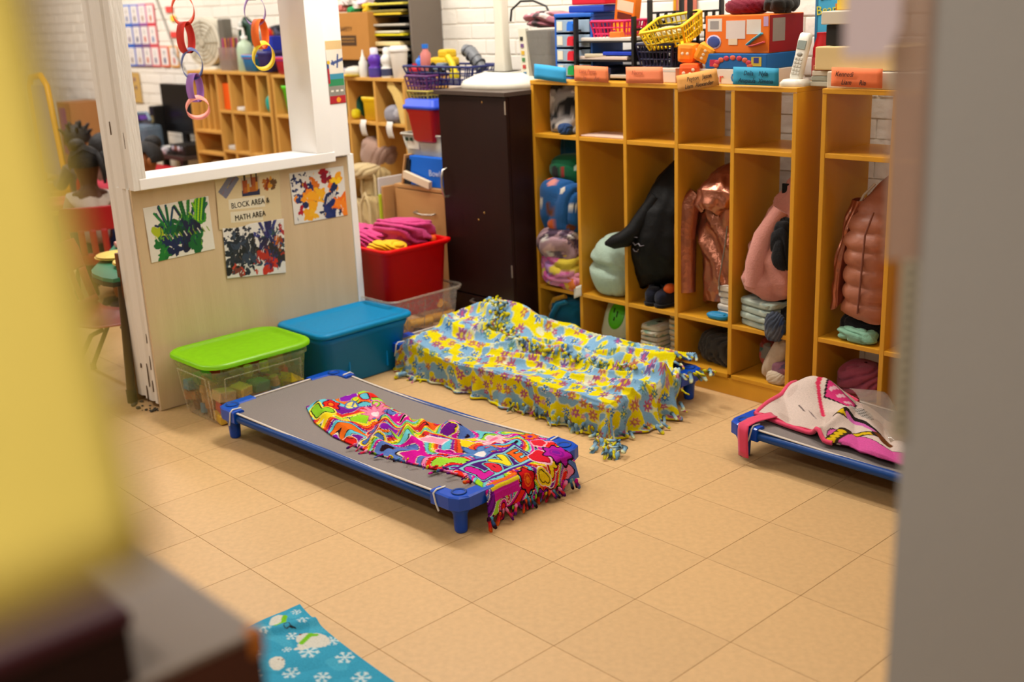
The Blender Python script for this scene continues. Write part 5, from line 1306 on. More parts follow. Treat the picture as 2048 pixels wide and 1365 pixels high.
# baskets of toys between the cabinet and the far cubby
t = basket('large navy basket of toys behind the dark cabinet', (-.98, 2.2, 1.15), .5, .22, .085, '#1c2460', bars=9)
basket('purple and yellow small basket under the navy toy basket', (-1.05, 2.10, 1.125), .17, .15, .07, '#5a2a62', bars=6)
basket('mustard small basket under the purple one', (-1.05, 2.10, 1.07), .16, .14, .054, '#a8963a', bars=6)
for (nm, lb_, x, y, z, s_, col, seed) in (('toy_truck', 'yellow toy truck body on top of the navy basket', -.90, 2.22, 1.19, (.13, .08, .09), '#d8b01c', 1), ('toy_bottle', 'pink and clear toy bottle at the left of the navy basket', -1.02, 2.2, 1.18, (.055, .055, .11), '#b86a64', 2), ('toy_barrel', 'blue round toy standing at the left of the navy basket', -1.06, 2.2, 1.17, (.05, .05, .07), '#1c6ac8', 3), ('toy_hose', 'grey ribbed toy hose leaning in the navy basket', -.73, 2.25, 1.185, (.12, .06, .11), '#6a6c70', 4), ('toy_brick_bag', 'red toy piece in the navy basket', -1.07, 2.17, 1.165, (.06, .06, .04), '#c0202c', 5), ('toy_digger', 'yellow toy digger arm hanging at the right of the navy basket', -.80, 2.17, 1.17, (.06, .05, .08), '#d8c01c', 6), ('toy_car', 'grey blue toy car in the middle of the navy basket', -.88, 2.18, 1.17, (.11, .07, .05), '#6a7888', 7)):
    t = thing(nm, lb_, 'toy', (x - .12, y - .03, z + .03)); sx, sy, sz = s_
    if nm == 'toy_bottle':
        MB().lathe([(.025, 0), (.027, .02), (.026, .08), (.014, .095), (.014, .11)]).build('body', pm(col), t); MB().lathe([(.016, .105), (.016, .125)]).build('cap', pm('#1c6ac8'), t)
    elif nm == 'toy_hose':
        MB().tube([(-.05, 0, .09), (-.01, 0, .08), (.03, 0, .04), (.06, 0, 0)], [.028, .03, .028, .026], 12).build('hose', pm(col), t)
        for k in range(4): MB().tube([(-.035 + .026 * k, 0, .088 - .02 * k), (-.030 + .026 * k, 0, .084 - .02 * k)], .033, 12).build('rib', pm('#4c4e54'), t)
    elif nm in ('toy_truck', 'toy_car'):
        MB().box(-sx / 2, sx / 2, -sy / 2, sy / 2, .015, sz * .6, bev=.012).build('body', pm(col), t); MB().box(-sx * .1, sx * .42, -sy * .42, sy * .42, sz * .55, sz, bev=.012).build('cab', pm(col), t)
        for (wx, wy) in ((-.3, -.5), (.3, -.5), (-.3, .5), (.3, .5)): MB().tube([(wx * sx, wy * sy - .006, .016), (wx * sx, wy * sy + .006, .016)], .016, 12).build('wheel', pm('#22201e'), t)
    elif nm == 'toy_digger':
        MB().tube([(-.02, 0, .08), (.01, 0, .05), (.03, 0, 0)], .016, 8).build('arm', pm(col), t); MB().box(.01, .05, -.02, .02, -.02, .01, bev=.004).build('bucket', pm(col), t)
    else:
        MB().lathe([(sx * .3, 0), (sx * .5, .01), (sx * .5, sz - .01), (sx * .3, sz)]).build('body', pm(col), t); MB().lathe([(sx * .2, sz), (sx * .2, sz + .01)]).build('knob', pm(col), t)
# stack on the drawer cabinet
t = boxy('blue_carton', 'blue cardboard box with pale lettering on the drawer cabinet', 'box', -1.13, -.78, 2.02, 2.3, .673, .815, '#0f5fc4')
text('Bowling', .042, mat('pale_blue_print', '#b8c8e0', .6), t, (.04, -.1425, .055), (PI / 2, 0, 0))
bb = basket('white basket of bits on the blue cardboard box', (-1.06, 2.15, .816), .32, .22, .10, '#b8b4a4', solid=True)
MB().box(-.11, -.02, -.104, -.098, .03, .085).xf(Matrix.Rotation(.0, 4, 'X')).build('paper_label', mat('label_paper', '#d8d2be', .7), bb)
for k in (0, 1): MB().box(-.115 + .035 * k, -.098 + .035 * k, -.112, -.1, .068, .084).build('slot', pm('#12301c'), bb)
for k, (x, col) in enumerate(((-.03, '#2a7a4a'), (.05, '#d8d4c4'), (.1, '#c8c0a8'))):
    lump('basket_toy', ['green', 'white', 'cream'][k] + ' toy piece lying in the white basket', 'toy', (-1.06 + x, 2.15, .86), (.07, .09, .06), 300 + k, pm(col), fold=.1, group='toys in the white basket')
t = thing('lidded_tub', 'red tub with a blue lid stacked above the white basket', 'storage tub', (-1.02, 2.10, .885))
tote_mesh(.2, .18, .165, .82, .02).build('tub', pm('#c00a12'), t)
MB().rloft([(.2, .18, .155, .02), (.235, .21, .158, .025), (.235, .21, .175, .025), (.215, .19, .18, .02), (.215, .19, .2, .02), (.195, .17, .205, .02)]).build('lid', pm('#2c4cc8'), t, label='blue stepped lid')
t = thing('document_frame', 'dark folder with wooden edge standing left of the blue cardboard box', 'folder', (-1.19, 2.1, .673))
MB().box(-.005, .005, -.09, .09, 0, .15).xf(Matrix.Rotation(.25, 4, 'Y')).build('wooden_edge', m_oak, t); MB().box(.006, .05, -.08, .09, 0, .135).xf(Matrix.Rotation(.2, 4, 'Y')).build('dark_sleeve', pm('#121a24'), t)
o = MB().box(-.1, .1, -.01, .01, 0, .035).xf(Matrix.Rotation(.2, 4, 'Y')).build('envelope', mat('cream_envelope', '#d8c4a4', .7, noise=(20, .04))); o.location = (-1.05, 1.995, .69); tag(o, 'cream envelope wedged before the blue cardboard box', 'envelope')
o = boxy('blue_folder', 'thin bright blue folder standing by the dark cabinet', 'folder', -.83, -.795, 2.0, 2.25, .816, .99, '#1c86d8')
t = thing('rolled_poster', 'white and lime board leaning left of the drawer cabinet', 'board', (-1.30, 2.05, 0))
MB().box(-.012, .0, -.1, .1, 0, .70, bev=.003).build('white_board', mat('white_board', '#c8c4c0', .6), t); MB().box(.0, .012, -.11, .02, 0, .62, bev=.003).build('lime_edge', pm('#b4c62c'), t); MB().box(.014, .03, -.1, .1, 0, .66, bev=.003).build('oak_edge', m_oak, t)

# ------------------------------------------------------------------ along the top of the long cubby unit
TZ = 1.19
t = thing('craft_bin', 'grey see-through bin with white end panel by the ivory stand', 'storage bin', (-.36, 2.28, 1.15), 0)
MB().rloft([(.15, .22, .0, .015), (.19, .26, .24, .02)], cap1=False).build('tub', clear_plastic('smoky_plastic', '#8a8a86', .25), t)
MB().prism([(-.075, .0), (-.03, .0), (-.05, .25), (-.095, .25)], 'y', -.135, -.115).build('end_panel', mat('white_panel', '#cfcab6', .6, noise=(15, .06)), t)
for k, c in enumerate(('#3a6a8c', '#a83a3a', '#4a7a4a', '#c8a030', '#6a4a7a', '#2c2c2c')):
    MB().box(-.068 - .003 * k, -.05 - .003 * k, -.1375, -.135, .05 + .03 * k, .066 + .03 * k).build('printed_mark', cardm(c), t)
lump('pink_mesh_bag', 'crumpled pink and grey mesh bag on top of the grey bin', 'bag', (-.36, 2.26, 1.40), (.22, .2, .08), 310, painter=floral('#a86a74', ['#c8b8b0', '#4a3a3c', '#b83a4a'], 311, 8), fold=.3)
o = MB().tube([(-.13, 0, .0), (-.12, 0, .05), (-.06, 0, .085), (.02, 0, .085), (.10, 0, .06), (.13, 0, .01)], .005, 8).build('wire_handle', pm('#1c1a1a')); o.location = (-.45, 2.22, 1.43); tag(o, 'black wire hoop handle rising above the pink mesh bag', 'handle')
t = thing('drawer_tower', 'blue mini drawer tower with coloured knobs behind the blue name card', 'drawer unit', (-.125, 2.24, TZ))
m_bl = pm('#1c5cb8'); m_cl = pm('#8ea4b8', .35)
MB().box(-.105, .105, -.09, .1, 0, .008).build('base', m_bl, t); MB().box(-.108, .108, -.095, .1, .252, .268, bev=.004).build('top', m_bl, t)
MB().box(.098, .108, -.09, .1, .008, .252).build('side_panel', m_bl, t); MB().box(-.108, -.1, -.09, .1, .008, .252).build('side_panel', m_bl, t); MB().box(-.1, .098, .09, .1, .008, .252).build('back_panel', m_bl, t)
for k, c in enumerate(('#1c9a4c', '#d0182c', '#d0182c', '#1c6ad0')):
    z0 = .012 + .06 * k
    d = MB().box(-.097, .095, -.093, .085, z0, z0 + .05, bev=.003).build('drawer', m_cl, t)
    MB().prism([(-.018, z0 + .006), (.018, z0 + .006), (.016, z0 + .034), (.008, z0 + .044), (-.008, z0 + .044), (-.016, z0 + .034)], 'y', -.112, -.092).build('knob', pm(c), d)
    MB().box(-.09, -.06, -.0945, -.0925, z0 + .008, z0 + .044).build('paper_label', mat('label_paper', '#d8d2be', .7), d)
for k, (z0, c, w_) in enumerate(((.27, '#1c3fa0', .2), (.30, '#c0182c', .19))):
    boxy('storage_lid', ['blue flat box on top of the mini drawer tower', 'red flat lid topmost on the mini drawer tower'][k], 'lid', -.16 + .02 * k, -.16 + .02 * k + w_, 2.16, 2.34, TZ + z0, TZ + z0 + .028, c, bev=.006)
# black letter trays
def tray(name, label, x0, x1, y0, y1, zs, col='#141416'):
    t = thing(name, label, 'letter tray', ((x0 + x1) / 2, (y0 + y1) / 2, TZ)); w_, d = x1 - x0, y1 - y0; m = pm(col)
    for z in zs:
        MB().box(-w_ / 2, w_ / 2, -d / 2, d / 2, z, z + .005).build('tray', m, t)
        for sx in (-1, 1):
            b = MB()
            for k in range(5): b.box(sx * w_ / 2 - .004, sx * w_ / 2 + .004, -d / 2 + k * d / 4 - .006, -d / 2 + k * d / 4 + .006, z, z + .05)
            b.box(sx * w_ / 2 - .004, sx * w_ / 2 + .004, -d / 2, d / 2, z + .045, z + .053)
            b.build('side_rail', m, t)
    for sx in (-1, 1):
        for sy in (-1, 1): MB().box(sx * w_ / 2 - .006, sx * w_ / 2 + .006, sy * d / 2 - .01, sy * d / 2 + .01, 0, zs[-1] + .1).build('post', m, t)
    return t
tray('letter_tray', 'black two-tier letter tray behind the first orange name card', -.08, .235, 2.12, 2.38, (.075, .15))
tray('letter_tray', 'black wire letter tray behind the yellow basket', .25, .45, 2.2, 2.4, (.06, .14, .21))
for k, (x0, x1, z, c, lb_) in enumerate(((-.07, .20, .082, '#d8c4b4', 'pale papers in the lower black letter tray'), (-.04, .08, .092, '#c8bca0', 'buff booklet in the lower black letter tray'), (.06, .21, .10, '#1c3cb8', 'royal blue folder in the lower black letter tray'), (-.06, .22, .156, '#cfc6ba', 'white papers in the upper black letter tray'), (.10, .16, .162, '#e87a2c', 'small orange box in the upper black letter tray'), (-.02, .10, .02, '#18203c', 'dark binder under the letter trays'), (.08, .22, .01, '#b8b0a0', 'grey paper pad under the letter trays'), (.02, .1, .0, '#3a2a20', 'dark brown box with an orange spot under the letter trays'))):
    boxy('paper_item', lb_, 'paper', x0, x1, 2.125, 2.34, TZ + z, TZ + z + (.014 if k not in (4, 5, 7) else .03), c, rz=.03 * (k % 3 - 1), group='papers around the black letter trays')
basket('hot pink basket on the upper black letter tray', (.075, 2.22, TZ + .158), .19, .16, .075, '#d8205c', bars=8)
t = boxy('crayon_box', 'tilted orange crayon box in the hot pink basket', 'box', .055, .155, 2.2, 2.24, TZ + .19, TZ + .33, '#e87a1c', (('f', .1, .9, .6, .9, '#e0d0b0'), ('f', .15, .85, .35, .55, '#6a2a1c'), ('f', .0, 1, .0, .2, '#f0b01c')), rz=.2)
t.rotation_euler = (.12, .22, .1)
for k, (x, c) in enumerate(((.19, '#d8b01c'), (.22, '#1c1c1e'), (.26, '#d0c8b8'), (.30, '#c8c0b0'))):
    boxy('small_carton', ['mustard small carton right of the pink basket', 'black small carton right of the pink basket', 'white small carton behind the letter tray', 'white medicine carton behind the letter tray, second'][k], 'box', x - .03, x + .03, 2.3, 2.36, TZ + .155, TZ + .22 + .01 * k, c, (('f', .2, .8, .3, .6, '#8a4a3c'),), group='small cartons on the letter tray')
boxy('paper_stack', 'white paper ream with a pink edge behind the third name card', 'paper', .24, .46, 2.1, 2.3, TZ, TZ + .055, '#d8d0c0', (('f', 0, 1, .75, .85, '#b8c0b8'),))
basket('navy slotted basket holding the tilted yellow one', (.34, 2.2, TZ + .058), .19, .17, .085, '#1a1c3c', bars=9)
basket('yellow basket lying tilted on the navy slotted basket', (.39, 2.19, TZ + .15), .2, .16, .08, '#e8c81c', rot=(.35, -.12, .1), bars=8, solid=False)
lump('cellophane_bag', 'clear and yellow cellophane packet in the tilted yellow basket', 'packet', (.375, 2.17, TZ + .165), (.11, .08, .05), 320, pm('#c8c09a', .25), fold=.3)
lump('dark_leaves', 'dark green plastic leaves behind the orange dice', 'toy', (.50, 2.34, TZ + .1), (.12, .08, .07), 321, pm('#3a4434'), fold=.35)
# dice
def die(label, loc, s_, col, rot, pips):
    t = thing('foam_die', label, 'die', loc, 0, 'orange foam dice'); t.rotation_euler = rot
    MB().box(-s_ / 2, s_ / 2, -s_ / 2, s_ / 2, -s_ / 2, s_ / 2, bev=s_ * .22).build('cube', pm(col, .5), t)
    for (x, z) in pips: MB().ell((x * s_, -s_ * .5, z * s_), (s_ * .085, s_ * .015, s_ * .085), 10, 6).build('pip', mat('white_pip', '#f0d8b8', .5), t)
    for (y, z) in ((-.15, .2), (.15, -.2)): MB().ell((s_ * .5, y * s_, z * s_), (s_ * .015, s_ * .08, s_ * .08), 10, 6).build('pip', MATS['white_pip'], t)
    return t
die('red orange foam die at the bottom of the dice pile', (.535, 2.10, TZ + .037), .078, '#ee5a18', (0, 0, .35), ((-.22, .05), (.1, 0), (.25, .2)))
die('orange foam die with two pips on the pile, left', (.505, 2.125, TZ + .112), .07, '#f08a1c', (.05, .05, .2), ((-.15, 0), (.15, 0)))
die('yellow orange foam die on the pile, right beside the puzzle box', (.585, 2.125, TZ + .11), .068, '#f2981c', (.1, .5, .4), ((0, .22), (0, 0), (0, -.22)))
# game boxes
t = boxy('game_box', 'long white game box with red and blue letters behind the tan name card', 'box', .575, .875, 2.10, 2.33, TZ, TZ + .055, '#d8d0c4', (('f', .52, 1, .72, 1, '#8ab02c'),))
text('ter', .05, mat('red_print', '#d04a3a', .6), t, (-.07, -.1165, .008), (PI / 2, 0, 0)); text('G', .05, mat('blue_print', '#2c7ab8', .6), t, (.01, -.1165, .008), (PI / 2, 0, 0))
t = boxy('puzzle_box', 'blue puzzle box with red arched pattern under the orange game box', 'box', .60, .872, 2.10, 2.33, TZ + .056, TZ + .11, '#1c5c9c', (('f', .08, .2, .15, .6, '#b82c48'), ('f', .76, .92, .2, .8, '#c8a83c'), ('f', .8, .88, .4, .75, '#3a3a7a')))
for k in range(9):
    a = PI * k / 8; MB().ell((-.01 + .075 * math.cos(a), -.116, .012 + .028 * math.sin(a)), (.013, .002, .009), 8, 5).build('printed_patch', cardm(['#c85a3c', '#b83a4a'][k % 2]), t)
t = boxy('orange_game_box', 'orange game box with white text panels and red end', 'box', .585, .865, 2.12, 2.34, TZ + .111, TZ + .245, '#e8701c', (('f', .04, .27, .58, .92, '#d8cfc4'), ('f', .08, .22, .64, .86, '#9a9490'), ('f', .34, .64, .38, .86, '#d8c8c0'), ('f', .38, .52, .22, .38, '#e0c8a8'), ('f', .66, .88, .5, .88, '#d8ccc0'), ('f', .92, .99, .7, .95, '#b89ac0'), ('s', .02, .98, .02, .98, '#8a1a1c'), ('s', .1, .45, .3, .9, '#8a8078'), ('s', .5, .8, .1, .6, '#b02c24'), ('s', .05, .3, .05, .3, '#1c1c1c')))
MB().ell((-.10, -.111, .04), (.034, .002, .026), 16, 6).build('printed_patch', cardm('#c8b8cc'), t); MB().ell((-.10, -.1125, .04), (.029, .002, .021), 16, 6).build('printed_patch', cardm('#3a4a8c'), t)
MB().tube([(.05, -.111, .03), (.08, -.112, .05), (.115, -.112, .07)], .012, 8, flat=.3).build('printed_patch', cardm('#4ab0d0'), t); MB().tube([(.06, -.112, .025), (.09, -.113, .03), (.125, -.113, .04)], .011, 8, flat=.3).build('printed_patch', cardm('#d85a5a'), t)
t = boxy('colourful_box', 'tall toy box printed in yellow, red and blue behind the orange game box', 'box', .53, .63, 2.35, 2.42, TZ, TZ + .31, '#d8a02c', (('f', 0, 1, .82, 1, '#7ab8d8'), ('f', 0, 1, .72, .82, '#e8d02c'), ('f', 0, 1, .58, .72, '#c85a30'), ('f', .05, .5, .6, .7, '#5a4a9c'), ('f', .05, .8, .4, .55, '#b8d0d8'), ('f', .1, .9, .1, .36, '#6a3a1c')))
lump('maroon_cloth', 'maroon folded cloth on top of the orange game box', 'cloth', (.70, 2.22, TZ + .246), (.16, .14, .065), 330, cm('maroon_cloth', '#6a0f24'), fold=.08)
lump('dark_bag', 'dark grey bag on top of the orange game box at its red end', 'bag', (.83, 2.24, TZ + .246), (.11, .14, .07), 331, cm('dark_grey_bag', '#262422'), fold=.2)
# cordless phone
t = thing('cordless_phone', 'white cordless phone in its cradle on the cubby top corner', 'phone', (.985, 2.115, TZ)); m_ph = mat('white_phone_plastic', '#dcd6c8', .35, .4)
MB().rloft([(.095, .085, 0, .025), (.1, .09, .012, .028), (.075, .07, .024, .02)]).build('cradle', m_ph, t)
TR = Matrix.Translation((0, .0, .02)) @ Matrix.Rotation(-.22, 4, 'X') @ Matrix.Rotation(.10, 4, 'Y')
b = MB().rloft([(.042, .022, 0, .009), (.048, .026, .01, .011), (.046, .026, .09, .011), (.05, .028, .135, .012), (.046, .024, .158, .011), (.036, .016, .163, .007)]); b.xf(TR); hs = b.build('handset', m_ph, t)
MB().box(-.017, .017, -.0155, -.0135, .105, .135, bev=.001).xf(TR).build('screen', mat('phone_screen', '#6a7264', .2), hs)
MB().ell((0, -.0135, .088), (.012, .003, .008), 12, 6, None).xf(TR).build('navigation_key', pm('#8a8478'), hs)
for r_ in range(5):
    for c_ in range(3): MB().box(-.016 + .0115 * c_, -.007 + .0115 * c_, -.0155, -.013, .068 - .0125 * r_, .076 - .0125 * r_, bev=.001).xf(TR).build('key', pm('#b8b0a0'), hs)
t = bottle('red plastic canister behind the cordless phone', (.995, 2.28, TZ), [(.042, 0), (.045, .02), (.042, .12), (.03, .16), (.03, .175)], '#b8161c', band=(.0455, .04, .09, '#c84a4a'))
for k, (z, c) in enumerate(((0, '#b8b4a0'), (.018, '#9a9c8c'), (.036, '#c8beaa'), (.054, '#b06a4a'))):
    boxy('plastic_wrapped_pad', ['lowest', 'second', 'third', 'topmost'][k] + ' grey wrapped pad in the pile right of the phone', 'pad', 1.045, 1.13, 2.12, 2.3, TZ + z, TZ + z + .017, c, rz=.05 * k - .08, group='wrapped pads beside the phone')
t = boxy('picture_book', 'light blue picture book with yellow lettering standing behind the phone', 'book', 0.875, 1.04, 2.40, 2.425, TZ + .0, TZ + .33, '#3f9ac0', (('f', .5, .75, .62, .82, '#c87a2c'), ('f', .55, .8, .2, .42, '#2a2018'), ('f', .0, .06, 0, 1, '#2c6a90')))
text('Bear', .045, mat('yellow_print', '#c8c030', .6), t, (-.035, -.0145, .235), (PI / 2, -.1, 0)); text('and', .032, m_ink, t, (-.04, -.0145, .285), (PI / 2, -.1, 0))
boxy('cream_carton', 'cream cardboard carton above the right-hand orange name card', 'box', 1.075, 1.42, 2.09, 2.34, TZ + .058, TZ + .135, '#d8bd86', bev=.004)
boxy('white_board_box', 'white flat box under the cream carton', 'box', 1.143, 1.5, 2.06, 2.34, TZ, TZ + .056, '#cfc6b2', bev=.004)
boxy('white_slab', 'small white foam slab above the cream carton', 'box', 1.075, 1.25, 2.12, 2.34, TZ + .207, TZ + .25, '#cfc4b0')
boxy('black_gadget', 'black gadget under the white foam slab', 'gadget', 1.09, 1.14, 2.13, 2.25, TZ + .137, TZ + .206, '#1a1612')
boxy('yellow_box', 'bright yellow box on the white foam slab', 'box', 1.085, 1.2, 2.2, 2.33, TZ + .252, TZ + .33, '#e0b81c')
# striped paper tape on the brick wall
o = MB().box(-.06, .06, -.004, 0, 0, .2).build('wall_poster', cardm('#c2705a')); o.location = (.20, 2.488, 1.40); tag(o, 'terracotta and mustard striped strip on the brick wall above the pink basket', 'poster')
for k, c in enumerate(('#c8921c', '#d8b060')): MB().box(-.06 + .028 * k, -.045 + .028 * k, -.006, -.004, 0, .2).build('stripe', cardm(c), o)

# ------------------------------------------------------------------ the pale cubby unit beyond the post
UZ = 1.165
t = boxy('cardboard_box', 'brown cardboard carton with black stencil print on the pale cubby unit', 'box', -2.10, -1.70, 2.25, 2.46, UZ + .085, UZ + .33, '#b07a3a', (('f', .28, .72, .30, .52, '#4a3420'), ('f', .32, .68, .44, .46, '#a87a3c'), ('f', .32, .68, .38, .395, '#a87a3c')), bev=.004)
text('SAFETY', .032, mat('stencil_ink', '#5a3c1c', .7), t, (.0, -.1065, .15), (PI / 2, 0, 0), sx=1.1)
boxy('dark_tray', 'dark low tray under the brown carton', 'tray', -2.08, -1.70, 2.27, 2.45, UZ + .03, UZ + .084, '#241c18')
for k, (x, z, c, s_) in enumerate(((-2.0, .345, '#c87a70', .12), (-1.9, .33, '#2c9a5a', .09), (-1.85, .36, '#d8d4cc', .10), (-1.77, .34, '#e0c02c', .05), (-1.95, .38, '#d8cac4', .1), (-1.80, .375, '#c8b8d0', .08))):
    lump('paper_scrap', ['pink', 'green', 'white', 'yellow', 'pale', 'lilac'][k] + ' crumpled paper scrap on the brown carton', 'paper scrap', (x, 2.33, UZ + z - .012), (s_, .09, .05), 340 + k, cardm(c), fold=.4, group='crumpled paper on the brown carton')
t = thing('paper_sorter', 'black paper sorter stacked with folders beside the brown carton', 'paper sorter', (-1.60, 2.39, UZ)); m_bk = pm('#15130f')
MB().box(.20, .215, -.10, .10, 0, .46, bev=.002).build('grey_side', mat('taupe_panel', '#6a5f54', .6, noise=(20, .05)), t)
for k in range(7): MB().box(-.2, .2, -.09, .09, .04 + .052 * k, .045 + .052 * k).build('shelf', m_bk, t)
MB().box(-.206, -.2, -.09, .09, 0, .42).build('side', m_bk, t); MB().box(-.2, .2, .085, .09, 0, .42).build('back', m_bk, t)
for k, (c, z, dx, sk) in enumerate((('#8a8478', .046, .02, .04), ('#5a5a50', .075, -.01, -.05), ('#6a6c60', .10, .0, .05), ('#a89a84', .13, .02, .02), ('#dcc588', .156, -.04, .0), ('#e0cd98', .166, -.05, .02), ('#d8c820', .206, -.01, .0), ('#d8d0b0', .22, -.03, -.03), ('#b8b0a0', .255, .0, .05), ('#d8b82c', .31, -.02, .0), ('#8a7a3c', .325, .0, .02), ('#d8c84c', .36, .0, .0))):
    lb_ = ['grey', 'dark grey', 'olive grey', 'buff', 'cream', 'pale cream', 'yellow', 'off-white', 'stone', 'mustard', 'olive', 'lemon'][k]
    o = boxy('folder', '%s folder of papers, %s from the bottom of the black sorter' % (lb_, ['first', 'second', 'third', 'fourth', 'fifth', 'sixth', 'seventh', 'eighth', 'ninth', 'tenth', 'eleventh', 'twelfth'][k]), 'folder', -1.77 + dx, -1.45 + dx, 2.29, 2.46, UZ + z, UZ + z + .011, c, rz=sk, group='folders in the black sorter')
bottle('white glue bottle with pointed tip on the pale cubby unit', (-1.74, 2.23, UZ), [(.022, 0), (.024, .01), (.024, .075), (.014, .09), (.014, .1), (.008, .105), (.003, .14)], '#d8d4c8')
PB = [(.033, 0), (.035, .008), (.035, .05), (.025, .06), (.035, .075), (.034, .1), (.02, .118), (.019, .12)]
bottle('purple paint bottle with white cap on the pale cubby unit', (-1.645, 2.235, UZ), PB, '#5a2ca0', [(.021, .116), (.021, .145), (.014, .15)], '#d8d0dc', (.0355, .008, .048, '#4a3a8a'), 'paint bottles on the pale cubby unit')
bottle('bright blue paint bottle half behind the white one', (-1.59, 2.28, UZ), PB, '#1c8ac0', [(.021, .116), (.021, .145), (.014, .15)], '#d0dce0', (.0355, .008, .048, '#2c6ab0'), 'paint bottles on the pale cubby unit')
bottle('white paint bottle with navy label on the pale cubby unit', (-1.535, 2.235, UZ), PB, '#d8d4cc', [(.021, .116), (.021, .145), (.014, .15)], '#d8d4cc', (.0355, .01, .046, '#3a3c5a'), 'paint bottles on the pale cubby unit')
t = thing('paper_cup', 'tall white lidded paper cup beside the paint bottles', 'cup', (-1.435, 2.235, UZ)); MB().lathe([(.033, 0), (.034, .002), (.046, .135), (.046, .137)]).build('cup', mat('paper_cup_white', '#d8cfc0', .6), t); MB().lathe([(.05, .132), (.051, .14), (.049, .148), (.045, .15), (.044, .158), (.038, .16)]).build('lid', mat('cup_lid_white', '#dcd6cc', .4), t)
t = thing('white_dish', 'white dish on a yellow plate at the left of the glue bottle', 'dish', (-1.83, 2.24, UZ)); MB().lathe([(.05, 0), (.075, .008), (.075, .012), (.04, .008)]).build('yellow_plate', pm('#d8b82c'), t); MB().lathe([(.05, .012), (.062, .03), (.04, .05), (.01, .055)]).build('white_bowl', pm('#cfcabc'), t)
boxy('pad_stack', 'pale pads stacked beside the white dish', 'paper', -2.0, -1.89, 2.22, 2.36, UZ, UZ + .04, '#b8b0b8')
# inside that unit
t = thing('yellow_box', 'yellow square tub of glue bottles in the pale cubby unit', 'tub', (-1.80 + .09, 2.29, .936)); t.location = (-1.70, 2.29, .936)
tote_mesh(.135, .13, .125, .94, .008).build('tub', pm('#e0b80c'), t)
for k, (x, y, c) in enumerate(((-.01, .0, '#d8d0c8'), (.035, .01, '#d0c4b8'), (-.03, .03, '#c82c24'))):
    bottle(['white glue bottle with red cap in the yellow tub', 'second white glue bottle in the yellow tub', 'red glue stick at the back of the yellow tub'][k], (-1.70 + x, 2.29 + y, .945), [(.02, 0), (.021, .12), (.01, .135)], c, [(.012, .132), (.008, .16), (.003, .175)], '#c8141c', group='glue bottles in the yellow tub')
t = thing('yellow_cushion', 'pale yellow curved foam cushion in the last top cubby of the pale unit', 'cushion', (-1.455, 2.3, .936)); b = MB()
b.prism([(-.06, .205), (-.045, .215), (-.015, .21), (.07, .10), (.085, .0), (.03, .0), (.01, .08), (-.03, .15), (-.062, .18)], 'y', -.09, .07); b.build('foam', cm('pale_yellow_foam', '#d8b868'), t)
lump('grey_hat', 'grey and black hat under the yellow cushion', 'cap', (-1.50, 2.25, .936), (.13, .12, .1), 350, painter=floral('#8a8890', ['#2a2a2e', '#b0aeb4'], 351, 8), fold=.06)
for k, x in enumerate((-1.72, -1.49)):
    P_ = np.zeros((6, 8, 3))
    for i in range(6):
        for j in range(8): P_[i, j] = (x - .025 + .01 * i, 2.197 - .012 * math.sin(j * .35) - (.0 if j > 5 else .004), .945 - .085 + .0122 * j)
    o = gridmesh('tag', P_, None, mat('white_paper', '#d8d4cc', .7, noise=(30, .03)), None, thick=.001); tag(o, ['white paper tag hanging below the yellow tub', 'white paper tag hanging below the grey cap'][k], 'tag', 'white tags on the pale cubby unit')
lump('taupe_pillow', 'pinkish taupe cushion on top of the hanging tan bags', 'cushion', (-1.71, 2.25, .70), (.19, .16, .15), 352, cm('taupe_cloth', '#9a7c6c'), fold=.1, sq=.6, rot=(0, .35, 0))
def tan_bag(label, x, y, top, w_, d, h, seed):
    t = thing('canvas_bag', label, 'bag', (x, y, top - h), 0, 'tan canvas bags in the pale cubby unit')
    P_ = coat_loft([(h, -w_ * .25, w_ * .25, d * .4, 0), (h * .94, -w_ * .45, w_ * .4, d * .8, 0), (h * .7, -w_ / 2, w_ / 2, d, 0), (h * .3, -w_ * .48, w_ * .5, d, 0), (0, -w_ * .42, w_ * .45, d * .8, 0)], seed, fold=.16)
    gridmesh('bag_body', P_, None, cm('tan_canvas', '#b09868'), t)
    MB().tube([(-w_ * .3, -d * .5, h * .55), (-w_ * .3, -d * .52, h * .9), (0, -d * .45, h * 1.04), (w_ * .3, -d * .52, h * .9), (w_ * .3, -d * .52, h * .5)], .012, 8, flat=.4).build('strap', cm('tan_strap', '#c0aa7c'), t)
    return t
tan_bag('tan canvas bag slung highest in the pale cubby unit', -1.65, 2.2, .70, .2, .12, .45, 1)
tan_bag('tan canvas bag with a rolled top hanging nearest the white post', -1.80, 2.2, .52, .2, .12, .4, 2)
tan_bag('tan canvas bag low in front of the last pale cubby', -1.60, 2.12, .56, .13, .1, .42, 3)
lump('tan_bag_flap', 'rolled tan canvas flap at the top of the tan bags', 'bag', (-1.70, 2.16, .645), (.2, .13, .085), 355, cm('tan_canvas_light', '#c4ae82'), fold=.16)
lump('green_toy', 'dark green toy in the cubby beside the white post', 'toy', (-1.90, 2.28, .94), (.1, .1, .15), 356, pm('#1c5a4a'), fold=.15)
lump('yellow_toy', 'yellow toy in the cubby beside the white post', 'toy', (-1.87, 2.24, .94), (.06, .06, .06), 357, pm('#e0d01c'), fold=.15)
t = thing('green_bin', 'lime green square bin in the pale cubby seen through the opening', 'bin', (-2.47, 2.3, .936)); tote_mesh(.17, .15, .165, .82, .012).build('bin', pm('#5ac81c'), t)
MB().ell((.04, -.072, .1), (.02, .004, .03), 10, 6).build('animal_sticker', cardm('#b8b8b4'), t)
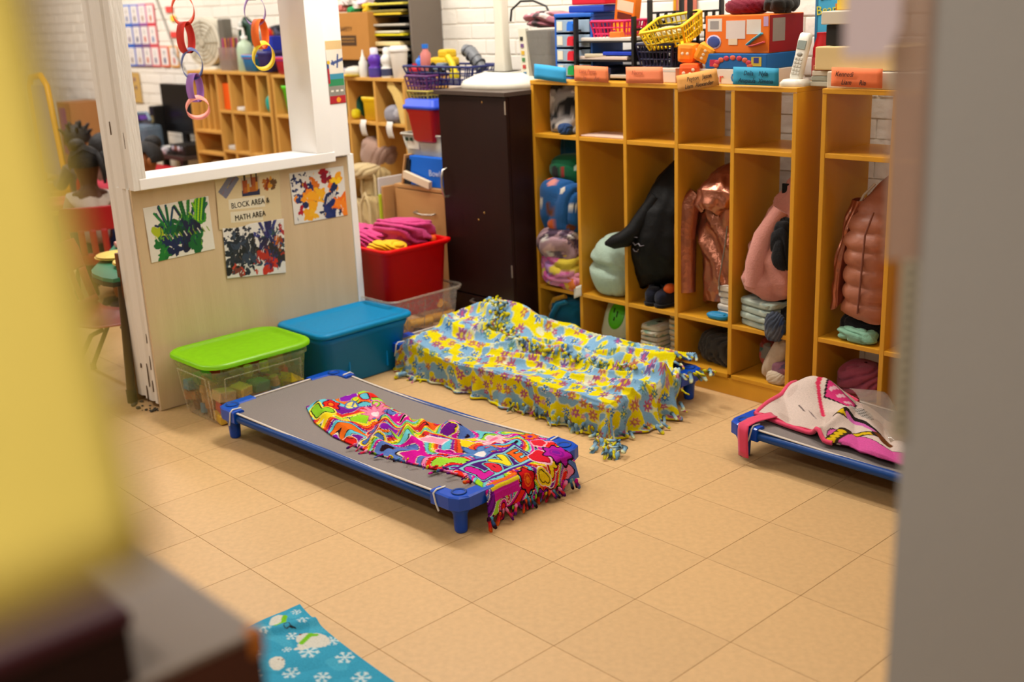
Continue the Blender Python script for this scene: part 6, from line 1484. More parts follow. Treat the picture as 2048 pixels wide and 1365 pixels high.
lump('brown_bear', 'brown plush toy on top of the lime green bin', 'plush toy', (-2.48, 2.29, 1.095), (.17, .12, .06), 358, cm('brown_plush', '#7a4a24'), fold=.3)
boxy('white_folder', 'white card standing beside the lime green bin', 'card', -2.375, -2.365, 2.23, 2.4, .936, 1.1, '#d8d4c4')
# ------------------------------------------------------------------ on the narrow-column shelf unit seen through the opening
VZ = 1.175
t = thing('desk_fan', 'cream box fan with grey edge on the far pale shelf unit', 'fan', (-3.60, 2.36, VZ), .25)
MB().rloft([(.18, .10, 0, .03), (.16, .09, .02, .03)]).build('foot', m_ivory, t)
b = MB(); b.tube([(0, -.05, .17), (0, .03, .17)], .155, 28); b.build('housing', m_ivory, t)
b = MB()
for k in range(5): b.tube([(r_ * math.cos(a_), -.056, .17 + r_ * math.sin(a_)) for r_, a_ in [(.03 + .025 * k, 2 * PI * q / 24) for q in range(25)]], .003, 5)
for k in range(8): b.tube([(.02 * math.cos(k * PI / 4), -.058, .17 + .02 * math.sin(k * PI / 4)), (.14 * math.cos(k * PI / 4), -.056, .17 + .14 * math.sin(k * PI / 4))], .003, 5)
b.build('grille', pm('#a8a08a'), t); MB().tube([(0, -.062, .17), (0, -.05, .17)], .025, 14).build('hub', pm('#b8b09c'), t)
MB().box(.15, .20, -.05, .03, .0, .31, bev=.01).build('grey_side', pm('#6a665c'), t)
t = bottle('pump bottle of pale green sanitizer on the far pale shelf unit', (-3.0, 2.27, VZ), [(.045, 0), (.05, .01), (.05, .13), (.04, .165), (.018, .18), (.018, .19)], '#a9bca0', [(.02, .188), (.02, .205), (.008, .21), (.008, .235)], '#d8d4cc')
MB().tube([(0, 0, .235), (0, 0, .25), (-.035, -.01, .25), (-.045, -.012, .24)], .007, 8).build('pump_spout', pm('#d8d4cc'), t)
t = thing('pencil_caddy', 'clear tub of pencils and pink pens left of the sanitizer bottle', 'caddy', (-3.22, 2.3, VZ)); MB().rloft([(.13, .1, 0, .01), (.14, .11, .14, .012)], cap1=False).build('tub', clear_plastic('clear_tub', '#b8a8a0', .4), t)
MB().rloft([(.125, .1, .065, .01), (.125, .1, .072, .01)]).build('shelf', pm('#b8845a'), t)
for k in range(16):
    x, y = (k % 8 - 3.5) * .014, (k // 8 - .5) * .05
    o = MB().tube([(0, 0, 0), (random.uniform(-.01, .01), random.uniform(-.01, .01), .12)], .005, 6).build('pencil', pm(['#b84a7a', '#8a3a5a', '#c8782c', '#d89a3c', '#6a2a5a', '#b86a2c', '#4a4444', '#a83a6a'][k % 8])); o.location = (-3.22 + x, 2.3 + y, VZ + .075)
    tag(o, ['magenta', 'plum', 'orange', 'amber', 'purple', 'rust', 'dark', 'pink'][k % 8] + ' pencil in the %s row of the clear tub by the sanitizer' % ['front', 'back'][k // 8], 'pencil', 'pencils in the clear tub')
t = thing('toy_snake', 'dark green curled toy behind the pencil tub', 'toy', (-3.2, 2.42, VZ + .0)); MB().tube([(-.03, 0, 0), (-.05, 0, .12), (-.06, 0, .22), (.0, 0, .29), (.05, 0, .26), (.03, 0, .2), (.06, 0, .15)], [.03, .03, .028, .03, .028, .024, .02], 12).build('body', pm('#123a2a'), t); MB().ell((-.03, -.03, .27), (.02, .01, .02)).build('white_patch', pm('#c8ccc4'), t)
for k, (x0, x1, y, h, c, nm, lb_) in enumerate(((-2.93, -2.80, 2.26, .10, '#1c7ab8', 'tub', 'blue tub with red rim right of the sanitizer bottle'), (-2.56, -2.44, 2.26, .10, '#b81c34', 'tub', 'dark red tub with a purple band on the pale cubby unit'), (-2.42, -2.33, 2.24, .155, '#d0182c', 'tub', 'bright red tub by the white frame on the pale cubby unit'), (-2.74, -2.63, 2.25, .12, '#2c2a6a', 'tub', 'navy tub behind the yellow paper loop'))):
    t = thing('tub', lb_, 'tub', ((x0 + x1) / 2, y, VZ if k in (0, 3) else UZ)); w_ = x1 - x0
    tote_mesh(w_, .12, h, .86, .015).build('body', pm(c), t)
    MB().rloft([(w_ + .008, .128, h - .02, .02), (w_ + .008, .128, h + .002, .02), (w_ - .006, .114, h + .002, .02)], cap0=False, cap1=False).build('rim_band', pm(['#c0202c', '#4a2c9a', '#d0182c', '#1c1c5a'][k]), t)
MB().lathe([(.014, 0), (.012, .03), (.003, .06)]).build('x', pm('#1c8a2c')) if False else None
boxy('dark_blue_box', 'royal blue box standing behind the blue tub', 'box', -2.90, -2.78, 2.33, 2.42, VZ, VZ + .20, '#1c2c9c', (('f', .1, .9, .0, .45, '#6a3a2c'),))
lump('red_ball', 'small red ball by the sanitizer pump', 'ball', (-2.93, 2.4, VZ + .19), (.06, .06, .06), 360, pm('#d8301c'), fold=.02)
boxy('yellow_box', 'tall yellow box with brown print behind the orange paper loop', 'box', -2.62, -2.46, 2.38, 2.45, UZ, UZ + .33, '#d8a81c', (('f', .55, .95, .3, .8, '#4a3428'), ('f', .1, .4, .75, .9, '#8a5a2c')))
boxy('lime_carton', 'lime green carton on the mustard box', 'box', -2.44, -2.30, 2.36, 2.44, UZ + .20, UZ + .32, '#a8c81c', (('f', 0, 1, 0, .15, '#d8d4c4'),))
boxy('mustard_carton', 'mustard crayon carton above the dark red tub', 'box', -2.57, -2.36, 2.33, 2.43, UZ + .105, UZ + .198, '#b8901c', (('f', 0, .15, .3, 1, '#e8d81c'), ('f', .0, 1, .9, 1, '#b83a1c')))
lump('grey_toy', 'grey and red toy on the bright red tub', 'toy', (-2.37, 2.27, UZ + .155), (.10, .1, .08), 361, painter=floral('#8a8688', ['#d8402c', '#c8a8a0'], 362, 10), fold=.2)
lump('dark_toy_car', 'black and orange toy above the sanitizer pump', 'toy', (-2.90, 2.44, VZ + .20), (.14, .06, .07), 363, painter=floral('#2a2a2c', ['#c8781c', '#5a5a6a'], 364, 12), fold=.25)
# things inside the narrow-column unit
boxy('orange_folder', 'bright orange folder standing in the narrow shelf column', 'folder', -3.25, -3.15, 2.23, 2.44, .94, 1.10, '#e85a10')
lump('teal_toy', 'teal and blue toys in the right column of the far shelf unit', 'toy', (-2.71, 2.27, .94), (.1, .12, .13), 365, pm('#1c9a8c'), fold=.15)
lump('blue_toy', 'royal blue toy ball above the teal toys', 'toy', (-2.72, 2.33, 1.06), (.08, .08, .07), 366, pm('#1c3cb0'), fold=.03)
boxy('white_block', 'white pad on the shelf beside the orange folder', 'paper', -3.08, -3.0, 2.22, 2.3, .94, .96, '#d8d4cc')
boxy('white_block', 'white pad low in the second narrow column', 'paper', -3.24, -3.14, 2.22, 2.36, .69, .715, '#c8c4ba')
boxy('grey_folder', 'slate grey folder in the right narrow column', 'folder', -2.75, -2.68, 2.25, 2.42, .69, .82, '#4a4a58')
boxy('tan_pad', 'tan pad on the lower shelves of the far unit', 'paper', -3.50, -3.34, 2.24, 2.45, .56, .60, '#b89a6a')
boxy('grey_pad', 'grey pad on the lowest seen shelf of the far unit', 'paper', -3.46, -3.32, 2.24, 2.45, .463, .52, '#9a948a')

# ------------------------------------------------------------------ computer corner
m_redtop = mat('red_laminate', '#b8202c', .35, .4, noise=(8, .05)); m_edge = mat('dark_table_edge', '#1c1a18', .5)
m_leg = mat('bronze_tube_leg', '#4a3c30', .35, metal=.6)
t = thing('computer_table', 'dark computer desk with monitor behind the red table', 'table', (-4.05, 2.15, 0))
MB().box(-.5, .42, -.055, .3, .60, .63, bev=.004).build('desk_top', mat('dark_desk_top', '#3a2e28', .5, noise=(8, .1)), t)
for x in (-.46, .38):
    for y in (-.03, .26): MB().box(x - .02, x + .02, y - .02, y + .02, 0, .60).build('leg', m_edge, t)
t = thing('monitor', 'black computer monitor on the desk by the white brick wall', 'monitor', (-4.03, 2.33, .63)); m_scr = mat('black_screen', '#100e0e', .25, .5); m_bz = pm('#1a1816', .4)
MB().box(-.235, .235, -.02, .025, .11, .44, bev=.006).build('bezel', m_bz, t); MB().box(-.222, .222, -.022, -.0195, .13, .427).build('screen', m_scr, t)
MB().box(-.03, .03, 0, .03, .02, .13).build('neck', m_bz, t); MB().rloft([(.2, .15, 0, .05), (.19, .14, .014, .05)]).build('foot', m_bz, t)
t = thing('speaker', 'slim black computer speaker left of the monitor', 'speaker', (-4.30, 2.28, .63)); MB().box(-.035, .035, -.04, .05, 0, .29, bev=.008).build('cabinet', m_bz, t)
for z in (.08, .2): MB().tube([(0, -.043, z), (0, -.038, z)], .026, 14).build('cone', pm('#8a7a4c'), t)
t = thing('keyboard', 'dark keyboard on the desk before the monitor', 'keyboard', (-3.98, 2.17, .63)); MB().box(-.2, .2, -.06, .07, 0, .02, bev=.004).build('base', m_bz, t)
kb = MB()
for i in range(14):
    for j in range(4): kb.box(-.19 + .0275 * i, -.168 + .0275 * i, -.05 + .028 * j, -.027 + .028 * j, .02, .026)
o = kb.build('keys', pm('#3a3a3e'), t); o['kind'] = 'stuff'
boxy('white_paper', 'white paper pile under the monitor', 'paper', -4.12, -3.88, 2.2, 2.3, .631, .66, '#c8c4be')
t = thing('boombox', 'grey blue portable stereo with a tube handle left of the desk', 'stereo', (-4.32, 2.18, .63)); MB().box(-.11, .13, -.07, .08, 0, .17, bev=.03).build('body', pm('#5a6a78'), t); MB().tube([(-.10, 0, .05), (-.105, 0, .20), (-.08, 0, .24), (.08, 0, .25), (.12, 0, .2)], .012, 8).build('handle', pm('#6a7c8c'), t)
MB().tube([(.03, -.075, .08), (.03, -.065, .08)], .055, 18).build('speaker_cone', pm('#2a2e34'), t)
for k in range(5):
    boxy('stacked_case', ['lowest', 'second', 'middle', 'fourth', 'topmost'][k] + ' grey case in the stack behind the stereo', 'case', -4.62, -4.42, 2.05, 2.3, .64 + .036 * k, .674 + .036 * k, ['#5a5458', '#8a848a', '#4a444a', '#7a747c', '#6a646c'][k], group='grey cases stacked behind the stereo')
boxy('purple_case', 'purple box on top of the grey cases', 'box', -4.58, -4.42, 2.08, 2.28, .822, .865, '#8a5cc8')
t = thing('printer', 'dark low printer with grey controls under the monitor edge', 'printer', (-3.74, 2.22, .63)); MB().box(-.1, .1, -.1, .1, 0, .07, bev=.01).build('body', m_bz, t)
for k in range(4): MB().ell((-.06 + .04 * k, -.1, .045), (.014, .006, .018), 8, 6).build('button', pm(['#b8b4c0', '#8a5a4c', '#c8c4cc', '#6a6a70'][k]), t)
for k, (x, y, z, c) in enumerate(((-4.2, 2.12, .655, '#c8c0cc'), (-4.12, 2.12, .65, '#a86a5c'), (-3.9, 2.11, .66, '#b0acb0'))):
    lump('small_toy', ['pale lilac', 'brick red', 'grey'][k] + ' small toy on the desk front edge', 'toy', (x, y, .631), (.05, .05, .05), 370 + k, pm(c), fold=.2, group='small toys on the computer desk')
t = thing('red_table', 'red-topped low table before the computer desk', 'table', (-3.75, 1.90, 0)); MB().rloft([(.9, .36, .535, .06), (.9, .36, .56, .06)]).build('table_top', m_redtop, t)
MB().rloft([(.905, .365, .53, .06), (.905, .365, .552, .06)]).build('edge_band', m_edge, t)
for x in (-.38, .38):
    for y in (-.15, .15): MB().tube([(x, y, 0), (x * .95, y, .53)], .016, 10).build('leg', m_leg, t)

# ------------------------------------------------------------------ cards on the far brick wall
CW, CH = .118, .118
def alpha_card(x, z, col, pic, n):
    t = thing('alphabet_card', 'alphabet wall card', 'card', (x, YB - .013, z), random.uniform(-.0, .0), 'letter cards on the white brick wall')
    MB().box(-.062, .062, -.003, 0, -.072, .072).build('frame', cardm(col), t); MB().box(-.051, .051, -.0042, -.003, -.06, .062).build('white_face', mat('card_face', '#e6e0da', .6, noise=(20, .03)), t)
    P_ = MB().ell((0, -.0045, -.028), (.016, .001, .024), 10, 6); P_.build('picture', cardm(pic), t)
    text(chr(65 + n % 26), .045, mat('letter_grey', '#8f8a8c', .7), t, (0, -.0046, .01), (PI / 2, 0, 0))
    return t
n = 0
rows = [(1.535, [-5.0, -4.873, -4.746, -4.62], ['#3a78d8', '#7a84d0', '#b06ab0', '#e04a5c']), (1.388, [-5.0, -4.873, -4.746, -4.62], ['#2c6ad0', '#5a5aa8', '#8a5a90', '#e0505c']), (1.24, [-5.0, -4.873, -4.746, -4.62, -4.48, -4.34], ['#2c6ad0', '#5a4aa0', '#8a5a80', '#e0606c', '#e8603c', '#e8a03c'])]
cname = {'#3a78d8': 'blue', '#7a84d0': 'periwinkle', '#b06ab0': 'mauve', '#e04a5c': 'red', '#2c6ad0': 'deep blue', '#5a5aa8': 'indigo', '#8a5a90': 'purple', '#e0505c': 'coral red', '#5a4aa0': 'violet', '#8a5a80': 'plum', '#e0606c': 'pinkish red', '#e8603c': 'orange red', '#e8a03c': 'amber'}
for r_, (z, xs, cs) in enumerate(rows):
    for x, c in zip(xs, cs):
        t = alpha_card(x, z, c, ['#6a78a8', '#8a7a78', '#b08a78', '#c8603c', '#7a6a8a', '#4a4a78', '#c85a4c'][n % 7], n)
        t['label'] = 'letter card with %s border in the %s row on the white brick wall' % (cname[c], ['top', 'middle', 'bottom'][r_]); n += 1
for k in range(5):
    t = alpha_card(-5.55, 1.54 - .147 * k, '#e8785c', '#e0482c', n); n += 1
    t['label'] = 'letter card with salmon border, %s down in the column left of the wooden post' % ['first', 'second', 'third', 'fourth', 'fifth'][k]
for k, (x, z, c, s_) in enumerate(((-4.33, 1.56, '#e8504c', .10), (-4.29, 1.50, '#e8c83c', .07), (-4.28, 1.39, '#e04a44', .14))):
    o = MB().box(-s_ / 2, s_ / 2, -.003, 0, -.02, .02).build('wall_strip', cardm(c)); o.location = (x, YB - .013, z); tag(o, ['red strip high on the brick wall beside the left paper chain', 'yellow strip under the red one beside the left paper chain', 'red strip beside the cream fan'][k], 'card', 'paper strips on the brick wall')
t = thing('wall_notice', 'tan notice with dark pictures on the far brick wall beside the post', 'notice', (-5.03, YB - .013, 1.01)); MB().box(-.10, .10, -.004, 0, -.11, .11).build('sheet', cardm('#c8a460'), t)
for (x, z, r_, c) in ((-.05, .04, .03, '#5a4a5c'), (-.04, -.01, .022, '#3a3430'), (.02, .06, .02, '#8a6a70'), (-.03, -.06, .03, '#a88a80'), (.03, .0, .018, '#6a5a64')): MB().ell((x, -.0045, z), (r_, .001, r_ * .9), 10, 5).build('printed_picture', cardm(c), t)
o = MB().tube([(-4.55, YB - .02, 1.75), (-4.45, YB - .02, 1.55), (-4.36, YB - .02, 1.38), (-4.30, YB - .02, 1.25), (-4.2, YB - .02, 1.15)], .006, 6).build('wall_cable', pm('#8a8880')); tag(o, 'thin grey cable running down the far brick wall', 'cable')

# ------------------------------------------------------------------ kids' tables, chairs and plates
m_green = mat('green_laminate', '#1f7a58', .35, .4, noise=(8, .05)); m_yellowtop = mat('yellow_laminate', '#d8b040', .4, .4, noise=(8, .05))
m_chairred = mat('red_chair_plastic', '#a81420', .35, .45, noise=(6, .06)); m_chairpink = mat('faded_red_plastic', '#b0403c', .4, .4, noise=(6, .06)); m_bt = mat('black_tube', '#241e1c', .35, metal=.5)
m_rub = pm('#1a1816', .7)
t = thing('green_table', 'green-topped low table with yellow plates beside the wooden post', 'table', (-1.4, .85, 0))
poly = [(.31, -.36), (.36, -.40), (.36, -.43), (.30, -.445), (.19, -.44), (.12, -.415), (-.32, -.11), (-.36, -.05), (-.36, .35), (-.3, .42), (.2, .42), (.31, .3)]
MB().prism(poly, 'z', .506, .522).build('table_top', m_green, t); MB().prism([(x * 1.006, y * 1.006) for x, y in poly], 'z', .488, .5065).build('edge_band', m_edge, t)
for (x, y) in ((.345, -.41), (.30, .33), (-.30, .33)):
    MB().tube([(x + .02, y - .015, .05), (x, y + .02, .488)], .0175, 12).build('leg', m_leg, t); MB().tube([(x + .02, y - .015, 0), (x + .02, y - .0155, .055)], .0205, 12).build('rubber_foot', m_rub, t)
for k, (x, y, z, lb_) in enumerate(((-1.40, .60, .523, 'lower yellow plate of the far stack on the green table'), (-1.395, .605, .530, 'upper yellow plate of the far stack on the green table'), (-1.22, .60, .523, 'lower yellow plate nearest the post on the green table'), (-1.215, .60, .530, 'upper yellow plate nearest the post on the green table'))):
    o = MB().lathe([(.05, 0), (.088, .012), (.09, .014), (.088, .016), (.05, .004)], 0, 0, 24).build('plate', pm('#e0bc50', .4)); o.location = (x, y, z); tag(o, lb_, 'plate', 'yellow plates on the green table')
lump('pink_food', 'small pink food pile at the back of the green table', 'food', (-1.62, .74, .523), (.10, .09, .035), 380, pm('#c88a7c'), fold=.2)
def chair(label, loc, rz, m, seat=.29):
    """stacking school chair: curved shell with a cut-out and three slats, tube legs; faces local +Y"""
    t = thing('school_chair', label, 'chair', loc, rz, 'red school chairs')
    def shell(x, s):   # s along the shell: 0 seat front .. 1 back top
        pts = np.array([(.17, seat - .03), (.15, seat - .005), (.08, seat), (-.04, seat - .012), (-.12, seat - .0), (-.165, seat + .05), (-.19, seat + .14), (-.21, seat + .24), (-.225, seat + .33)])
        p = poly_at(pts, np.array([s]))[0]; return np.array((x, p[0] + (.03 * (x / .17) ** 2 if s > .55 else 0), p[1] + (.012 * (x / .17) ** 2 if s < .55 else 0)))
    def patch(name, x0, x1, s0, s1, nx=9, ns=16):
        P_ = np.zeros((nx, ns, 3))
        for i in range(nx):
            for j in range(ns):
                x = x0 + (x1 - x0) * i / (nx - 1); s = s0 + (s1 - s0) * j / (ns - 1)
                if s > .93: x *= 1 - 1.2 * (s - .93) ** 1.0
                P_[i, j] = shell(x, s)
        gridmesh(name, P_, None, m, t, thick=.006)
    patch('seat', -.165, .165, 0, .60); patch('backrest', -.165, .165, .80, 1.0)
    for (a, b) in ((-.165, -.12), (.12, .165)): patch('side_post', a, b, .59, .81, 4, 8)
    for c_ in (-.06, 0, .06): patch('back_slat', c_ - .017, c_ + .017, .59, .81, 3, 8)
    for sx in (-1, 1):
        MB().tube([(sx * .10, .05, seat - .012), (sx * .13, .10, seat - .03), (sx * .155, .17, .02)], .0105, 8).build('leg', m_bt, t)
        MB().tube([(sx * .10, -.03, seat - .02), (sx * .12, -.08, seat - .04), (sx * .155, -.20, .02)], .0105, 8).build('leg', m_bt, t)
        for y in (.171, -.201): MB().tube([(sx * .156, y, 0), (sx * .155, y, .03)], .0145, 8).build('rubber_foot', m_rub, t)
    return t
chair('faded red plastic chair tucked empty under the green table', (-1.36, .55, 0), -.75, m_chairpink, .275)
chair('bright red plastic chair holding the child in white', (-2.74, 1.08, 0), 1.1, m_chairred, .245)
t = thing('yellow_table', 'yellow-topped low table before the child in white', 'table', (-3.32, .98, 0)); MB().rloft([(.62, .56, .48, .15), (.62, .56, .5, .15)]).build('table_top', m_yellowtop, t)
for x in (-.2, .2):
    for y in (-.18, .18): MB().tube([(x, y, 0), (x, y, .48)], .016, 10).build('leg', m_leg, t)
o = MB().rloft([(.3, .22, 0, .04), (.32, .24, .03, .05), (.31, .23, .03, .05), (.29, .21, .006, .04)]).build('tray', mat('tray_red', '#b8483c', .5, noise=(9, .05))); o.location = (-3.2, 1.08, .501); tag(o, 'red tray on the yellow table', 'tray')
t = thing('tube_frame', 'yellow bent tube frame with a pale mirror panel by the far wall', 'toy', (-6.1, 2.2, 0)); MB().tube([(-.28, 0, .2), (-.28, 0, 1.0), (-.22, 0, 1.08), (.0, 0, 1.10), (.1, 0, 1.02), (.14, 0, .7), (.2, 0, .2)], .025, 10).build('yellow_tube', pm('#e8a81c'), t); MB().box(-.26, .10, .0, .015, .3, 1.02).build('panel', mat('pale_lilac_panel', '#b0a8bc', .3), t)
for x in (-.28, .2): MB().box(x - .03, x + .03, -.15, .15, 0, .2, bev=.01).build('foot', pm('#c89018'), t)
t = boxy('purple_bookcase', 'small wooden bookcase with purple end beside the yellow tube frame', 'bookcase', -5.86, -5.60, 2.2, 2.45, 0, .90, '#9a6a3c', (('f', .1, .6, .55, .95, '#7a2a6a'), ('f', .1, .6, .2, .5, '#a83a4c')))

# ------------------------------------------------------------------ children at the tables
def skin_mesh(name, verts, edges, radii, m, parent, sub=1):
    me = bpy.data.meshes.new(name); me.from_pydata(verts, edges, [])
    o = bpy.data.objects.new('tmp', me); COL.objects.link(o)
    mod = o.modifiers.new('s', 'SKIN'); mod.use_smooth_shade = True
    for k, r_ in enumerate(radii):
        me.skin_vertices[0].data[k].radius = (r_, r_) if not isinstance(r_, tuple) else r_
        me.skin_vertices[0].data[k].use_root = (k == 0)
    ss = o.modifiers.new('ss', 'SUBSURF'); ss.levels = sub; ss.render_levels = sub
    bpy.context.view_layer.update()
    dg = bpy.context.evaluated_depsgraph_get()
    me2 = bpy.data.meshes.new_from_object(o.evaluated_get(dg)); bpy.data.objects.remove(o)
    me2.name = name; me2.materials.clear(); me2.materials.append(m); me2.polygons.foreach_set('use_smooth', np.ones(len(me2.polygons), bool))
    return link(name, me2, parent)
m_skin = mat('brown_skin', '#5a3522', .5, .3, noise=(12, .06)); m_hair = mat('black_hair', '#120e0d', .6, .3, noise=(60, .4), bump=(120, .6))
def child(label, loc, rz, shirt, style, head_turn=0, skin=m_skin, arm=.5):
    t = thing('person', label, 'person', loc, rz, 'children at the low tables')
    V, Ed, R_ = [], [], []
    def add(p, r_, par=None):
        V.append(p); R_.append(r_)
        if par is not None: Ed.append((par, len(V) - 1))
        return len(V) - 1
    pel = add((0, 0, .36), .085); wa = add((0, .005, .46), .075, pel); chs = add((0, .012, .555), .082, wa); up = add((0, .01, .625), .06, chs); nk = add((0, .015, .675), .035, up)
    jaw = add((0, .03, .735), .062, nk); hd = add((0, .022, .80), .083, jaw); top_ = add((0, .012, .862), .058, hd)
    for sx in (-1, 1):
        sh = add((sx * .095, .01, .61), .036, up); el = add((sx * .135, .06, .50), .028, sh); wr = add((sx * .09, .20, .535), .019, el); pa = add((sx * .08, .245, .54), (.022, .013), wr)
        for q, (fx, L) in enumerate(((-.018, .042), (-.006, .05), (.006, .047), (.017, .038))):
            f1 = add((sx * .08 + fx, .27, .538), .0068, pa); f2 = add((sx * .08 + fx * 1.15, .27 + L * .55, .531), .006, f1); add((sx * .08 + fx * 1.2, .27 + L, .52), .005, f2)
        th_ = add((sx * .08 - sx * .024, .238, .537), .007, pa); add((sx * .08 - sx * .036, .262, .532), .006, th_)
        hp = add((sx * .055, .03, .345), .06, pel); kn = add((sx * .07, .235, .335), .045, hp); an = add((sx * .07, .24, .07), .028, kn); hl = add((sx * .07, .235, .035), .026, an); add((sx * .072, .32, .025), (.03, .018), hl)
    skin_mesh('body', V, Ed, R_, skin, t, 2)
    # face
    eye = pm('#e8e2d8', .3); dk = pm('#1a1210', .3)
    for sx in (-1, 1):
        MB().ell((sx * .03, .098, .80), (.012, .007, .008), 10, 6).build('eye', eye, t); MB().ell((sx * .03, .1045, .80), (.006, .003, .006), 8, 6).build('iris', dk, t)
        MB().tube([(sx * .015, .101, .82), (sx * .03, .104, .824), (sx * .047, .096, .82)], .003, 6).build('eyebrow', dk, t)
        MB().ell((sx * .082, .018, .79), (.009, .016, .024), 10, 8).build('ear', skin, t)
    MB().lathe([(.004, .804), (.009, .788), (.013, .776), (.009, .770)], 0, .103, 10).build('nose', skin, t)
    MB().tube([(-.022, .093, .748), (-.01, .099, .746), (0, .101, .747), (.01, .099, .746), (.022, .093, .748)], [.002, .005, .0055, .005, .002], 8).build('mouth', mat('lip_brown', '#6a342c', .5), t)
    # clothes
    Vs = [(0, 0, .35), (0, .005, .46), (0, .012, .555), (0, .01, .628), (0, .012, .655)]; Es = [(0, 1), (1, 2), (2, 3), (3, 4)]; Rs = [.098, .088, .094, .066, .045]
    for sx in (-1, 1):
        k = len(Vs); Vs += [(sx * .098, .01, .612), (sx * .137, .06, .50), (sx * .10, .175, .53)]; Es += [(3, k), (k, k + 1), (k + 1, k + 2)]; Rs += [.045, .037, .03]
    skin_mesh('shirt', Vs, Es, Rs, cm('shirt_' + shirt[1:], shirt), t, 2)
    Vs = [(0, 0, .345)]; Es = []; Rs = [.096]
    for sx in (-1, 1):
        k = len(Vs); Vs += [(sx * .056, .03, .343), (sx * .07, .238, .336), (sx * .07, .242, .11)]; Es += [(0, k), (k, k + 1), (k + 1, k + 2)]; Rs += [.07, .054, .042]
        MB().rloft([(.062, .125, 0, .028), (.064, .13, .02, .03), (.055, .10, .055, .025)], cx=sx * .07, cy=.275).build('shoe', pm('#2a2426'), t)
    skin_mesh('trousers', Vs, Es, Rs, cm('navy_cloth', '#1c2240'), t, 2)
    # hair: cap plus braids, buns or puffs
    h = MB(); n_, m__ = 24, 12; rings = []
    for i in range(m__ + 1):
        ph_ = i / m__ * 1.75 + .001; ring = []
        for k in range(n_):
            a = 2 * PI * k / n_; back = -math.sin(a)
            ext = 1.0 if back > -.2 else .62
            q = ph_ * ext
            ring.append(Vector((.092 * math.sin(q) * math.cos(a), .012 + .098 * math.sin(q) * math.sin(a), .80 + .094 * math.cos(q))))
        rings.append(ring)
    h.loft(rings, cap0=False, cap1=False).build('hair', m_hair, t)
    if style == 'braids':
        h = MB()
        for i in range(7):
            y_ = -.075 + .02 * i
            h.tube([(-.07, y_, .86 - .006 * abs(i - 3)), (0, y_ * 1.1, .905 - .01 * abs(i - 2)), (.07, y_, .86 - .006 * abs(i - 3))], .007, 6)
        h.build('cornrow', m_hair, t)
        for (x, y, L, dx) in ((.085, -.03, .16, .05), (.09, -.05, .14, .03), (.07, -.08, .12, .02), (.095, -.01, .17, .06)):
            pts = [(x, y, .85), (x + dx * .6, y - .03, .82), (x + dx, y - .04, .82 - L * .5), (x + dx * .9, y - .035, .82 - L)]
            MB().tube(pts, [.016, .018, .015, .008], 8).build('braid', m_hair, t)
        MB().ell((-.03, -.02, .90), (.045, .045, .035), 12, 8).build('bun', m_hair, t)
        MB().ell((.09, -.045, .83), (.012, .012, .012), 8, 6).build('hair_bead', pm('#d8d0cc'), t)
    elif style == 'twists':
        for k in range(14):
            a = k * 2.4; q = .3 + .09 * k; x = .09 * math.sin(q) * math.cos(a); y = .09 * math.sin(q) * math.sin(a); z = .80 + .09 * math.cos(q)
            if q > 1.3: continue
            MB().tube([(x, y, z), (x * 1.2, y * 1.2, z + .025), (x * 1.4, y * 1.4, z + .028)], [.012, .011, .006], 6).build('twist', m_hair, t)
    elif style == 'puffs':
        MB().ell((.055, -.055, .875), (.048, .048, .042), 12, 8).build('hair_puff', m_hair, t)
        MB().tube([(.09, -.07, .85), (.15, -.1, .82), (.17, -.1, .77)], [.03, .024, .01], 8).build('braid', m_hair, t)
    return t
FA = math.atan2(-.9, .35)
child('child with braids in a white shirt seated on the bright red chair, back turned', (-2.74, 1.08, -.02), 1.15, '#c8bcb0', 'braids')
child('child with short twisted hair in dark clothes beyond the child in white', (-4.02, 1.58, -.02), 1.7, '#3a3038', 'twists')
child('child in a pink top mostly hidden behind the wooden post', (-3.33, 1.45, -.02), 1.2, '#c84a5a', 'bun')
child('child with hair puffs leaning low just above the white sill', (-2.60, 1.37, -.02), 3.0, '#a8843c', 'puffs', skin=mat('warm_brown_skin', '#8a5228', .5, .3, noise=(12, .06)))
for k, (x, y, rz, m_) in enumerate(((-4.02, 1.58, 1.7, m_chairred), (-3.33, 1.45, 1.2, m_chairred), (-2.62, 1.42, 2.0, m_chairpink))):
    chair(['red plastic chair under the child with twisted hair', 'red plastic chair under the child in pink', 'red plastic chair under the child with hair puffs'][k], (x, y, 0), rz, m_, .245 if k < 2 else .215)

# ------------------------------------------------------------------ blurred things nearest the camera
m_greytop = mat('grey_speckled_laminate', '#8a7b6e', .35, .4, noise=(5, .2), col2='#6f6258')
m_brownbox = mat('brown_cabinet_wood', '#4a2318', .5, .3, noise=(4, .15), stretch=(6, 6, 1)); m_orange_e = mat('worn_orange_edge', '#a8601c', .6, noise=(20, .2))
t = thing('near_cabinet', 'blurred brown cabinet with grey top in the lower left corner', 'cabinet', (2.1, -1.5, 0))
MB().box(-.85, .402, -.55, .511, 0, 1.018, bev=.003).build('carcass', m_brownbox, t); MB().box(-.86, .402, -.55, .511, 1.018, 1.0235, bev=.001).build('grey_top', m_greytop, t)
MB().box(.388, .404, .498, .513, 1.0, 1.0245, bev=.004).build('worn_corner', m_orange_e, t)
MB().box(.403, .408, -.5, .0, .1, .95, bev=.002).build('door', m_brownbox, t); MB().box(.403, .408, .01, .46, .1, .95, bev=.002).build('door', m_brownbox, t)
for y in (-.04, .05): MB().tube([(.408, y, .5), (.43, y, .5)], .014, 12).build('knob', m_steel, t)
t = thing('dark_crate', 'blurred dark maroon box standing on the grey cabinet top', 'box', (2.33, -1.30, 1.023)); m_mar = mat('dark_maroon_box', '#1f0a0a', .5, .2, noise=(6, .2))
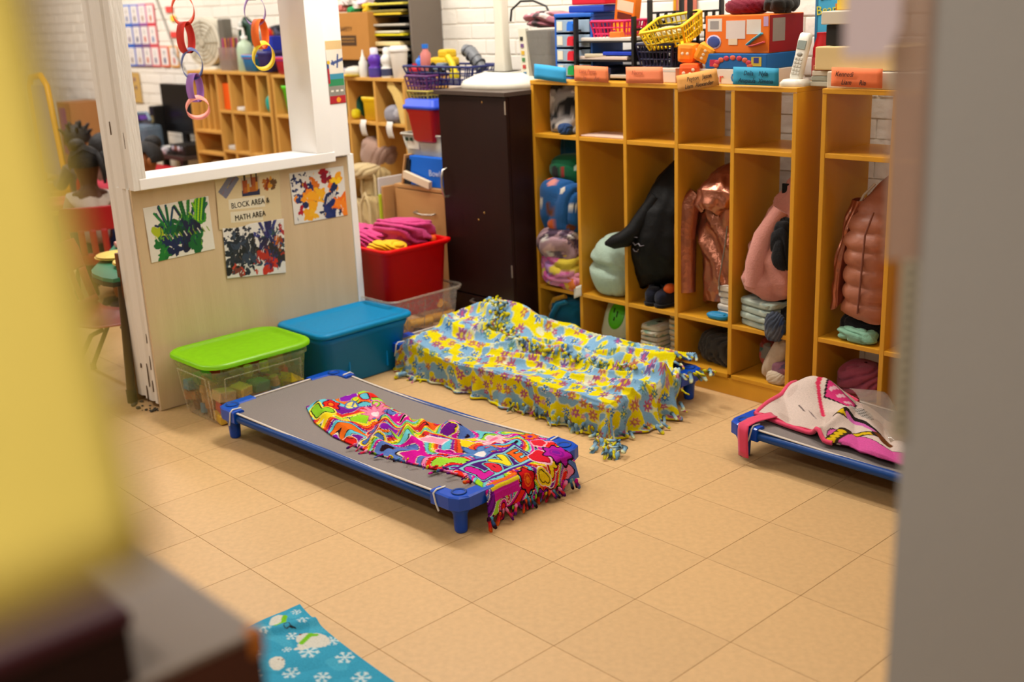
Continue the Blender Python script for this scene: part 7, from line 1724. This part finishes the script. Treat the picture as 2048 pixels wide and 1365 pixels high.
MB().box(-.33, .170, -.30, .203, 0, .05, bev=.004).build('body', m_mar, t); MB().box(-.335, .173, -.305, .206, .05, .065, bev=.004).build('lid', mat('maroon_lid', '#3a141c', .5, .2, noise=(6, .2)), t)
# yellow poster on a stand at the very left
t = thing('poster_stand', 'large blurred yellow poster on a slim stand at the left edge', 'poster', (2.93, -1.47, 0)); m_yel = mat('yellow_poster_card', '#d6bd5c', .7, .2, noise=(4, .05))
A_ = np.array((2.975, -1.271, 1.367)); Up = np.array((2.92, -1.261, 1.526)) - A_; Up = Up / np.linalg.norm(Up); Ld = np.array((-.0, -1.0, -.0))
P_ = np.zeros((24, 24, 3))
for i in range(24):
    for j in range(24): P_[i, j] = A_ + Ld * (.24 * i / 23) + Up * (.40 * j / 23) + np.array((1, 0, 0)) * .004 * math.sin(i * .3) - np.array((0, 0, 1)) * .0 * i
gridmesh('poster_card', P_ - np.array(t.location), None, m_yel, t, thick=.003)
nrm = np.cross(Ld, Up); nrm = nrm / np.linalg.norm(nrm)
if nrm @ (np.array(CAMP) - A_) < 0: nrm = -nrm
mk_ = mat('olive_marker', '#7a6428', .8, noise=(8, .2))
MB().tube([tuple(A_ + Ld * a + Up * b + nrm * .006 - np.array(t.location)) for a, b in ((.062, .098), (.050, .085), (.047, .068), (.055, .055), (.068, .047))], .006, 8, flat=.3).build('drawn_mark', mk_, t)
MB().tube([(0, 0, .02), (-.01, 0, 1.37)], .012, 10).build('pole', m_bt, t); MB().rloft([(.26, .26, 0, .1), (.25, .25, .02, .1)]).build('base', m_bt, t)
MB().tube([tuple(A_ + Ld * .2 + Up * .02 - nrm * .01 - np.array(t.location)), (-.01, 0, 1.37)], .008, 8).build('clip_arm', m_bt, t)
# grey wall end at the right
m_near = mat('grey_taupe_paint', '#9c968f', .7, .25, noise=(2.5, .06), bump=(60, .05))
wr = struct(MB().prism([(0, 0), (.62, 0), (.62, .12), (.10, .12)], 'z', 0, CEIL).build('wall_near', m_near)); wr.location = (2.790, -.465, 0); wr.rotation_euler = (0, 0, math.atan2(cR.y, cR.x))
rx = Vector((cR.x, cR.y, 0)).normalized(); fy = Vector((-rx.y, rx.x, 0))
def near_sheet(name, label, cat, poly, m, off, curl=.0, par=None):
    """flat sheet fixed to the wall end; poly in (along wall, height)"""
    t = MB()
    return t.prism(poly, 'y', -off - .002, -off)
def nearthing(name, label, cat, poly, m, off, tilt=0):
    o = near_sheet(name, label, cat, poly, m, off).build(name, m); o.location = wr.location; o.rotation_euler = wr.rotation_euler; tag(o, label, cat); return o
m_lav = mat('lavender_paper', '#c8b4b4', .8, noise=(5, .03)); m_slv = clear_plastic('frosted_sleeve', '#b89c8a', .25, .4)
nearthing('lavender_sheet', 'blurred lavender paper hanging at the top beside the grey wall', 'paper', [(-.078, 1.463), (-.042, 1.463), (-.033, 1.485), (-.033, 1.70), (-.08, 1.70)], m_lav, .03)
nearthing('frosted_sleeve', 'blurred frosted document sleeve sticking out past the grey wall end', 'sleeve', [(-.026, 1.285), (.004, 1.285), (.004, 1.56), (-.031, 1.56)], m_slv, .004)
t = nearthing('ruler_strip', 'pale strip with dark tick marks along the grey wall end', 'ruler', [(-.011, 1.115), (.004, 1.115), (.004, 1.284), (-.011, 1.284)], mat('pale_ruler', '#a89a82', .6, noise=(9, .05)), .003)
for k in range(16): MB().box(-.006, .001, -.0062, -.005, 1.122 + .0102 * k, 1.127 + .0102 * k).build('tick', mat('tick_grey', '#5c5a4c', .7), t)
